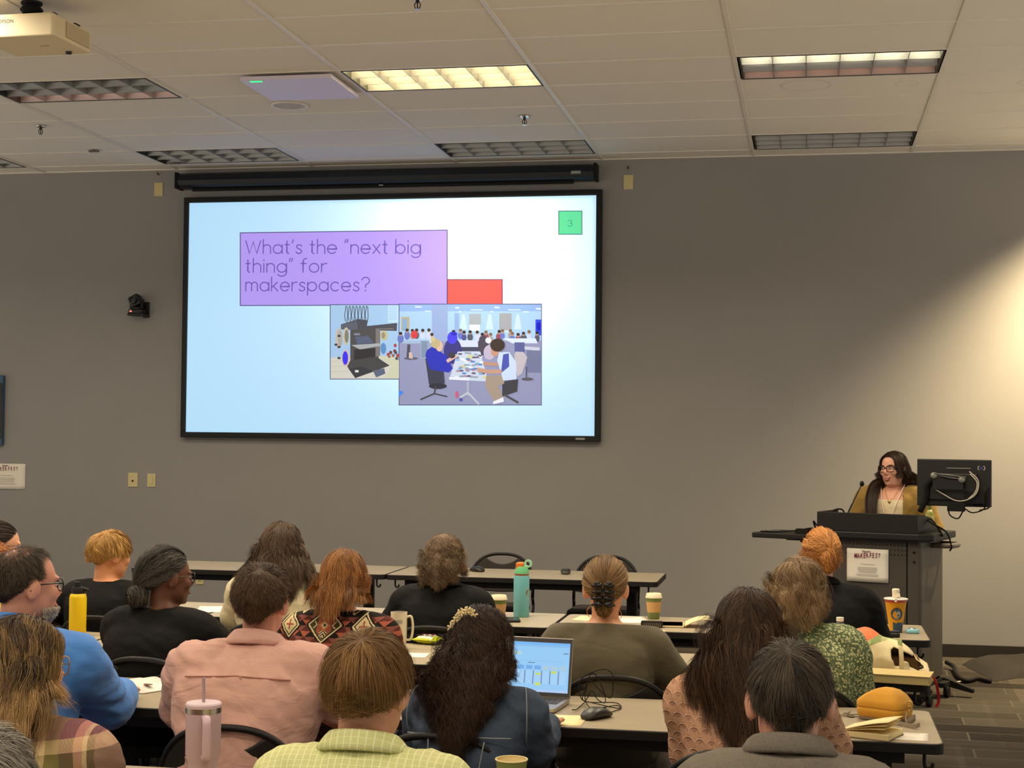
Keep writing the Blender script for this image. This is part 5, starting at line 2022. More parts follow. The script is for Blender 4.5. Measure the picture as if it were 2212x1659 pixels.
m = M('pink_lace_knit')
x, y, z = m.xyz()
sx_, sz_ = .034, .030
row = (z / sz_).floor()
shift = (row * .5).fract()
u = (x / sx_ + shift).fract() - .5
v = (z / sz_).fract()
dd = (u * u * 1.5 + (v - .05) * (v - .05)).sqrt()
arc = (1 - ((dd - .55).abs() / .10).min(1))
dd2 = (u * u * 2.2 + (v - .45) * (v - .45)).sqrt()
hole = dd2.lt(.34)
yarn = m.noise(260, 2)
c0 = m.mix(yarn, srgb(190, 142, 112), srgb(212, 166, 136))
c1 = m.mix(hole * .55, c0, srgb(140, 98, 76))
m.base(m.mix(arc, c1, srgb(226, 180, 150))).set(.9, 0, .15).bump(arc * 1.5 + yarn * .6 - hole * .5, .6, .006)
PINK_KNIT = m.m

m = M('green_floral')
vo = m.node('ShaderNodeTexVoronoi'); vo.inputs['Scale'].default_value = 105
m.link(m.coord(), vo.inputs['Vector'])
d1 = X(m.t, vo.outputs['Distance'])
fl = d1.lt(.44) * m.noise(60, 1).gt(.40)
leaf = m.noise(46, 3).gt(.56)
c0 = m.mix(leaf, srgb(98, 112, 80), srgb(126, 140, 100))
m.base(m.mix(fl, c0, srgb(206, 206, 150))).set(.8, 0, .2).bump(m.noise(20, 4, .6, None, 1.2), .35, .006)
FLORAL = m.m

m = M('grey_heather_wool')
n1 = m.noise(180, 3, .7); n2 = m.noise(30, 4)
m.base(m.mix(n1, m.mix(n2, srgb(82, 76, 68), srgb(104, 98, 88)), srgb(132, 124, 112))).set(.95, 0, .15).bump(n1 * .6 + n2, .45, .004)
HEATHER = m.m

# geometric cardigan: rows of rust triangles, one central lozenge, nested chevrons on the shoulders
m = M('geometric_cardigan')
x, y, z = m.xyz()
wob = (m.noise(60, 2) - .5) * .006
x = x + wob + .03
z = z + wob
ZD = .955
K0, CRM, RUST, OLV, WINE = srgb(34, 28, 24), srgb(214, 196, 150), srgb(168, 92, 68), srgb(74, 66, 40), srgb(92, 46, 40)
rowh = .019
tri = ((x / .05 + ((z / rowh).floor() * .5).fract()).fract() - .5).abs() * 2
bandc = m.mix(tri.lt((z / rowh).fract() * .8 + .1), m.mix((z / rowh * .5).fract().gt(.5), K0, WINE), m.mix((z / rowh * .5).fract().gt(.5), RUST, srgb(132, 78, 66)))
col = m.mix(x.abs().gt(.115), bandc, bandc)
# shoulder chevrons
xc = x.abs() - .105
vv = z - (ZD + .035) - xc.abs() * .85
chev = vv.gt(0) * (z.lt(ZD + .098)) * xc.abs().lt(.062)
col = m.mix(z.gt(ZD + .03) * x.abs().gt(.06), col, K0)
col = m.mix(chev, col, m.mix((vv / .0135).fract().gt(.5), CRM, K0))
rib = z.gt(ZD + .098) * x.abs().gt(.05)
col = m.mix(rib, col, m.mix((x.abs() / .028 + z * 20).fract().gt(.5), srgb(178, 88, 72), srgb(70, 30, 28)))
# side lozenges
ds = (x.abs() - .150).abs() / .036 + (z - (ZD - .004)).abs() / .042
col = m.mix(ds.lt(1.45), col, K0)
col = m.mix(ds.lt(1.2), col, CRM)
col = m.mix(ds.lt(1.0) * ds.gt(.86), col, K0)
cross = ((x.abs() - .150).abs() + 0).lt(.0035).max((z - ZD + .004).abs().lt(.0035)) * ds.lt(.5)
col = m.mix(cross, col, RUST)
# centre lozenge
d = x.abs() / .068 + (z - ZD).abs() / .060
col = m.mix(d.lt(1.18), col, K0)
col = m.mix(d.lt(1.05), col, CRM)
col = m.mix(d.lt(.93), col, OLV)
col = m.mix((d.lt(.78) * x.abs().lt(.030)), col, RUST)
d2 = x.abs() / .016 + (z - ZD).abs() / .014
chv = ((z - ZD).abs() - x.abs() * 1.0)
col = m.mix(chv.gt(.008) * x.abs().lt(.014) * d.lt(.80), col, m.mix((chv / .011).fract().gt(.5), CRM, K0))
col = m.mix(d2.lt(1.6), col, srgb(196, 112, 72))
col = m.mix(d2.lt(1.0), col, CRM)
col = m.mix(d2.lt(.4), col, K0)
chs = x.abs() - (z - ZD).abs() * .9
col = m.mix(chs.gt(.030) * chs.lt(.036) * (z - ZD).abs().lt(.012), col, CRM)
m.base(col).set(.9, 0, .15).bump(m.noise(220, 2), .35, .003)
CARDIGAN = m.m

JEANS = cloth('blue_jeans', (50, 62, 88))
RUST_TROUSERS = cloth('rust_trousers', (130, 52, 30))
KHAKI = cloth('khaki_trousers', (128, 112, 84))

FAIR, TAN, DEEP, ROSY = (222, 168, 138), (206, 150, 118), (112, 74, 54), (216, 158, 134)

# ---------------------------------------------------------------- nearest row
o, B = person('person in a lime striped shirt with short light brown hair, back to the camera', 798, 1347, 3.34, yaw=.02, head_yaw=-.12, nod=-.05, hy=.07, bw=1.0, bd=1.08, hair_th=.022, hs=1.08, skin_rgb=FAIR, cloth=LIME_SHIRT, inf=.016, fold=.009, legs_mat=KHAKI, seed=2, drop=-.014)
collar(B, o, LIME_SHIRT, r=.070, ht=.036, flare=.026)
hair(B, o, 11, (66, 42, 20), (150, 110, 60), n=5200, L=(.08, .13), hug=.55, lift=(1.05, 1.15), whorl=(.05, -.45, .88), grav=.12, inertia=.8, clump=.6, nclump=200, width=.0019, flow=.45, steps=14, streak=.45)
chair(-.95, 3.34, 'black chair under the person in the lime striped shirt', .02)

o, B = person('person in a grey wool jacket with short dark greying hair, back to the camera', 1706, 1380, 3.30, yaw=.0, head_yaw=.12, nod=-.06, hy=.09, bw=.92, bd=1.06, hair_th=.010, hs=1.04, skin_rgb=ROSY, cloth=HEATHER, cloth_name='jacket', inf=.022, fold=.006, legs_mat=JEANS, seed=3, drop=-.034)
collar(B, o, HEATHER, r=.070, ht=.03, flare=.022)
g = G(); g.tube([B.spine(t) + Vector((0, -(float(np.interp(t, [l_[0] for l_ in B.LEV], [l_[2] for l_ in B.LEV])) * (1 + .06 * min(1, (1 - t) / .12)) + .0245), 0)) for t in np.linspace(.3, .96, 24)], .003, 6)
g.build('back_seam', flat('seam_grey', (74, 68, 60), .9), o, 180)
hair(B, o, 12, (18, 14, 11), (98, 84, 68), n=4600, L=(.045, .075), lift=(1.02, 1.075), whorl=(-.12, -.5, .85), grav=.05, clump=.55, nclump=200, width=.0017, flow=.5, steps=11, streak=.6, tone_bias=-.12)
chair(-.05, 3.28, 'black chair under the person in the grey wool jacket')

o, B = person('person in a plaid flannel shirt with long ombre hair and glasses, lower left', 52, 1320, 3.5, yaw=-.10, head_yaw=-.45, nod=-.10, hy=.10, bw=1.12, bd=1.12, hair_th=.016, skin_rgb=FAIR, cloth=PLAID, cloth_name='flannel_shirt', inf=.022, fold=.006, legs_mat=JEANS, seed=4)
collar(B, o, PLAID, r=.07, ht=.035, flare=.04)
hair(B, o, 13, (46, 32, 20), (186, 146, 92), n=5200, L=(.28, .37), steps=20, grav=.8, inertia=.8, lift=(1.04, 1.13), part=-.02, pull=.16, ombre=.8, clump=.62, nclump=170, width=.0026, wave=.007, wlen=.13, flow=.25, streak=.55, tone_bias=-.12)
glasses(B, o, flat('gold_wire', (176, 140, 84), .3, .8), .027, .022, w=.0016)
chair(-1.88, 3.46, 'black chair under the person in the plaid shirt', -.1)

# a head cut off by the corner of the picture, in front of everyone
o, B = person('person with short grey hair, only a tuft in the lower left corner of the photo', -44, 1560, 2.35, hy=.08, bw=1.05, hair_th=.014, skin_rgb=FAIR, cloth=GREY_TOP, cloth_name='sweater', seed=5)
hair(B, o, 14, (92, 84, 74), (176, 168, 154), n=3200, L=(.05, .09), lift=(1.05, 1.18), grav=.08, inertia=.75, clump=.5, width=.0019, wave=.003, wlen=.04, flow=.4)

# ---------------------------------------------------------------- row at the laptop
o, B = person('person in a pink button-up shirt with short brown hair, back to the camera', 566, 1211, 4.78, yaw=.02, head_yaw=.0, nod=.05, hy=.17, bw=1.18, bd=1.2, hair_th=.018, hs=1.02, skin_rgb=ROSY, cloth=PINK_SHIRT, inf=.020, fold=.012, fscale=(6, 6, 16), elbows=((-.27, .20, .80), (.30, .20, .81)), wrists=((-.12, .42, .79), (.10, .40, .84)), legs_mat=KHAKI, seed=6, slump=.07)
collar(B, o, PINK_SHIRT, r=.070, ht=.04, flare=.03)
g = G()
yk = [B.spine(.86) + Vector((.17 * s, -(.112 * 1.2 + .027) + .35 * abs(.17 * s) ** 1.7, .0 - .01 * abs(s))) for s in np.linspace(-1, 1, 21)]
g.tube(yk, .0028, 6)
g.box(B.spine(.86) + Vector((.012, -.168, -.05)), B.spine(.86) + Vector((.02, -.155, .0)))
g.build('back_yoke', flat('pink_seam', (176, 122, 106), .8), o, 180)
hair(B, o, 21, (44, 30, 20), (112, 84, 58), n=4200, L=(.05, .085), lift=(1.04, 1.12), whorl=(.1, -.35, .93), grav=.06, clump=.65, nclump=170, width=.0021, wave=.005, wlen=.035, flow=.4, steps=12, streak=.5, tone_bias=-.1)
chair(-1.72, 4.72, 'black chair under the person in the pink shirt, behind the lilac tumbler')

o, B = person('bearded person in a blue dress shirt and black glasses, at the left edge', 58, 1177, 4.68, yaw=-.06, head_yaw=-.58, nod=-.02, hy=.14, bw=1.22, bd=1.22, hair_th=.008, hs=1.08, skin_rgb=ROSY, cloth=BLUE_SHIRT, inf=.020, fold=.011, fscale=(6, 6, 14), elbows=((-.30, .15, .80), (.185, .36, .775)), wrists=((-.12, .40, .78), (.10, .60, .775)), legs_mat=flat('dark_trousers', (38, 38, 44), .8), seed=7, slump=.06)
collar(B, o, BLUE_SHIRT, r=.074, ht=.042, flare=.03)


def balding(d):
    c = d @ (np.array((.05, -.42, .9)) / 1.0)
    return np.clip(1.0 - (c - .72) * 1.6, .66, 1.0)


hair(B, o, 22, (32, 26, 20), (98, 84, 66), n=4600, L=(.02, .035), lift=(1.015, 1.05), whorl=(.05, -.4, .9), grav=.05, clump=.3, width=.0016, flow=.4, steps=8, thin=balding, cap=False, streak=.3, ok=lambda d: scalp_ok(d) & ~((d[:, 1] > .25) & (d[:, 2] < .75)))
hair(B, o, 24, (32, 26, 20), (70, 58, 44), n=2200, L=(.015, .025), lift=(1.01, 1.03), whorl=(.05, -.4, .9), clump=.2, width=.002, steps=6, cap=True, name='hair_base', ok=lambda d: scalp_ok(d) & ~((d[:, 1] > .2) & (d[:, 2] < .8)) & (d @ np.array((.05, -.42, .9)) < .78))


def jaw_ok(d):
    return (d[:, 2] < -.30) & (d[:, 1] > -.05) & (d[:, 2] > -.97)


def beard(B, parent, seed, dark, light, n=1500):
    """short beard on the jaw"""
    rs = np.random.RandomState(seed)
    d = rand_dirs(rs, n, jaw_ok)
    R = np.array(B.R); h = B.hs
    c0 = np.array((0, .030, -.040)); r0 = np.array((.062, .068, .076))
    k = 7
    s = np.linspace(0, 1, k)
    P = (c0 + d * r0)[:, None] + (d * .008 + np.array((0, .002, -.006)))[:, None] * s[None, :, None] + rs.normal(0, .0025, (n, 1, 3)) * s[None, :, None]
    P = P * h @ R.T + np.array(B.hc)
    me = raw_mesh('beard', [ribbons(P, .0015, rs.uniform(0, 1, n), np.array(B.hc), rs)])
    return mesh_obj('beard', me, hair_mat(dark, light), parent)


beard(B, o, 23, (150, 136, 118), (222, 212, 196), 4200)
glasses(B, o, flat('black_frames', (22, 19, 18), .3), .027, .019, w=.0026)
chair(-2.48, 4.66, 'black chair under the person in the blue shirt')

o, B = person('person in a denim jacket with long dark wavy hair and a flower clip', 1040, 1300, 4.72, yaw=-.08, head_yaw=-.12, nod=-.10, hy=.16, bw=.87, bd=1.0, hair_th=.018, skin_rgb=TAN, cloth=DENIM, cloth_name='denim_jacket', inf=.018, fold=.008, elbows=((-.185, .16, .74), (.175, .16, .74)), wrists=((-.12, .44, .755), (.14, .44, .755)), legs_mat=RUST_TROUSERS, seed=8, slump=.05)
collar(B, o, DENIM, r=.07, ht=.035, flare=.045)
g = G()
for sd in (-1, 1):
    S = B.shoulder(sd)
    g.tube([S + Vector((.085 * math.cos(a) * sd * .35 + sd * .012, -.093 * math.cos(a), .092 * math.sin(a))) for a in np.linspace(-1.2, 1.4, 16)], .0022, 6)
    g.tube([B.spine(t) + Vector((sd * (.05 + .05 * t), -(.128 + .031), 0)) for t in np.linspace(.50, .72, 6)], .0022, 6)
g.tube([B.spine(.74) + Vector((x_, -(.124 + .031) + .8 * x_ * x_, 0)) for x_ in np.linspace(-.16, .16, 17)], .0025, 6)
g.build('jacket_seams', DENIM_SEAM, o, 180)
hair(B, o, 25, (24, 15, 10), (82, 54, 36), n=5600, L=(.36, .48), steps=26, grav=.8, inertia=.8, lift=(1.04, 1.14), part=-.1, pull=.32, clump=.66, nclump=170, width=.0024, wave=.009, wlen=.058, curl=.7, flow=.25, streak=.5, tone_bias=-.14)
cl = empty('hair_clip_helper')
bpy.data.objects.remove(cl)
P_ = lambda x, y, z: B.R @ Vector((x, y, z)) + B.hc
g = G()
rnd = random.Random(4)
for i in range(12):
    t = i / 11 - .5
    cx_, cz_ = -.028 + t * .075, .088 + .014 * math.sin(t * 3 + .6) - t * t * .08 + (.02 * t)
    cy_ = -.058 - .03 * (1 - abs(t)) + rnd.uniform(-.004, .004)
    for k in range(5):
        a = 2 * math.pi * k / 5 + rnd.uniform(0, 1)
        r_ = .0095
        g.ell(P_(cx_ + r_ * math.cos(a) * .9, cy_ - .012, cz_ + r_ * math.sin(a) * .8), (.0062, .0022, .0036), B.R @ rotm(0, -a, 0), 8, 6)
    g.ell(P_(cx_, cy_ - .014, cz_), (.0032,) * 3, None, 8, 6)
g.build('hair_clip', flat('gold_pearl_petals', (230, 208, 160), .25, .35), o, 60)
chair(-1.06, 4.74, 'black chair under the person in the denim jacket', -.05)

o, B = person('person in a pale pink lacy sweater with long straight dark brown hair', 1618, 1264, 4.74, yaw=.03, head_yaw=.05, nod=-.08, hy=.15, bw=.96, bd=1.02, hair_th=.016, skin_rgb=FAIR, cloth=PINK_KNIT, cloth_name='sweater', inf=.020, fold=.005, elbows=((-.165, .15, .74), (.24, .20, .76)), wrists=((-.13, .44, .75), (.13, .47, .765)), legs_mat=JEANS, seed=9, slump=.05, puff=.004)
hair(B, o, 26, (34, 22, 14), (98, 68, 44), n=5600, L=(.38, .48), steps=22, grav=.9, inertia=.82, lift=(1.03, 1.11), part=.03, pull=.26, clump=.62, nclump=150, width=.0024, wave=.006, wlen=.16, flow=.25, streak=.6, tone_bias=-.12)
chair(-.2, 4.70, 'black chair under the person in the pink lacy sweater')

# ---------------------------------------------------------------- third row from the wall
o, B = person('person in black with dark grey hair pinned in a low bun and glasses', 364, 1175, 5.98, yaw=-.12, head_yaw=-.62, nod=-.04, hy=.18, bw=1.0, bd=1.05, hair_th=.022, hs=1.0, skin_rgb=DEEP, cloth=BLACK_KNIT, cloth_name='black_sweater', inf=.022, fold=.004, elbows=((-.185, .20, .76), (.265, .26, .78)), wrists=((-.12, .46, .76), (.12, .52, .77)), seed=10, slump=.06)
hair(B, o, 31, (28, 25, 22), (112, 104, 94), n=4200, lift=(1.05, 1.22), gather=(.0, -1.16, -.50), clump=.6, nclump=150, width=.0022, wave=.005, wlen=.035, bun=((.0, -.128, -.075), (.055, .042, .05), 760, (0, 1, 0)), streak=.6, tone_bias=-.12, ends=.12)
glasses(B, o, flat('dark_rims', (44, 38, 36), .3), .026, .02)
chair(-2.52, 5.95, 'black chair under the person with the grey low bun', -.1)

o, B = person('person in a patterned geometric cardigan with straight copper brown hair', 744, 1178, 5.93, yaw=.02, head_yaw=.05, nod=-.05, hy=.13, bw=.95, bd=1.02, hair_th=.018, skin_rgb=FAIR, cloth=CARDIGAN, cloth_name='cardigan', inf=.019, fold=.003, elbows=((-.21, .08, .8), (.21, .08, .8)), legs_mat=JEANS, seed=11, slump=.05)
hair(B, o, 32, (80, 46, 22), (196, 134, 70), n=4600, L=(.19, .245), steps=18, grav=.9, inertia=.8, lift=(1.04, 1.10), part=-.02, pull=.26, clump=.62, nclump=120, width=.0028, wave=.005, wlen=.14, flow=.25, streak=.7)
chair(-1.80, 5.92, 'black chair under the person in the geometric cardigan')

o, B = person('person in an olive top with light brown hair held by a black claw clip', 1309, 1198, 5.95, yaw=.0, head_yaw=.06, nod=.04, hy=.12, hx=-.018, bw=.97, bd=1.02, hair_th=.017, skin_rgb=(232, 172, 132), cloth=OLIVE_TOP, cloth_name='olive_top', inf=.016, fold=.005, fscale=(6, 6, 12), elbows=((-.19, .16, .76), (.265, .14, .76)), wrists=((-.12, .42, .76), (.14, .42, .76)), cut=(-.016, -.24), seed=12, slump=.05, sleeve=.35, legs_mat=KHAKI)
hair(B, o, 33, (84, 60, 34), (176, 136, 84), n=4200, lift=(1.05, 1.18), gather=(.02, -1.10, -.10), clump=.55, nclump=130, width=.0024, bun=((.0, -.108, -.035), (.040, .03, .062), 420, (1, .2, 0)), streak=.6, ends=.2, ok=lambda d: scalp_ok(d, .06))
g = G()
for sd in (-1, 1):
    for k in range(4):
        a0 = P_ = None
        pts = []
        for t in np.linspace(0, 1, 9):
            ang = t * 1.5
            pts.append(B.R @ Vector((sd * (.004 + .042 * math.sin(ang)), -.152 + .032 * (1 - math.cos(ang)), .034 - k * .024 - .010 * t)) + B.hc)
        g.tube(pts, [.006, .0075, .008, .0078, .007, .006, .005, .004, .003], 7)
    g.ell(B.R @ Vector((sd * .022, -.150, .034)) + B.hc, (.012, .006, .013), B.R, 10, 8)
    g.ell(B.R @ Vector((sd * .020, -.150, -.040)) + B.hc, (.017, .006, .012), B.R, 10, 8)
g.ell(B.R @ Vector((0, -.150, -.004)) + B.hc, (.008, .007, .034), B.R, 10, 8)
g.build('claw_clip', flat('glossy_black', (14, 12, 12), .08, 0, .6), o, 180)
g = G()
c_ = B.N + Vector((0, 0, .03))
g.tube([c_ + Vector((.066 * math.cos(a), .064 * math.sin(a) - .004, -.045 * math.sin(a))) for a in np.linspace(0, 2 * math.pi, 40)[:-1]], .0012, 5, closed=True)
g.ell(c_ + Vector((-.034, -.062, .032)), (.004,) * 3)
g.build('necklace', flat('gold', (226, 186, 96), .2, .9), o, 180)
chair(-.70, 5.96, 'black chair under the person in the olive top')

o, B = person('person in a green floral blouse with shoulder-length greying brown hair', 1728, 1196, 5.92, yaw=.05, head_yaw=-.15, nod=-.04, hy=.10, bw=.98, bd=1.04, hair_th=.02, skin_rgb=FAIR, cloth=FLORAL, cloth_name='blouse', inf=.020, fold=.007, elbows=((-.23, .10, .76), (.195, .10, .74)), wrists=((-.12, .36, .76), (.16, .36, .76)), seed=13, slump=.05, puff=.016)
hair(B, o, 34, (78, 56, 36), (172, 140, 98), n=5000, L=(.175, .225), steps=18, pull=.12, grav=.7, inertia=.78, lift=(1.06, 1.24), whorl=(0, -.1, 1), clump=.66, nclump=130, width=.0027, wave=.010, wlen=.11, flow=.3, streak=.65)
chair(-.04, 5.92, 'black chair under the person in the green floral blouse', .05)

o, B = person('person with curly orange hair and a yellow top, cut by the left edge', -34, 1163, 5.9, yaw=-.1, head_yaw=-.4, hy=.1, bw=1.05, hair_th=.02, skin_rgb=FAIR, cloth=YELLOW_TOP, cloth_name='yellow_top', seed=14, elbows=((-.25, .1, .78), (.31, .12, .76)))
hair(B, o, 35, (132, 76, 30), (206, 136, 64), n=2600, L=(.10, .15), lift=(1.06, 1.25), grav=.15, wave=.009, wlen=.04, curl=.9, clump=.6, nclump=140, width=.0026, steps=16)
chair(-3.32, 5.92, 'black chair under the person with curly orange hair')

# ---------------------------------------------------------------- second row from the wall
o, B = person('person in a black sweater with short blonde hair, face turned right', 239, 1142, 7.18, yaw=-.05, head_yaw=-.50, nod=-.05, hy=.10, bw=.92, bd=1.0, hair_th=.018, skin_rgb=(234, 166, 120), cloth=BLACK_TOP, cloth_name='black_top', inf=.018, fold=.003, seed=15)
hair(B, o, 41, (138, 96, 46), (218, 172, 96), n=3600, L=(.06, .125), hug=.5, lift=(1.05, 1.17), whorl=(.1, -.3, .95), grav=.10, inertia=.8, clump=.6, nclump=120, width=.0028, flow=.45, wave=.003, wlen=.06, streak=.6)
chair(-3.31, 7.14, 'black chair under the blonde person in black')

o, B = person('person in a cream knit top with long loose dark brown hair, near the wall', 608, 1122, 7.14, yaw=.08, head_yaw=.05, nod=-.05, tilt=.06, hy=.10, hx=-.02, bw=1.0, hair_th=.018, skin_rgb=FAIR, cloth=CREAM_KNIT, cloth_name='cream_top', inf=.02, fold=.004, seed=16, elbows=((-.24, .08, .8), (.25, .08, .8)))
hair(B, o, 42, (40, 28, 20), (104, 80, 58), n=4400, L=(.28, .42), steps=20, grav=.85, inertia=.8, lift=(1.05, 1.16), part=.05, pull=.16, clump=.6, nclump=120, width=.0028, wave=.008, wlen=.12, flow=.25, streak=.6, tone_bias=-.08)
chair(-2.48, 7.12, 'black chair under the person in the cream knit top', .05)

o, B = person('person in a black jacket with wispy greying curls thinning at the crown', 960, 1147, 7.20, yaw=.0, head_yaw=.05, nod=-.12, hy=.11, bw=.97, bd=1.02, hair_th=.016, skin_rgb=(200, 140, 104), cloth=BLACK_JACKET, cloth_name='black_jacket', inf=.017, fold=.003, seed=17)
collar(B, o, BLACK_JACKET, r=.072, ht=.025, flare=.035)


def crown_thin(d):
    c = d @ (np.array((.0, -.25, .97)))
    return np.where(c > .90, .18, 1.0)


hair(B, o, 43, (62, 46, 32), (150, 122, 92), n=4000, L=(.15, .21), steps=18, grav=.7, inertia=.75, lift=(1.02, 1.13), pull=.09, whorl=(0, -.25, .97), clump=.6, nclump=170, width=.0024, wave=.008, wlen=.04, curl=.8, flow=.3, streak=.5, thin=crown_thin, ok=lambda d: scalp_ok(d) & ~((d[:, 1] > .2) & (d[:, 2] < .7)))
chair(-1.69, 7.18, 'black chair under the person in the black jacket with curls')

o, B = person('person in black with a loose orange-red bun, in front of the lectern', 1772, 1138, 7.2, yaw=.10, head_yaw=.10, nod=.02, hy=.14, bw=1.02, bd=1.05, hair_th=.018, skin_rgb=(236, 180, 140), cloth=BLACK_TOP, cloth_name='black_blouse', inf=.022, fold=.004, elbows=((-.24, .14, .78), (.245, .10, .76)), wrists=((-.10, .40, .78), (.10, .38, .76)), seed=18, slump=.05, puff=.01)
collar(B, o, BLACK_TOP, r=.068, ht=.02, flare=.02)
hair(B, o, 44, (120, 62, 20), (236, 166, 88), n=3800, lift=(1.05, 1.16), gather=(.15, -1.05, .08), clump=.6, nclump=110, width=.0028, wave=.004, wlen=.05, bun=((.014, -.120, -.01), (.042, .036, .056), 700, (1, .5, .3)), streak=.6, ends=.15)
hair(B, o, 45, (132, 74, 28), (200, 132, 62), n=620, L=(.05, .12), lift=(1.05, 1.18), grav=.25, hug=0, wave=.009, wlen=.04, curl=.8, width=.0022, nclump=60, cap=False, name='loose_curls', ok=lambda d: scalp_ok(d, .04) & (d[:, 2] < .35) & (d[:, 1] < .0))
chair(.03, 7.14, 'black chair under the person with the orange-red bun', .1)

o, B = person('person with dark swept-back hair and glasses, at the left edge near the wall', 4, 1125, 7.25, yaw=-.2, head_yaw=-.75, nod=-.05, hy=.1, bw=1.0, hair_th=.016, skin_rgb=FAIR, cloth=BLACK_TOP, cloth_name='dark_top', seed=19)
hair(B, o, 46, (28, 20, 16), (70, 54, 44), n=3000, lift=(1.05, 1.2), gather=(0, -1.1, -.2), clump=.5, width=.0026, bun=((0, -.12, -.03), (.035, .03, .035), 200, (0, 1, 0)))
glasses(B, o, flat('dark_rims', (44, 38, 36), .3), .026, .02)
chair(-4.0, 7.2, 'black chair under the person at the left edge near the wall')

# ---------------------------------------------------------------- the presenter
o, B = person('person presenting at the lectern in a mustard cardigan, cream top and glasses', 1930, 972, 10.98, yaw=math.radians(163), head_yaw=math.radians(-18), nod=-.04, tilt=.05, hy=.03, bw=1.03, bd=1.1, hair_th=.012, hs=1.01, skin_rgb=(230, 176, 150), cloth=CREAM_TOP, cloth_name='cream_top', inf=.010, fold=.002, standing=True, cut=(-.045, -.30), full=True, seed=20, slump=.0, voxel=.0055, smile=True, sleeve=.0, sw=.172, drop=.005)
# open cardigan: sleeves and side fronts
g = G()
B.torso(g, .026)
for i, sd in enumerate((-1, 1)):
    B.arm(g, sd, ((-.27, .02, B.N.z - .28), (.27, .02, B.N.z - .28))[i], ((-.2, .22, B.N.z - .36), (.2, .22, B.N.z - .36))[i], .022)
me = remeshed(g, .011, 4, 'cardigan')
fold_cloth(me, .005, (7, 7, 12), 3.1)
import bmesh
bm = bmesh.new(); bm.from_mesh(me)
kill = [v_ for v_ in bm.verts if v_.co.y > B.N.y + .01 and abs(v_.co.x) < .085 - max(0, (v_.co.z - B.N.z + .12)) * .05] + [v_ for v_ in bm.verts if v_.co.z > B.N.z - .035 and math.hypot(v_.co.x, v_.co.y - B.N.y) < .098]
bmesh.ops.delete(bm, geom=list(set(kill)), context='VERTS')
bm.to_mesh(me); bm.free()
cg = mesh_obj('cardigan', me, MUSTARD, o)
sl = cg.modifiers.new('thick', 'SOLIDIFY'); sl.thickness = .006; sl.offset = -1
hair(B, o, 51, (28, 18, 13), (74, 52, 38), n=5200, L=(.19, .25), steps=22, grav=1.2, inertia=.8, lift=(1.02, 1.08), part=.015, pull=.10, clump=.6, nclump=130, width=.0026, wave=.004, wlen=.16, flow=.30, streak=.5, tone_bias=-.1, rough=.34, body_pad=.035,
     ok=lambda d: scalp_ok(d) & ~((d[:, 1] > .45) & (d[:, 2] < .62)))
glasses(B, o, flat('tortoise_frames', (52, 30, 28), .25), .029, .021, .006, .0028)
P_ = lambda x, y, z: B.R @ (Vector((x, y, z)) * B.hs) + B.hc
g = G()
for sd in (-1, 1):
    g.tube(bez([P_(sd * .016, .0915, .021), P_(sd * .032, .0895, .0265), P_(sd * .048, .077, .022)], 10), [.0018] * 5 + [.0022] * 6 if False else .0022, 6)
g.build('eyebrow', flat('brow_brown', (58, 36, 26), .7), o, 180)
g = G(); g.lathe([(0, 0), (.006, -.004), (.008, -.016), (0, -.022)], 10, P_(-.083, -.008, -.048), cap=False); g.lathe([(0, 0), (.006, -.004), (.008, -.016), (0, -.022)], 10, P_(.083, -.008, -.048), cap=False); g.build('earring', flat('silver', (206, 206, 210), .25, .8), o, 60)
ch = B.N
fy = .125 * 1.15 + .03
strap = []
for sd in (-1, 1):
    strap.append(bez([ch + Vector((sd * .068, -.03, .04)), ch + Vector((sd * .078, .045, .012)), ch + Vector((sd * .062, .118, -.06)), ch + Vector((sd * .036, .166, -.15)), ch + Vector((sd * .006, .188, -.235))], 26))
g = G()
for s_ in strap:
    g.tube(s_, .0034, 6)
ln = g.build('lanyard', flat('white_lanyard', (236, 214, 196), .7), o, 180)
c_ = ch + Vector((0, .192, -.26))
g = G(); g.cbox(c_, (.062, .006, .05)); g.build('name_badge', flat('badge_pattern', (196, 170, 118), .4), o, bevel=.003)
g = G(); g.tube(bez([ch + Vector((-.056, .045, .02)), ch + Vector((-.032, .112, -.05)), ch + Vector((0, .140, -.085)), ch + Vector((.032, .112, -.05)), ch + Vector((.056, .045, .02))], 26), .0012, 5)
g.lathe([(0, -.002), (.009, -.002), (.009, .002), (0, .002)], 14, ch + Vector((0, .148, -.097)), rotm(math.radians(90)), cap=False)
g.build('necklace', flat('gold', (226, 186, 96), .2, .9), o, 180)

N_ = B.N
hair_lock(B, o, [P_(.055, -.01, .075), P_(.080, .005, -.01), P_(.082, .01, -.09), N_ + Vector((.112, .085, .005)), N_ + Vector((.118, .165, -.08)), N_ + Vector((.108, .208, -.19)), N_ + Vector((.095, .215, -.27))], [.02, .034, .038, .040, .040, .034, .022], 61, (28, 18, 13), (74, 52, 38), 1100)
hair_lock(B, o, [P_(-.055, -.02, .075), P_(-.082, -.02, -.01), P_(-.088, -.03, -.09), N_ + Vector((-.112, -.06, .02)), N_ + Vector((-.125, -.13, -.02)), N_ + Vector((-.12, -.16, -.12))], [.02, .034, .040, .044, .044, .03], 62, (28, 18, 13), (74, 52, 38), 900)
# ---------------------------------------------------------------- things on the tables
T = TABLE_Z


def paper_mat(name, rgb):
    return flat(name, rgb, .8, 0, .2, .02)


WHITE_PAPER = paper_mat('white_paper', (232, 226, 212))
CREAM_PAPER = paper_mat('cream_paper', (240, 222, 168))


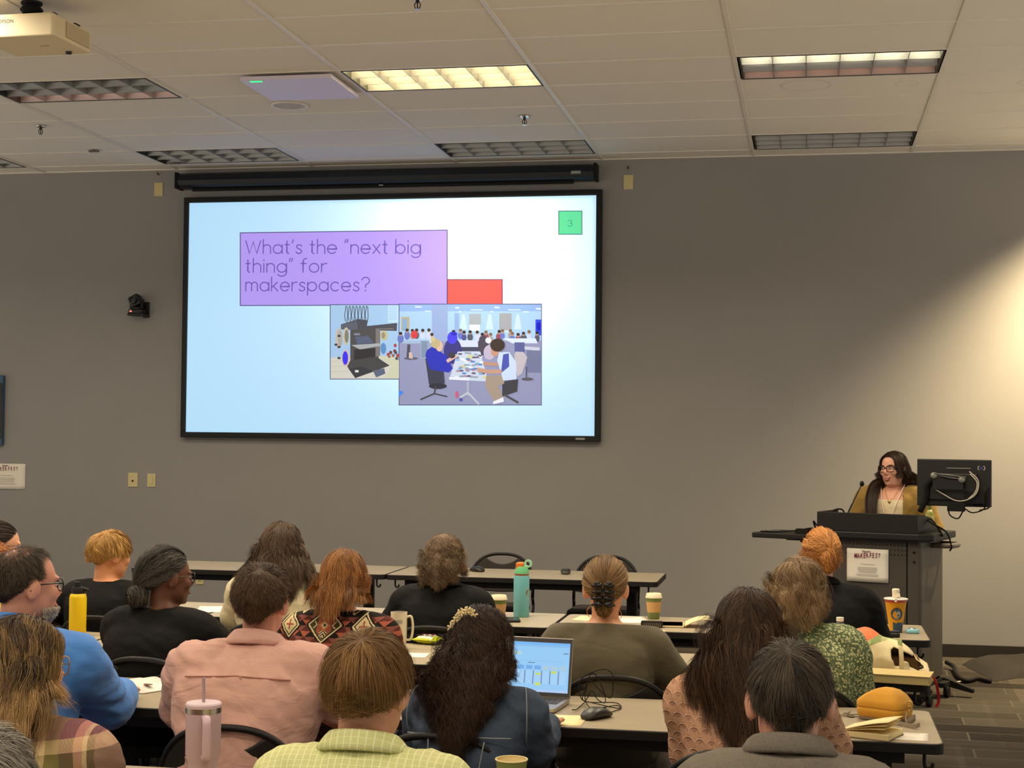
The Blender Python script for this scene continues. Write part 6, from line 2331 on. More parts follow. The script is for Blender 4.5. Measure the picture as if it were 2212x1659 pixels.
def sheet(label, cx_, cy_, w, d, rz, mat=WHITE_PAPER, z=T, marks=0, cat='paper', group=None, name='paper_sheet'):
    r = empty(name, (cx_, cy_, z), rz)
    tag(r, label, cat, group)
    g = G()
    n = 6
    vs = [((i / n - .5) * w, (j / n - .5) * d, .0008 + .0016 * (math.sin(i * .9 + j * .4) * .5 + .5) * (abs(i / n - .5) * 2)) for j in range(n + 1) for i in range(n + 1)]
    g.add(vs, [(j * (n + 1) + i, j * (n + 1) + i + 1, (j + 1) * (n + 1) + i + 1, (j + 1) * (n + 1) + i) for j in range(n) for i in range(n)])
    o = g.build('sheet', mat, r, 180)
    so = o.modifiers.new('thick', 'SOLIDIFY'); so.thickness = .0005
    if marks:
        g = G()
        for k in range(marks):
            g.cbox((-.02 * w, d * (.3 - .12 * k), .0036), (w * (.62 - .1 * (k % 2)), d * .018, .0004))
        g.build('printed_lines', flat('print_grey', (150, 140, 132), .8), r)
    return r


def bottle_yellow():
    p = on(177, 1368, T)
    r = empty('water_bottle', (p.x, 6.78, T))
    tag(r, 'tall bright yellow water bottle with a black cap', 'bottle')
    YM = flat('yellow_powdercoat', (236, 200, 10), .45, 0, .4, .02)
    g = G(); g.lathe([(0, 0), (.037, 0), (.0395, .004), (.0395, .172), (.036, .186), (.030, .192), (0, .192)], 32, cap=False); g.build('body', YM, r, 50)
    g = G(); g.lathe([(0, .19), (.031, .19), (.031, .215), (.028, .222), (0, .222)], 28, cap=False); g.lathe([(0, .22), (.017, .22), (.015, .245), (0, .247)], 20, (-.006, 0, 0), cap=False); c = g.build('cap', BLACK, r, 50)
    g = G(); g.tube(bez([(.02, 0, .214), (.045, 0, .212), (.048, 0, .205), (.03, 0, .202)], 12), .005, 8); g.build('loop', BLACK, c, 60)


bottle_yellow()


def bottle_turquoise():
    p = on(1126, 1332, T)
    r = empty('water_bottle', (p.x, p.y, T))
    tag(r, 'turquoise water bottle with a green lid and orange spout', 'bottle')
    TM = flat('turquoise_powdercoat', (112, 182, 190), .5, 0, .4, .02)
    s = .94
    g = G(); g.lathe([(0, 0), (.041 * s, 0), (.044 * s, .004), (.044 * s, .205), (.041 * s, .215), (0, .215)], 32, cap=False); b = g.build('body', TM, r, 50)
    g = G(); g.lathe([(.036, .213), (.037, .213), (.037, .226), (.036, .226)], 32, cap=False); g.build('neck_ring', flat('copper_ring', (146, 92, 72), .4, .2), r, 50)
    g = G(); g.lathe([(0, .225), (.037, .225), (.036, .245), (.030, .262), (0, .264)], 28, cap=False)
    li = g.build('lid', flat('mint_lid', (112, 196, 138), .45, 0, .4, .02), r, 50)
    g = G(); g.box((-.028, -.026, .245), (.012, .026, .283)); g.build('spout', flat('orange_spout', (222, 122, 34), .45), li, bevel=.006)
    g = G(); g.lathe([(.011, -.004), (.021, -.004), (.021, .004), (.011, .004), (.011, -.004)], 24, (.034, 0, .278), rotm(math.radians(90), 0, 0), cap=False); g.box((.014, -.010, .25), (.03, .010, .268)); g.build('carry_loop', flat('pale_mint', (168, 220, 184), .45), li, 50)
    g = G()
    rr_ = .0445 * s
    pts = []
    for i in range(24):
        a = 2 * math.pi * i / 24
        t = math.radians(-18) + .022 * math.cos(a) / rr_
        pts.append((rr_ * math.cos(t), rr_ * math.sin(t), .125 + .028 * math.sin(a)))
    g.add(pts, [tuple(range(24))]); st = g.build('round_sticker', flat('sticker_cream', (214, 206, 176), .5), b)
    g = G(); g.add([(p_[0] * 1.004, p_[1] * 1.004, .125 + (p_[2] - .125) * .75) for p_ in pts][::1], [tuple(range(24))]); g.xf(None, (0, 0, 0)); g.build('sticker_art', flat('sticker_brown', (122, 102, 72), .5), st)


bottle_turquoise()


def coffee_cup(label, px, py):
    p = on(px, py, T)
    r = empty('coffee_cup', (p.x, p.y, T))
    tag(r, label, 'cup', 'takeaway coffee cups')
    g = G(); g.lathe([(0, 0), (.028, 0), (.0295, .003), (.0405, .112), (0, .112)], 28, cap=False); g.build('cup', flat('cup_green', (112, 122, 66), .6), r, 50)
    g = G(); g.lathe([(.0322, .036), (.0337, .036), (.0392, .09), (.0377, .09)], 28, cap=False); g.build('sleeve', flat('kraft_sleeve', (196, 150, 92), .8), r, 50)
    g = G(); g.lathe([(0, .110), (.0435, .110), (.044, .116), (.041, .120), (.039, .132), (.036, .134), (.034, .128), (0, .128)], 28, cap=False); g.build('lid', flat('lid_cream', (234, 220, 186), .45), r, 50)
    return r


coffee_cup('green coffee cup with kraft sleeve and white lid, left of the turquoise bottle', 1077, 1342)
coffee_cup('green coffee cup with kraft sleeve and white lid, beside the open notebook', 1412, 1337)

p = on(1104, 1340, T)
r = empty('phone', (p.x + .01, p.y - .02, T), .25)
tag(r, 'black phone lying at the foot of the turquoise bottle', 'phone')
g = G(); g.slab(rrect(.076, .15, .01), 0, .011); g.build('case', BLACK, r, bevel=.002)
g = G(); g.slab(rrect(.07, .144, .009), .011, .0116); g.build('screen', flat('phone_glass', (28, 30, 34), .1, 0, .6), r)


def mug():
    q = at(862, 1322, 6.72)
    h_ = q.z - T
    r = empty('coffee_mug', (q.x, 6.72, T))
    tag(r, 'tall white mug of dark coffee beside the geometric cardigan', 'mug')
    W = flat('mug_white', (224, 214, 186), .3)
    g = G(); g.lathe([(0, 0), (.030, 0), (.033, .004), (.036, h_ * .5), (.037, h_), (.0345, h_), (.033, h_ * .5), (.03, .008), (0, .006)], 32, cap=False); g.build('body', W, r, 60)
    g = G(); g.tube(bez([(.032, 0, h_ * .86), (.056, 0, h_ * .88), (.064, 0, h_ * .6), (.056, 0, h_ * .28), (.032, 0, h_ * .24)], 24), .0055, 10); g.build('handle', W, r, 180)
    g = G(); g.lathe([(0, h_ - .01), (.0345, h_ - .01)], 28, cap=False); g.build('coffee', flat('coffee', (40, 26, 18), .15), r)
    g = G()
    pts = [(.0372 * math.sin(a), -.0372 * math.cos(a), z) for z in (h_ * .70, h_ * .80) for a in np.linspace(-.55, .7, 9)]
    g.add(pts, [(i, i + 1, 10 + i, 9 + i) for i in range(8)]); g.build('printed_band', flat('mug_band', (168, 166, 158), .4), r, 180)


mug()


def snack_bag():
    p = on(932, 1387, T)
    r = empty('snack_bag', (p.x, p.y - .06, T), math.radians(-14))
    tag(r, 'lime green and white snack bag lying on the table', 'snack bag')
    g = G()
    n, k = 20, 14
    L_, W_ = .125, .10
    top, bot = [], []
    for j in range(k + 1):
        for i in range(n + 1):
            u, v_ = i / n * 2 - 1, j / k * 2 - 1
            h_ = .019 * max(0, (1 - abs(u) ** 3.2)) * (max(0, 1 - abs(v_) ** 2.6)) ** .7 + .002 * math.sin(u * 14 + v_ * 5) * (1 - v_ * v_)
            edge = 1 - .07 * (1 - abs(u) ** 2)
            top.append((u * L_ / 2 * 1.0, v_ * W_ / 2 * edge, .021 + h_))
            bot.append((u * L_ / 2, v_ * W_ / 2 * edge, .0195 - h_ * .98))
    q = lambda j, i: j * (n + 1) + i
    fs = [(q(j, i), q(j, i + 1), q(j + 1, i + 1), q(j + 1, i)) for j in range(k) for i in range(n)]
    o_ = len(top)
    mi = [1 if (abs((f[0] % (n + 1)) / n * 2 - 1 + .045) < .62 and abs((f[0] // (n + 1)) / k * 2 - 1 + .07) < .8) else 0 for f in fs]
    g.add(top + bot, fs + [tuple(i + o_ for i in f[::-1]) for f in fs])
    g.m = mi + [0] * len(fs)
    g.build('bag', [flat('bag_lime', (190, 198, 30), .25, 0, .5), flat('bag_white', (226, 226, 206), .3, 0, .5)], r, 180)
    text_mesh('brand_lettering', 'ONE', .034, flat('bag_red', (150, 60, 50), .5), r, (-.008, .008, .0415), Matrix.Identity(3), 'CENTER', .0012)
    text_mesh('brand_lettering', 'ANNIES', .026, flat('bag_ink', (96, 66, 72), .5), r, (-.008, -.024, .0405), Matrix.Identity(3), 'CENTER', .0012)


snack_bag()
p = on(906, 1412, T)
sheet('small white slip of paper beside the lime snack bag', p.x - .0, p.y - .05, .10, .13, .05)
p = on(470, 1316, T)
sheet('white paper on the table beyond the person with the grey low bun', p.x, p.y, .21, .28, .3, marks=0, group='white papers on the far desks')
p = on(1265, 1336, T)
sheet('cream paper on the table left of the olive-clad neck', p.x + .02, p.y, .14, .2, -.1, CREAM_PAPER)
p = on(1355, 1340, T)
sheet('white paper on the table right of the olive-clad neck', p.x, p.y + .02, .2, .26, .25, marks=2)
p = on(1395, 1364, T)
sheet('cream card beneath the black clip holder', p.x + .03, p.y + .01, .12, .1, .0, CREAM_PAPER)
p = on(1548, 1352, T)
sheet('white scrap of paper by the long dark brown hair', p.x, p.y, .08, .06, .0)
p = on(905, 1513, T)
sheet('white handout left of the denim jacket, with a dark emblem', p.x - .03, p.y, .2, .27, -.05, marks=2)
p = on(690, 1523, T)
sheet('sheet of paper by the elbow of the pink shirt', p.x, p.y, .2, .26, .1, CREAM_PAPER)
p = on(1195, 1560, T)
sheet('cream paper under the laptop', p.x + .005, p.y + .04, .19, .19, .0, CREAM_PAPER)


def open_booklet():
    p = on(305, 1482, T)
    r = empty('booklet', (p.x, p.y, T), math.radians(-28))
    tag(r, 'white open booklet with a small dark logo, by the blue sleeve', 'booklet')
    for sd in (-1, 1):
        g = G(); n = 10
        pr = [(sd * .15 * i / n, .004 + .016 * math.sin(min(1, i / n * 1.3) * math.pi) * (1 - i / n * .5)) for i in range(n + 1)]
        vs = [(a, y_, b) for y_ in (-.11, .11) for a, b in pr]
        fs = [(i, i + 1, n + 2 + i, n + 1 + i) for i in range(n)]
        g.add(vs, fs if sd > 0 else [f[::-1] for f in fs])
        o = g.build('page', WHITE_PAPER, r, 180)
        so = o.modifiers.new('thick', 'SOLIDIFY'); so.thickness = .002
    g = G(); g.slab([(.085 + .022 * math.cos(a), -.035 + .012 * math.sin(a)) for a in np.linspace(0, 6.28, 20)[:-1]], .0195, .0205); g.build('logo', flat('logo_brown', (108, 72, 66), .7), r)


open_booklet()


def notebook(label, cx_, cy_, rz, w, d, thick, lift, mat, spiral=False):
    """a thick notebook lying open, the near leaf curling up"""
    r = empty('notebook', (cx_, cy_, T), rz)
    tag(r, label, 'notebook')
    g = G(); g.slab(rrect(w, d, .006), 0, .003); g.build('cover', flat('cover_grey', (122, 112, 96), .7), r)
    g = G(); g.box((-w / 2 + .003, -d / 2 + .003, .003), (w / 2 - .003, d / 2 - .003, thick)); g.build('page_block', mat, r, bevel=.001)
    g = G(); n = 14
    for k in range(3):
        L_ = w * (.98 - .04 * k)
        pr = [(-w / 2 + L_ * i / n, thick + .001 + lift * (1 - .3 * k) * (i / n) ** 1.2 * (1.35 - .55 * i / n)) for i in range(n + 1)]
        vs = [(a, y_, b) for y_ in (-d / 2 + .004, d / 2 - .004) for a, b in pr]
        g.add(vs, [(i, i + 1, n + 2 + i, n + 1 + i) for i in range(n)])
    o = g.build('raised_leaf', mat, r, 180)
    so = o.modifiers.new('thick', 'SOLIDIFY'); so.thickness = .001
    return r


p = on(1450, 1352, T)
r = notebook('open cream notebook with a raised page, beside the coffee cup', p.x, p.y, .08, .13, .17, .010, .0, CREAM_PAPER)
g = G(); n = 12
pr = [(.065 + .125 * i / n, .012 + .034 * (i / n) ** .9 + .010 * math.sin(i / n * 3.1)) for i in range(n + 1)]
vs = [(a, y_, b) for y_ in (-.08, .08) for a, b in pr]
g.add(vs, [(i, i + 1, n + 2 + i, n + 1 + i) for i in range(n)])
o = g.build('lifted_cover', CREAM_PAPER, r, 180)
so = o.modifiers.new('thick', 'SOLIDIFY'); so.thickness = .006
p = on(1408, 1356, T)
r = empty('clip_holder', (p.x, p.y, T), .05)
tag(r, 'small black clip with a grey fluted body, in front of the coffee cup', 'clip')
g = G(); g.box((-.046, -.012, 0), (.046, .012, .026)); g.build('body', flat('fluted_grey', (112, 104, 94), .5, .3), r, bevel=.002)
g = G()
for i in range(9):
    g.box((-.042 + i * .0098, -.0135, .002), (-.038 + i * .0098, -.012, .024))
g.build('flutes', DARKMETAL, r)
g = G(); g.box((-.052, -.014, .026), (.052, .014, .034)); g.box((-.054, -.014, .008), (-.046, .014, .03)); g.box((.046, -.014, .008), (.054, .014, .03)); g.build('top_rail', BLACK, r, bevel=.002)


# laptop
def laptop():
    pr_ = on(1232, 1520, T)
    rz = math.radians(-6)
    W_, D_ = .31, .215
    r = empty('laptop', (pr_.x - .165, pr_.y - .09, T + .003), rz)
    tag(r, 'silver laptop showing a calendar page, in front of the denim jacket', 'laptop')
    AL = flat('laptop_aluminium', (172, 164, 156), .35, .6, .5, .02)
    g = G(); g.slab(rrect(W_, D_, .012), .0, .014); g.build('base', AL, r, bevel=.002)
    g = G()
    for row in range(5):
        for c in range(13):
            g.cbox((-.128 + c * .0213, .068 - row * .0195, .0148), (.0185, .0165, .0016))
    g.build('keyboard', flat('key_grey', (64, 60, 58), .6), r)
    g = G(); g.box((-.10, -.095, .0142), (.095, -.035, .0148)); g.build('palm_note', WHITE_PAPER, r)
    lid = empty('lid_pivot'); bpy.data.objects.remove(lid)
    tl = math.radians(-12)
    Rl = rotm(tl, 0, 0)
    hz = Vector((0, D_ / 2 - .004, .014))
    H_ = .212
    g = G(); g.box((-W_ / 2, -.003, 0), (W_ / 2, .004, H_)); g.xf(Rl, hz); ld = g.build('lid', AL, r, bevel=.003)
    g = G(); g.box((-W_ / 2 + .003, -.0042, .004), (W_ / 2 - .003, -.003, H_ - .003)); g.xf(Rl, hz); g.build('bezel', flat('laptop_bezel', (74, 74, 76), .4), ld)
    g = G(); mats = []

    def rect(x0, z0, x1, z1, rgb, k):
        mt = glow('lap_%d_%d_%d' % rgb, rgb, .95, .2)
        if mt not in mats:
            mats.append(mt)
        g.quad((x0, -.0044 - k * .0002, z0), (x1, -.0044 - k * .0002, z0), (x1, -.0044 - k * .0002, z1), (x0, -.0044 - k * .0002, z1), mats.index(mt))
    x0, x1, z0, z1 = -W_ / 2 + .010, W_ / 2 - .010, .018, H_ - .018
    u = lambda t: x0 + (x1 - x0) * t
    v = lambda t: z1 - (z1 - z0) * t
    rect(x0, z0, x1, z1, (152, 206, 250), 0)
    rect(x0, v(.06), x1, v(.0), (120, 186, 246), 1); rect(x0, v(.085), x1, v(.075), (120, 170, 216), 1)
    rect(u(.15), v(.26), u(.38), v(.20), (186, 216, 210), 1); rect(u(.3), v(.38), u(.95), v(.375), (132, 180, 222), 1)
    rect(u(.47), v(.425), u(.56), v(.41), (90, 120, 150), 1); rect(u(.92), v(.215), u(.985), v(.2), (80, 104, 140), 1)
    for i in range(6):
        a = u(.34 + i * .108)
        rect(a, v(.55), a + .024, v(.47), (116, 176, 236) if i < 3 else (176, 206, 222), 1)
        rect(a - .004, v(.84), a - .0018, v(.57), (116, 62, 110), 2)
        rect(a + .002, v(.84), a + .024, v(.57), (166, 212, 250), 1)
    rect(u(.575), v(.66), u(.645), v(.62), (196, 220, 110), 3); rect(u(.575), v(.87), u(.645), v(.81), (206, 224, 120), 3); rect(u(.775), v(.62), u(.845), v(.57), (202, 222, 112), 3)
    rect(x0, v(1), x1, v(.95), (176, 206, 246), 1)
    g.xf(Rl, hz)
    g.build('display', mats, ld)
    return r


laptop()


def mouse(label, x_, y_, rz, s=1.0):
    r = empty('computer_mouse', (x_, y_, T), rz)
    tag(r, label, 'computer mouse', 'black computer mice')
    rings = []
    for yy, w, h_ in ((-.058, .012, .008), (-.052, .024, .018), (-.035, .031, .030), (-.008, .0325, .037), (.02, .031, .033), (.042, .028, .024), (.055, .021, .016), (.06, .012, .009)):
        rings.append([Vector((w * s * math.copysign(abs(math.cos(a)) ** .8, math.cos(a)), yy * s, h_ * s * (.5 + .5 * math.sin(a)) + .001)) for a in [2 * math.pi * k / 20 for k in range(20)]])
    g = G(); g.rings(rings); g.build('shell', flat('mouse_black', (40, 37, 35), .4, 0, .45), r, 180)
    g = G(); g.lathe([(0, -.003), (.008, -.003), (.008, .003), (0, .003)], 14, (0, .034 * s, .026 * s), rotm(0, math.radians(90), 0), cap=False); g.build('scroll_wheel', BLACK, r, 50)
    return r


mouse('black mouse with a tangled cord beside the laptop', -.70, 5.255, -.6, 1.05)
mouse('black mouse on the far table, directly right of the greying curls', on(1027, 1236, T).x, 10.5, .9, 1.05)
mouse('black mouse on the far table, between the turquoise bottle and the claw clip', on(1221, 1240, T).x, 10.5, .2, 1.05)
g = G()
c = Vector((-.70, 5.255, T))
loops = [(1310, 1541, .004), (1340, 1531, .004), (1330, 1524, .004), (1280, 1530, .01), (1264, 1510, .02), (1268, 1480, .07), (1276, 1455, .11), (1290, 1462, .10), (1306, 1500, .05), (1306, 1518, .01), (1290, 1510, .02), (1278, 1492, .05), (1264, 1514, .02), (1252, 1500, .03), (1256, 1466, .10), (1300, 1446, .13), (1322, 1456, .12), (1324, 1490, .06), (1318, 1508, .03), (1300, 1495, .05), (1274, 1470, .08), (1264, 1490, .05), (1263, 1515, .01), (1330, 1518, .005), (1336, 1530, .005), (1270, 1516, .006), (1262, 1518, .006), (1246, 1532, .006), (1236, 1533, .008)]
pts = [on(a, b, T + h_) for a, b, h_ in [(q[0], q[1] + q[2] * 120, q[2]) for q in loops]]
g.tube(bez([on(q[0], q[1], T + q[2]) if q[2] < .03 else Vector(at(q[0], q[1], 5.40)) for q in loops], 220), .0018, 5)
o = g.build('mouse_cord', BLACKM, None, 180)
tag(o, 'thin black tangled mouse cord looping above the table by the laptop', 'cord')


def tumbler():
    p = on(440, 1659, 0)
    q = at(440, 1520, 4.02)
    r = empty('lidded_tumbler', (q.x, 4.02, T))
    tag(r, 'large lilac tumbler with a handle and straw at the bottom edge', 'tumbler')
    LM = flat('lilac_powdercoat', (196, 168, 174), .5, 0, .35, .02)
    zt = q.z - T
    g = G(); g.lathe([(0, 0), (.034, 0), (.036, .003), (.0385, zt - .165), (.0385, zt - .158), (.0472, zt - .135), (.0478, zt - .018), (0, zt - .018)], 40, cap=False); g.build('body', LM, r, 40)
    g = G(); g.lathe([(.046, zt - .022), (.0486, zt - .022), (.0486, zt - .006), (.046, zt - .006)], 40, cap=False); g.build('steel_band', flat('brushed_steel', (190, 184, 172), .25, 1.0), r, 40)
    g = G(); g.lathe([(0, zt - .008), (.0486, zt - .008), (.0492, zt), (.046, zt + .004), (0, zt + .005)], 40, cap=False); g.build('lid', flat('lilac_lid', (216, 192, 200), .5), r, 40)
    g = G(); g.tube([(0, 0, zt), (-.0015, 0, zt + .07)], .0045, 12); g.build('straw', flat('lilac_straw', (176, 150, 158), .4), r, 60)
    g = G()
    Rn = rotm(0, 0, math.radians(-62))
    path = [(.047, 0, zt - .028), (.066, 0, zt - .026), (.080, 0, zt - .034), (.085, 0, zt - .05), (.084, 0, zt - .09), (.080, 0, zt - .128), (.068, 0, zt - .136), (.047, 0, zt - .134)]
    rings = []
    pp = bez(path, 36)
    for i, a in enumerate(pp):
        t_ = (pp[min(i + 1, len(pp) - 1)] - pp[max(i - 1, 0)]).normalized()
        nn = Vector((t_.z, 0, -t_.x))
        rings.append([a + nn * .006 * math.cos(k) + Vector((0, .0115 * math.sin(k), 0)) for k in [2 * math.pi * j / 12 for j in range(12)]])
    g.rings(rings); g.xf(Rn); g.build('handle', flat('lilac_handle', (212, 180, 190), .5), r, 180)


tumbler()

q = at(1105, 1640, 4.05)
r = empty('paper_cup', (q.x, 4.05, T))
tag(r, 'open green paper cup at the bottom edge of the photo', 'cup')
zt = q.z - T
g = G(); g.lathe([(0, 0), (.030, 0), (.031, .003), (.0415, zt), (.0405, zt), (.030, .006), (0, .006)], 32, cap=False); g.build('cup', flat('cup_green', (112, 122, 66), .6), r, 50)
g = G(); g.tube([(.0415 * math.cos(a), .0415 * math.sin(a), zt) for a in np.linspace(0, 2 * math.pi, 40)[:-1]], .0022, 8, closed=True); g.build('rim', flat('cup_cream', (222, 204, 150), .6), r, 180)
g = G(); g.lathe([(.0402, zt), (.034, zt - .06), (0, zt - .062)], 32, cap=False); g.build('lining', flat('cup_cream', (222, 204, 150), .6), r, 180)


def water_bottle():
    p = on(1818, 1400, T)
    r = empty('plastic_water_bottle', (.135, 6.72, T))
    q = at(1817, 1333, 6.72)
    tag(r, 'clear plastic water bottle with a white cap behind the floral blouse', 'bottle')
    m = M('clear_plastic'); m.base((.9, .92, .92, 1)).set(.08, 0, .5); m.b.inputs['Transmission Weight'].default_value = .85; m.b.inputs['IOR'].default_value = 1.2
    h_ = q.z - T
    g = G(); g.lathe([(0, 0), (.028, 0), (.031, .006), (.031, h_ * .6), (.029, h_ * .68), (.016, h_ * .88), (.011, h_ * .91), (.011, h_ * .94), (0, h_ * .94)], 28, cap=False); g.build('body', m.m, r, 60)
    g = G(); g.lathe([(.0315, .04), (.0316, .04), (.0316, h_ * .56), (.0315, h_ * .56)], 28, cap=False); g.build('label_wrap', flat('label_white', (206, 196, 176), .5), r, 60)
    g = G(); g.lathe([(0, h_ * .915), (.0155, h_ * .915), (.0155, h_ * .995), (0, h_)], 20, cap=False); g.build('cap', flat('cap_white', (232, 224, 206), .5), r, 50)


water_bottle()


def orange_tumbler():
    p = on(1935, 1366, T)
    r = empty('straw_tumbler', (p.x, p.y, T))
    tag(r, 'yellow-and-orange insulated tumbler with a white straw lid and blue emblem', 'tumbler')
    q = at(1935, 1291, p.y)
    h_ = q.z - T
    m = M('amber_sleeve'); x, y, z = m.xyz()
    m.base(m.mix(m.noise(10, 2), srgb(222, 150, 20), srgb(232, 166, 34))).set(.6, 0, .3)
    prof = lambda t: .030 + .022 * t ** 1.1
    g = G(); g.lathe([(0, 0), (prof(0), 0)] + [(prof(t), h_ * .9 * t) for t in np.linspace(.05, 1, 8)] + [(0, h_ * .9)], 36, cap=False); b = g.build('sleeve', m.m, r, 50)
    g = G()
    for k in range(2):
        pass
    rows = []
    for t in np.linspace(.0, .30, 6):
        rows.append([( (prof(t) + .0012) * math.sin(a), -(prof(t) + .0012) * math.cos(a), h_ * .9 * t + .001 + (.012 * math.sin(abs(a) * 2.2) if t > .25 else 0)) for a in np.linspace(-.45, 1.1, 14)])
    vs = [p_ for row in rows for p_ in row]
    g.add(vs, [(j * 14 + i, j * 14 + i + 1, (j + 1) * 14 + i + 1, (j + 1) * 14 + i) for j in range(5) for i in range(13)]); g.build('blue_patch', flat('patch_blue', (54, 78, 100), .6), b, 180)

    def decal(name, az, tz, rx_, rz_, mat, lift):
        pts = []
        for i in range(28):
            a = 2 * math.pi * i / 28
            t = tz + rz_ * math.sin(a)
            rr_ = prof(t) + lift
            an = az + rx_ * math.cos(a) / rr_
            pts.append((rr_ * math.sin(an), -rr_ * math.cos(an), h_ * .9 * t))
        g = G(); g.add(pts, [tuple(range(28))]); return g.build(name, mat, b)
    decal('emblem', .06, .62, .030, .20, flat('emblem_ring', (60, 62, 58), .6), .0012)
    decal('emblem_field', .06, .62, .026, .175, flat('emblem_blue', (66, 96, 124), .6), .0016)
    decal('emblem_mark', .22, .60, .009, .10, flat('emblem_pale', (190, 186, 170), .6), .0021)
    decal('emblem_mark', .22, .575, .004, .04, flat('emblem_ring', (60, 62, 58), .6), .0026)
    g = G(); g.lathe([(.0, h_ * .885), (.0535, h_ * .885), (.0545, h_ * .95), (0, h_ * .95)], 36, cap=False); g.build('red_collar', flat('collar_red', (196, 66, 56), .4), r, 50)
    g = G(); g.lathe([(0, h_ * .95), (.058, h_ * .95), (.059, h_ * .975), (.055, h_ * .99), (0, h_)], 36, cap=False); l_ = g.build('lid', flat('lid_white', (226, 216, 206), .35), r, 50)
    g = G(); g.lathe([(0, h_), (.017, h_), (.019, h_ + .04), (.016, h_ + .044), (0, h_ + .044)], 20, cap=False); g.box((-.009, -.06, h_ * .9), (.003, -.052, h_ * 1.01)); g.box((.004, -.024, h_ + .004), (.02, -.014, h_ + .02)); g.build('straw_stopper', flat('stopper_cream', (236, 224, 196), .4), l_, bevel=.002)


orange_tumbler()
p = on(1933, 1374, T)
r = empty('black_case', (p.x - .005, p.y - .045, T), .1)
tag(r, 'small black folded case in front of the yellow-and-orange tumbler', 'case')
g = G(); g.slab(rrect(.052, .04, .012), 0, .022); g.build('body', BLACK, r, bevel=.008)
g = G(); g.slab(rrect(.056, .03, .01, cy=.008), .022, .03); g.build('flap', flat('case_navy', (34, 44, 56), .6), r, bevel=.006)
p = on(1971, 1368, T)
r = empty('earbud_case', (p.x, p.y, T), 0)
tag(r, 'small light blue earbud case at the table end', 'case')
g = G(); g.slab(rrect(.066, .05, .02), 0, .022); g.build('body', flat('pale_blue_plastic', (140, 200, 210), .25, 0, .5), r, bevel=.008)
g = G(); g.ell((0, .0, .022), (.02, .014, .005)); g.build('latch', flat('chrome', (200, 200, 198), .18, 1.0), r, 60)


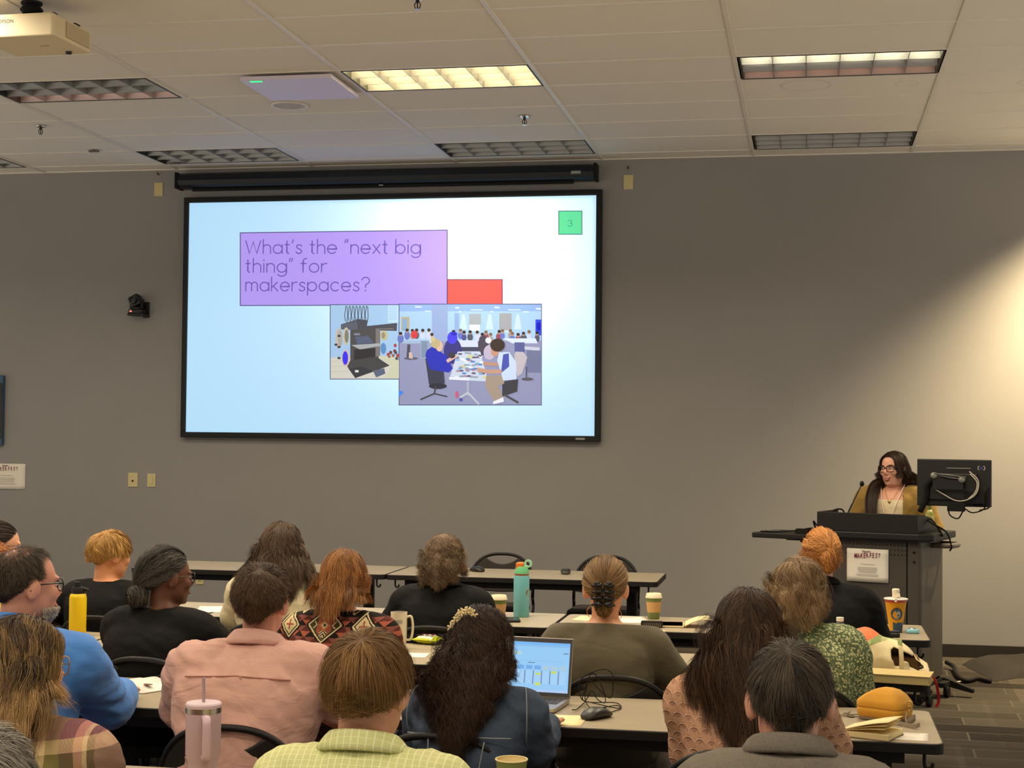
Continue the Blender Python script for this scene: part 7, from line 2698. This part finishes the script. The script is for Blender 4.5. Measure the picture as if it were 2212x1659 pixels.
def tote():
    p = on(1925, 1452, T)
    r = empty('tote_bag', (p.x - .085, p.y + .06, T), 0)
    tag(r, 'cream canvas tote bag with a watermelon print, slumped on the table', 'tote bag')
    m = M('canvas_print')
    x, y, z = m.xyz()
    c0 = m.mix(m.noise(500, 1), srgb(226, 208, 160), srgb(238, 222, 178))
    # watermelon wedge printed across the upper side
    ex = (x - .045) / .12
    ey = (z - .155 + .05 * ex * ex - .02 * ex) / .040
    rr_ = ex * ex
    red = ey.gt(-.15) * ey.lt(1.4) * rr_.lt(.75)
    grn = ey.gt(-.75) * ey.lt(-.15) * rr_.lt(.95)
    stripe = ((x * 70).sin() * .5 + m.noise(60, 2)).gt(.5)
    c1 = m.mix(red, c0, srgb(226, 124, 84))
    c2 = m.mix(grn, c1, m.mix(stripe, srgb(188, 190, 132), srgb(150, 162, 104)))
    m.base(c2).set(.9, 0, .1).bump(m.noise(420, 2) * .4 + m.noise(16, 4, .6, None, 1.3) * 2, .4, .006)
    CANV = m.m
    # slumped shell, open toward the right front
    n, k = 46, 16
    top = []
    for i in range(n + 1):
        u = i / n
        xx = -.235 + .47 * u
        hgt = .055 + .115 * math.sin(min(1, u * 1.12) * math.pi) ** .7 * (1 - .15 * u) + .008 * math.sin(u * 17)
        if u > .9:
            hgt *= 1 - (u - .9) * 4.5
        dep = .10 + .04 * math.sin(u * math.pi)
        row = []
        for j in range(k + 1):
            a = math.pi * (j / k) * 1.0
            wv = .007 * math.sin(u * 23 + j * 1.1) + .006 * math.sin(j * 2.3 - u * 9)
            row.append((xx, -dep * math.cos(a) * 1.0 + wv, max(.002, hgt * math.sin(a) ** .75 + wv * .6 * math.sin(a))))
        top.append(row)
    vs = [p_ for row in top for p_ in row]
    fs = []
    for i in range(n):
        for j in range(k):
            u, t = i / n, j / k
            # the two handle openings on the front face
            if ((u - .80) / .135) ** 2 + ((t - .17 - (u - .80) * .15) / (.13 + .04 * math.sin(u * 30))) ** 2 < 1:
                continue
            fs.append((i * (k + 1) + j, (i + 1) * (k + 1) + j, (i + 1) * (k + 1) + j + 1, i * (k + 1) + j + 1))
    g = G(); g.add(vs, fs)
    o = g.build('bag', CANV, r, 180)
    sd_ = o.modifiers.new('smooth', 'SUBSURF'); sd_.levels = 1; sd_.render_levels = 1
    so = o.modifiers.new('thick', 'SOLIDIFY'); so.thickness = .003
    g = G(); g.box((-.16, -.04, .004), (.20, .08, .06)); g.build('contents', flat('bag_contents', (112, 84, 48), .9), r, bevel=.01)
    g = G()
    for xx, s in ((.115, 1),):
        pth = bez([(xx, -.115, .14), (xx + .004, -.142, .10), (xx + .006 * s, -.15, .05), (xx, -.14, .012), (xx - .05 * s, -.13, .004)], 20)
        rings = [[a + Vector((.009, -.001, 0)), a + Vector((-.009, -.001, 0)), a + Vector((-.009, .002, 0)), a + Vector((.009, .002, 0))] for a in pth]
        g.rings(rings)
    g.build('strap', CANV, r, 60)
    p2 = on(1935, 1472, T)
    b = empty('book', (p2.x + .0, p2.y + .02, T), math.radians(-10))
    tag(b, 'cream hardback book with a red ribbon under the tote bag', 'book')
    g = G(); g.box((-.14, -.075, .004), (.135, .07, .03)); g.build('page_block', flat('page_edges', (208, 188, 132), .8), b)
    g = G(); g.box((-.145, -.08, 0), (.14, .075, .004)); g.box((-.145, -.08, .03), (.14, .075, .034)); g.build('cover', flat('book_cover', (196, 172, 112), .7), b, bevel=.001)
    g = G()
    pth = bez([(.13, -.03, .031), (.15, -.04, .028), (.165, -.05, -.01), (.17, -.052, -.06), (.16, -.05, -.085)], 20)
    rings = [[a + Vector((.006, -.005, 0)), a + Vector((-.006, .003, 0)), a + Vector((-.006, .005, .0)), a + Vector((.006, -.003, 0))] for a in pth]
    g.rings(rings); g.build('ribbon', flat('ribbon_red', (176, 34, 36), .6), b, 60)


tote()


def pouch():
    p = on(1906, 1560, T)
    r = empty('zip_pouch', (p.x + .01, p.y + .05, T), math.radians(-30))
    tag(r, 'orange-yellow padded pouch with a grey strap on the table end', 'pouch')
    MY = cloth('pouch_canvas', (216, 156, 52), .8)
    W_, D_ = .165, .125
    def ring(s, z, dx=0, dy=0):
        return [Vector((p_[0] * s + dx, p_[1] * s + dy, z)) for p_ in rrect(W_, D_, .026, 6)]
    g = G(); g.rings([ring(.86, .010), ring(.97, .018), ring(1.0, .034), ring(.99, .044)]); g.build('body', MY, r, 180)
    g = G(); g.rings([ring(.985, .045), ring(1.01, .05), ring(1.0, .062), ring(.96, .068), ring(.74, .088, .006), ring(.45, .104, .012), ring(.2, .110, .014), ring(.05, .1105, .014)]); l_ = g.build('padded_top', MY, r, 180)
    g = G(); g.rings([ring(.975, .042), ring(.99, .0425), ring(.99, .047), ring(.975, .0475)], cap=False); g.build('zip', flat('zip_ochre', (150, 100, 34), .7), r)
    g = G(); g.rings([ring(.8, .0), ring(.9, .002), ring(.93, .010), ring(.86, .013)]); g.build('grey_base', flat('grey_webbing', (150, 136, 116), .8), r, 60)
    g = G()
    for pth in ([(.09, -.02, .03), (.105, -.06, .012), (.12, -.075, .018), (.135, -.06, .032), (.128, -.04, .02), (.11, -.05, .006)], [(.075, -.06, .004), (.11, -.075, .004), (.15, -.085, .006), (.165, -.08, .012)]):
        pp = bez(pth, 26)
        rings = [[a + Vector((0, 0, .010)), a + Vector((.001, -.001, -.004)), a + Vector((.003, .002, -.004)), a + Vector((.002, .003, .010))] for a in pp]
        g.rings([[Vector((q_.x, q_.y, max(.0015, q_.z))) for q_ in rg] for rg in rings])
    g.build('strap', flat('grey_webbing', (150, 136, 116), .8), r, 60)
    g = G()
    for zz, rr_ in ((.066, .009), (.05, .008)):
        g.tube([(.098 + rr_ * math.cos(a), -.012, zz + rr_ * math.sin(a)) for a in np.linspace(0, 2 * math.pi, 20)[:-1]], .002, 6, closed=True)
    g.build('clasp', flat('brass', (206, 176, 110), .25, .9), r, 180)


pouch()
p = on(1868, 1576, T)
notebook('thick cream notebook lying open by the pink lacy sleeve', .205, 5.165, math.radians(-22), .165, .15, .020, .050, CREAM_PAPER)
sheet('white printed sheet tucked under the thick cream notebook, at the table end', .315, 5.175, .135, .13, math.radians(-4), marks=1)
p = on(1822, 1546, T)
r = empty('key_ring', (p.x, p.y - .02, T), .3)
tag(r, 'bunch of keys with a pink fob, left of the orange-yellow pouch', 'keys')
g = G(); g.slab(rrect(.05, .022, .008, cx=-.04, cy=-.01), 0, .006); g.slab(rrect(.04, .02, .008, cx=-.03, cy=.014), 0, .006); g.build('fob', flat('pink_leather', (186, 104, 92), .6), r, bevel=.002)
g = G(); g.tube([(.012 * math.cos(a), .012 * math.sin(a), .004) for a in np.linspace(0, 2 * math.pi, 20)[:-1]], .0016, 6, closed=True)
for a_ in (.2, .9, -.5):
    Rk = rotm(0, 0, a_)
    gg = G(); gg.slab(rrect(.022, .02, .008, cx=.026), .002 + a_ * .002 + .002, .0045 + a_ * .002 + .002); gg.slab(rrect(.03, .006, .002, cx=.05), .002 + a_ * .002 + .002, .0045 + a_ * .002 + .002); gg.xf(Rk)
    g.add(gg.v, gg.f)
g.build('key', flat('key_metal', (150, 136, 112), .35, .8), r, 40)

# bag on the floor under the table end
p = on(1890, 1640, .30)
r = empty('shoulder_bag', (.12, 5.42, 0), .1)
tag(r, 'tan bag on the floor under the table with the orange pouch', 'bag')
TANB = cloth('tan_canvas', (150, 116, 52))
g = G(); g.rings([[Vector((p_[0] * s, p_[1] * s, z)) for p_ in rrect(.32, .17, .05, 5)] for s, z in ((.92, 0), (1, .02), (1.02, .14), (.96, .26), (.82, .34))]); g.build('body', TANB, r, 180)
g = G(); g.rings([[Vector((p_[0] * s, p_[1] * s, z)) for p_ in rrect(.28, .13, .04, 5)] for s, z in ((1.02, .325), (1.0, .345), (.9, .35))]); g.build('rim', flat('bag_trim', (92, 66, 34), .7), r, 60)
g = G()
for s in (-1, 1):
    g.tube(bez([(-.08, s * .055, .34), (-.07, s * .06, .42), (0, s * .06, .46), (.07, s * .06, .42), (.08, s * .055, .34)], 24), .007, 8)
g.build('handle', flat('bag_trim', (92, 66, 34), .7), r, 180)
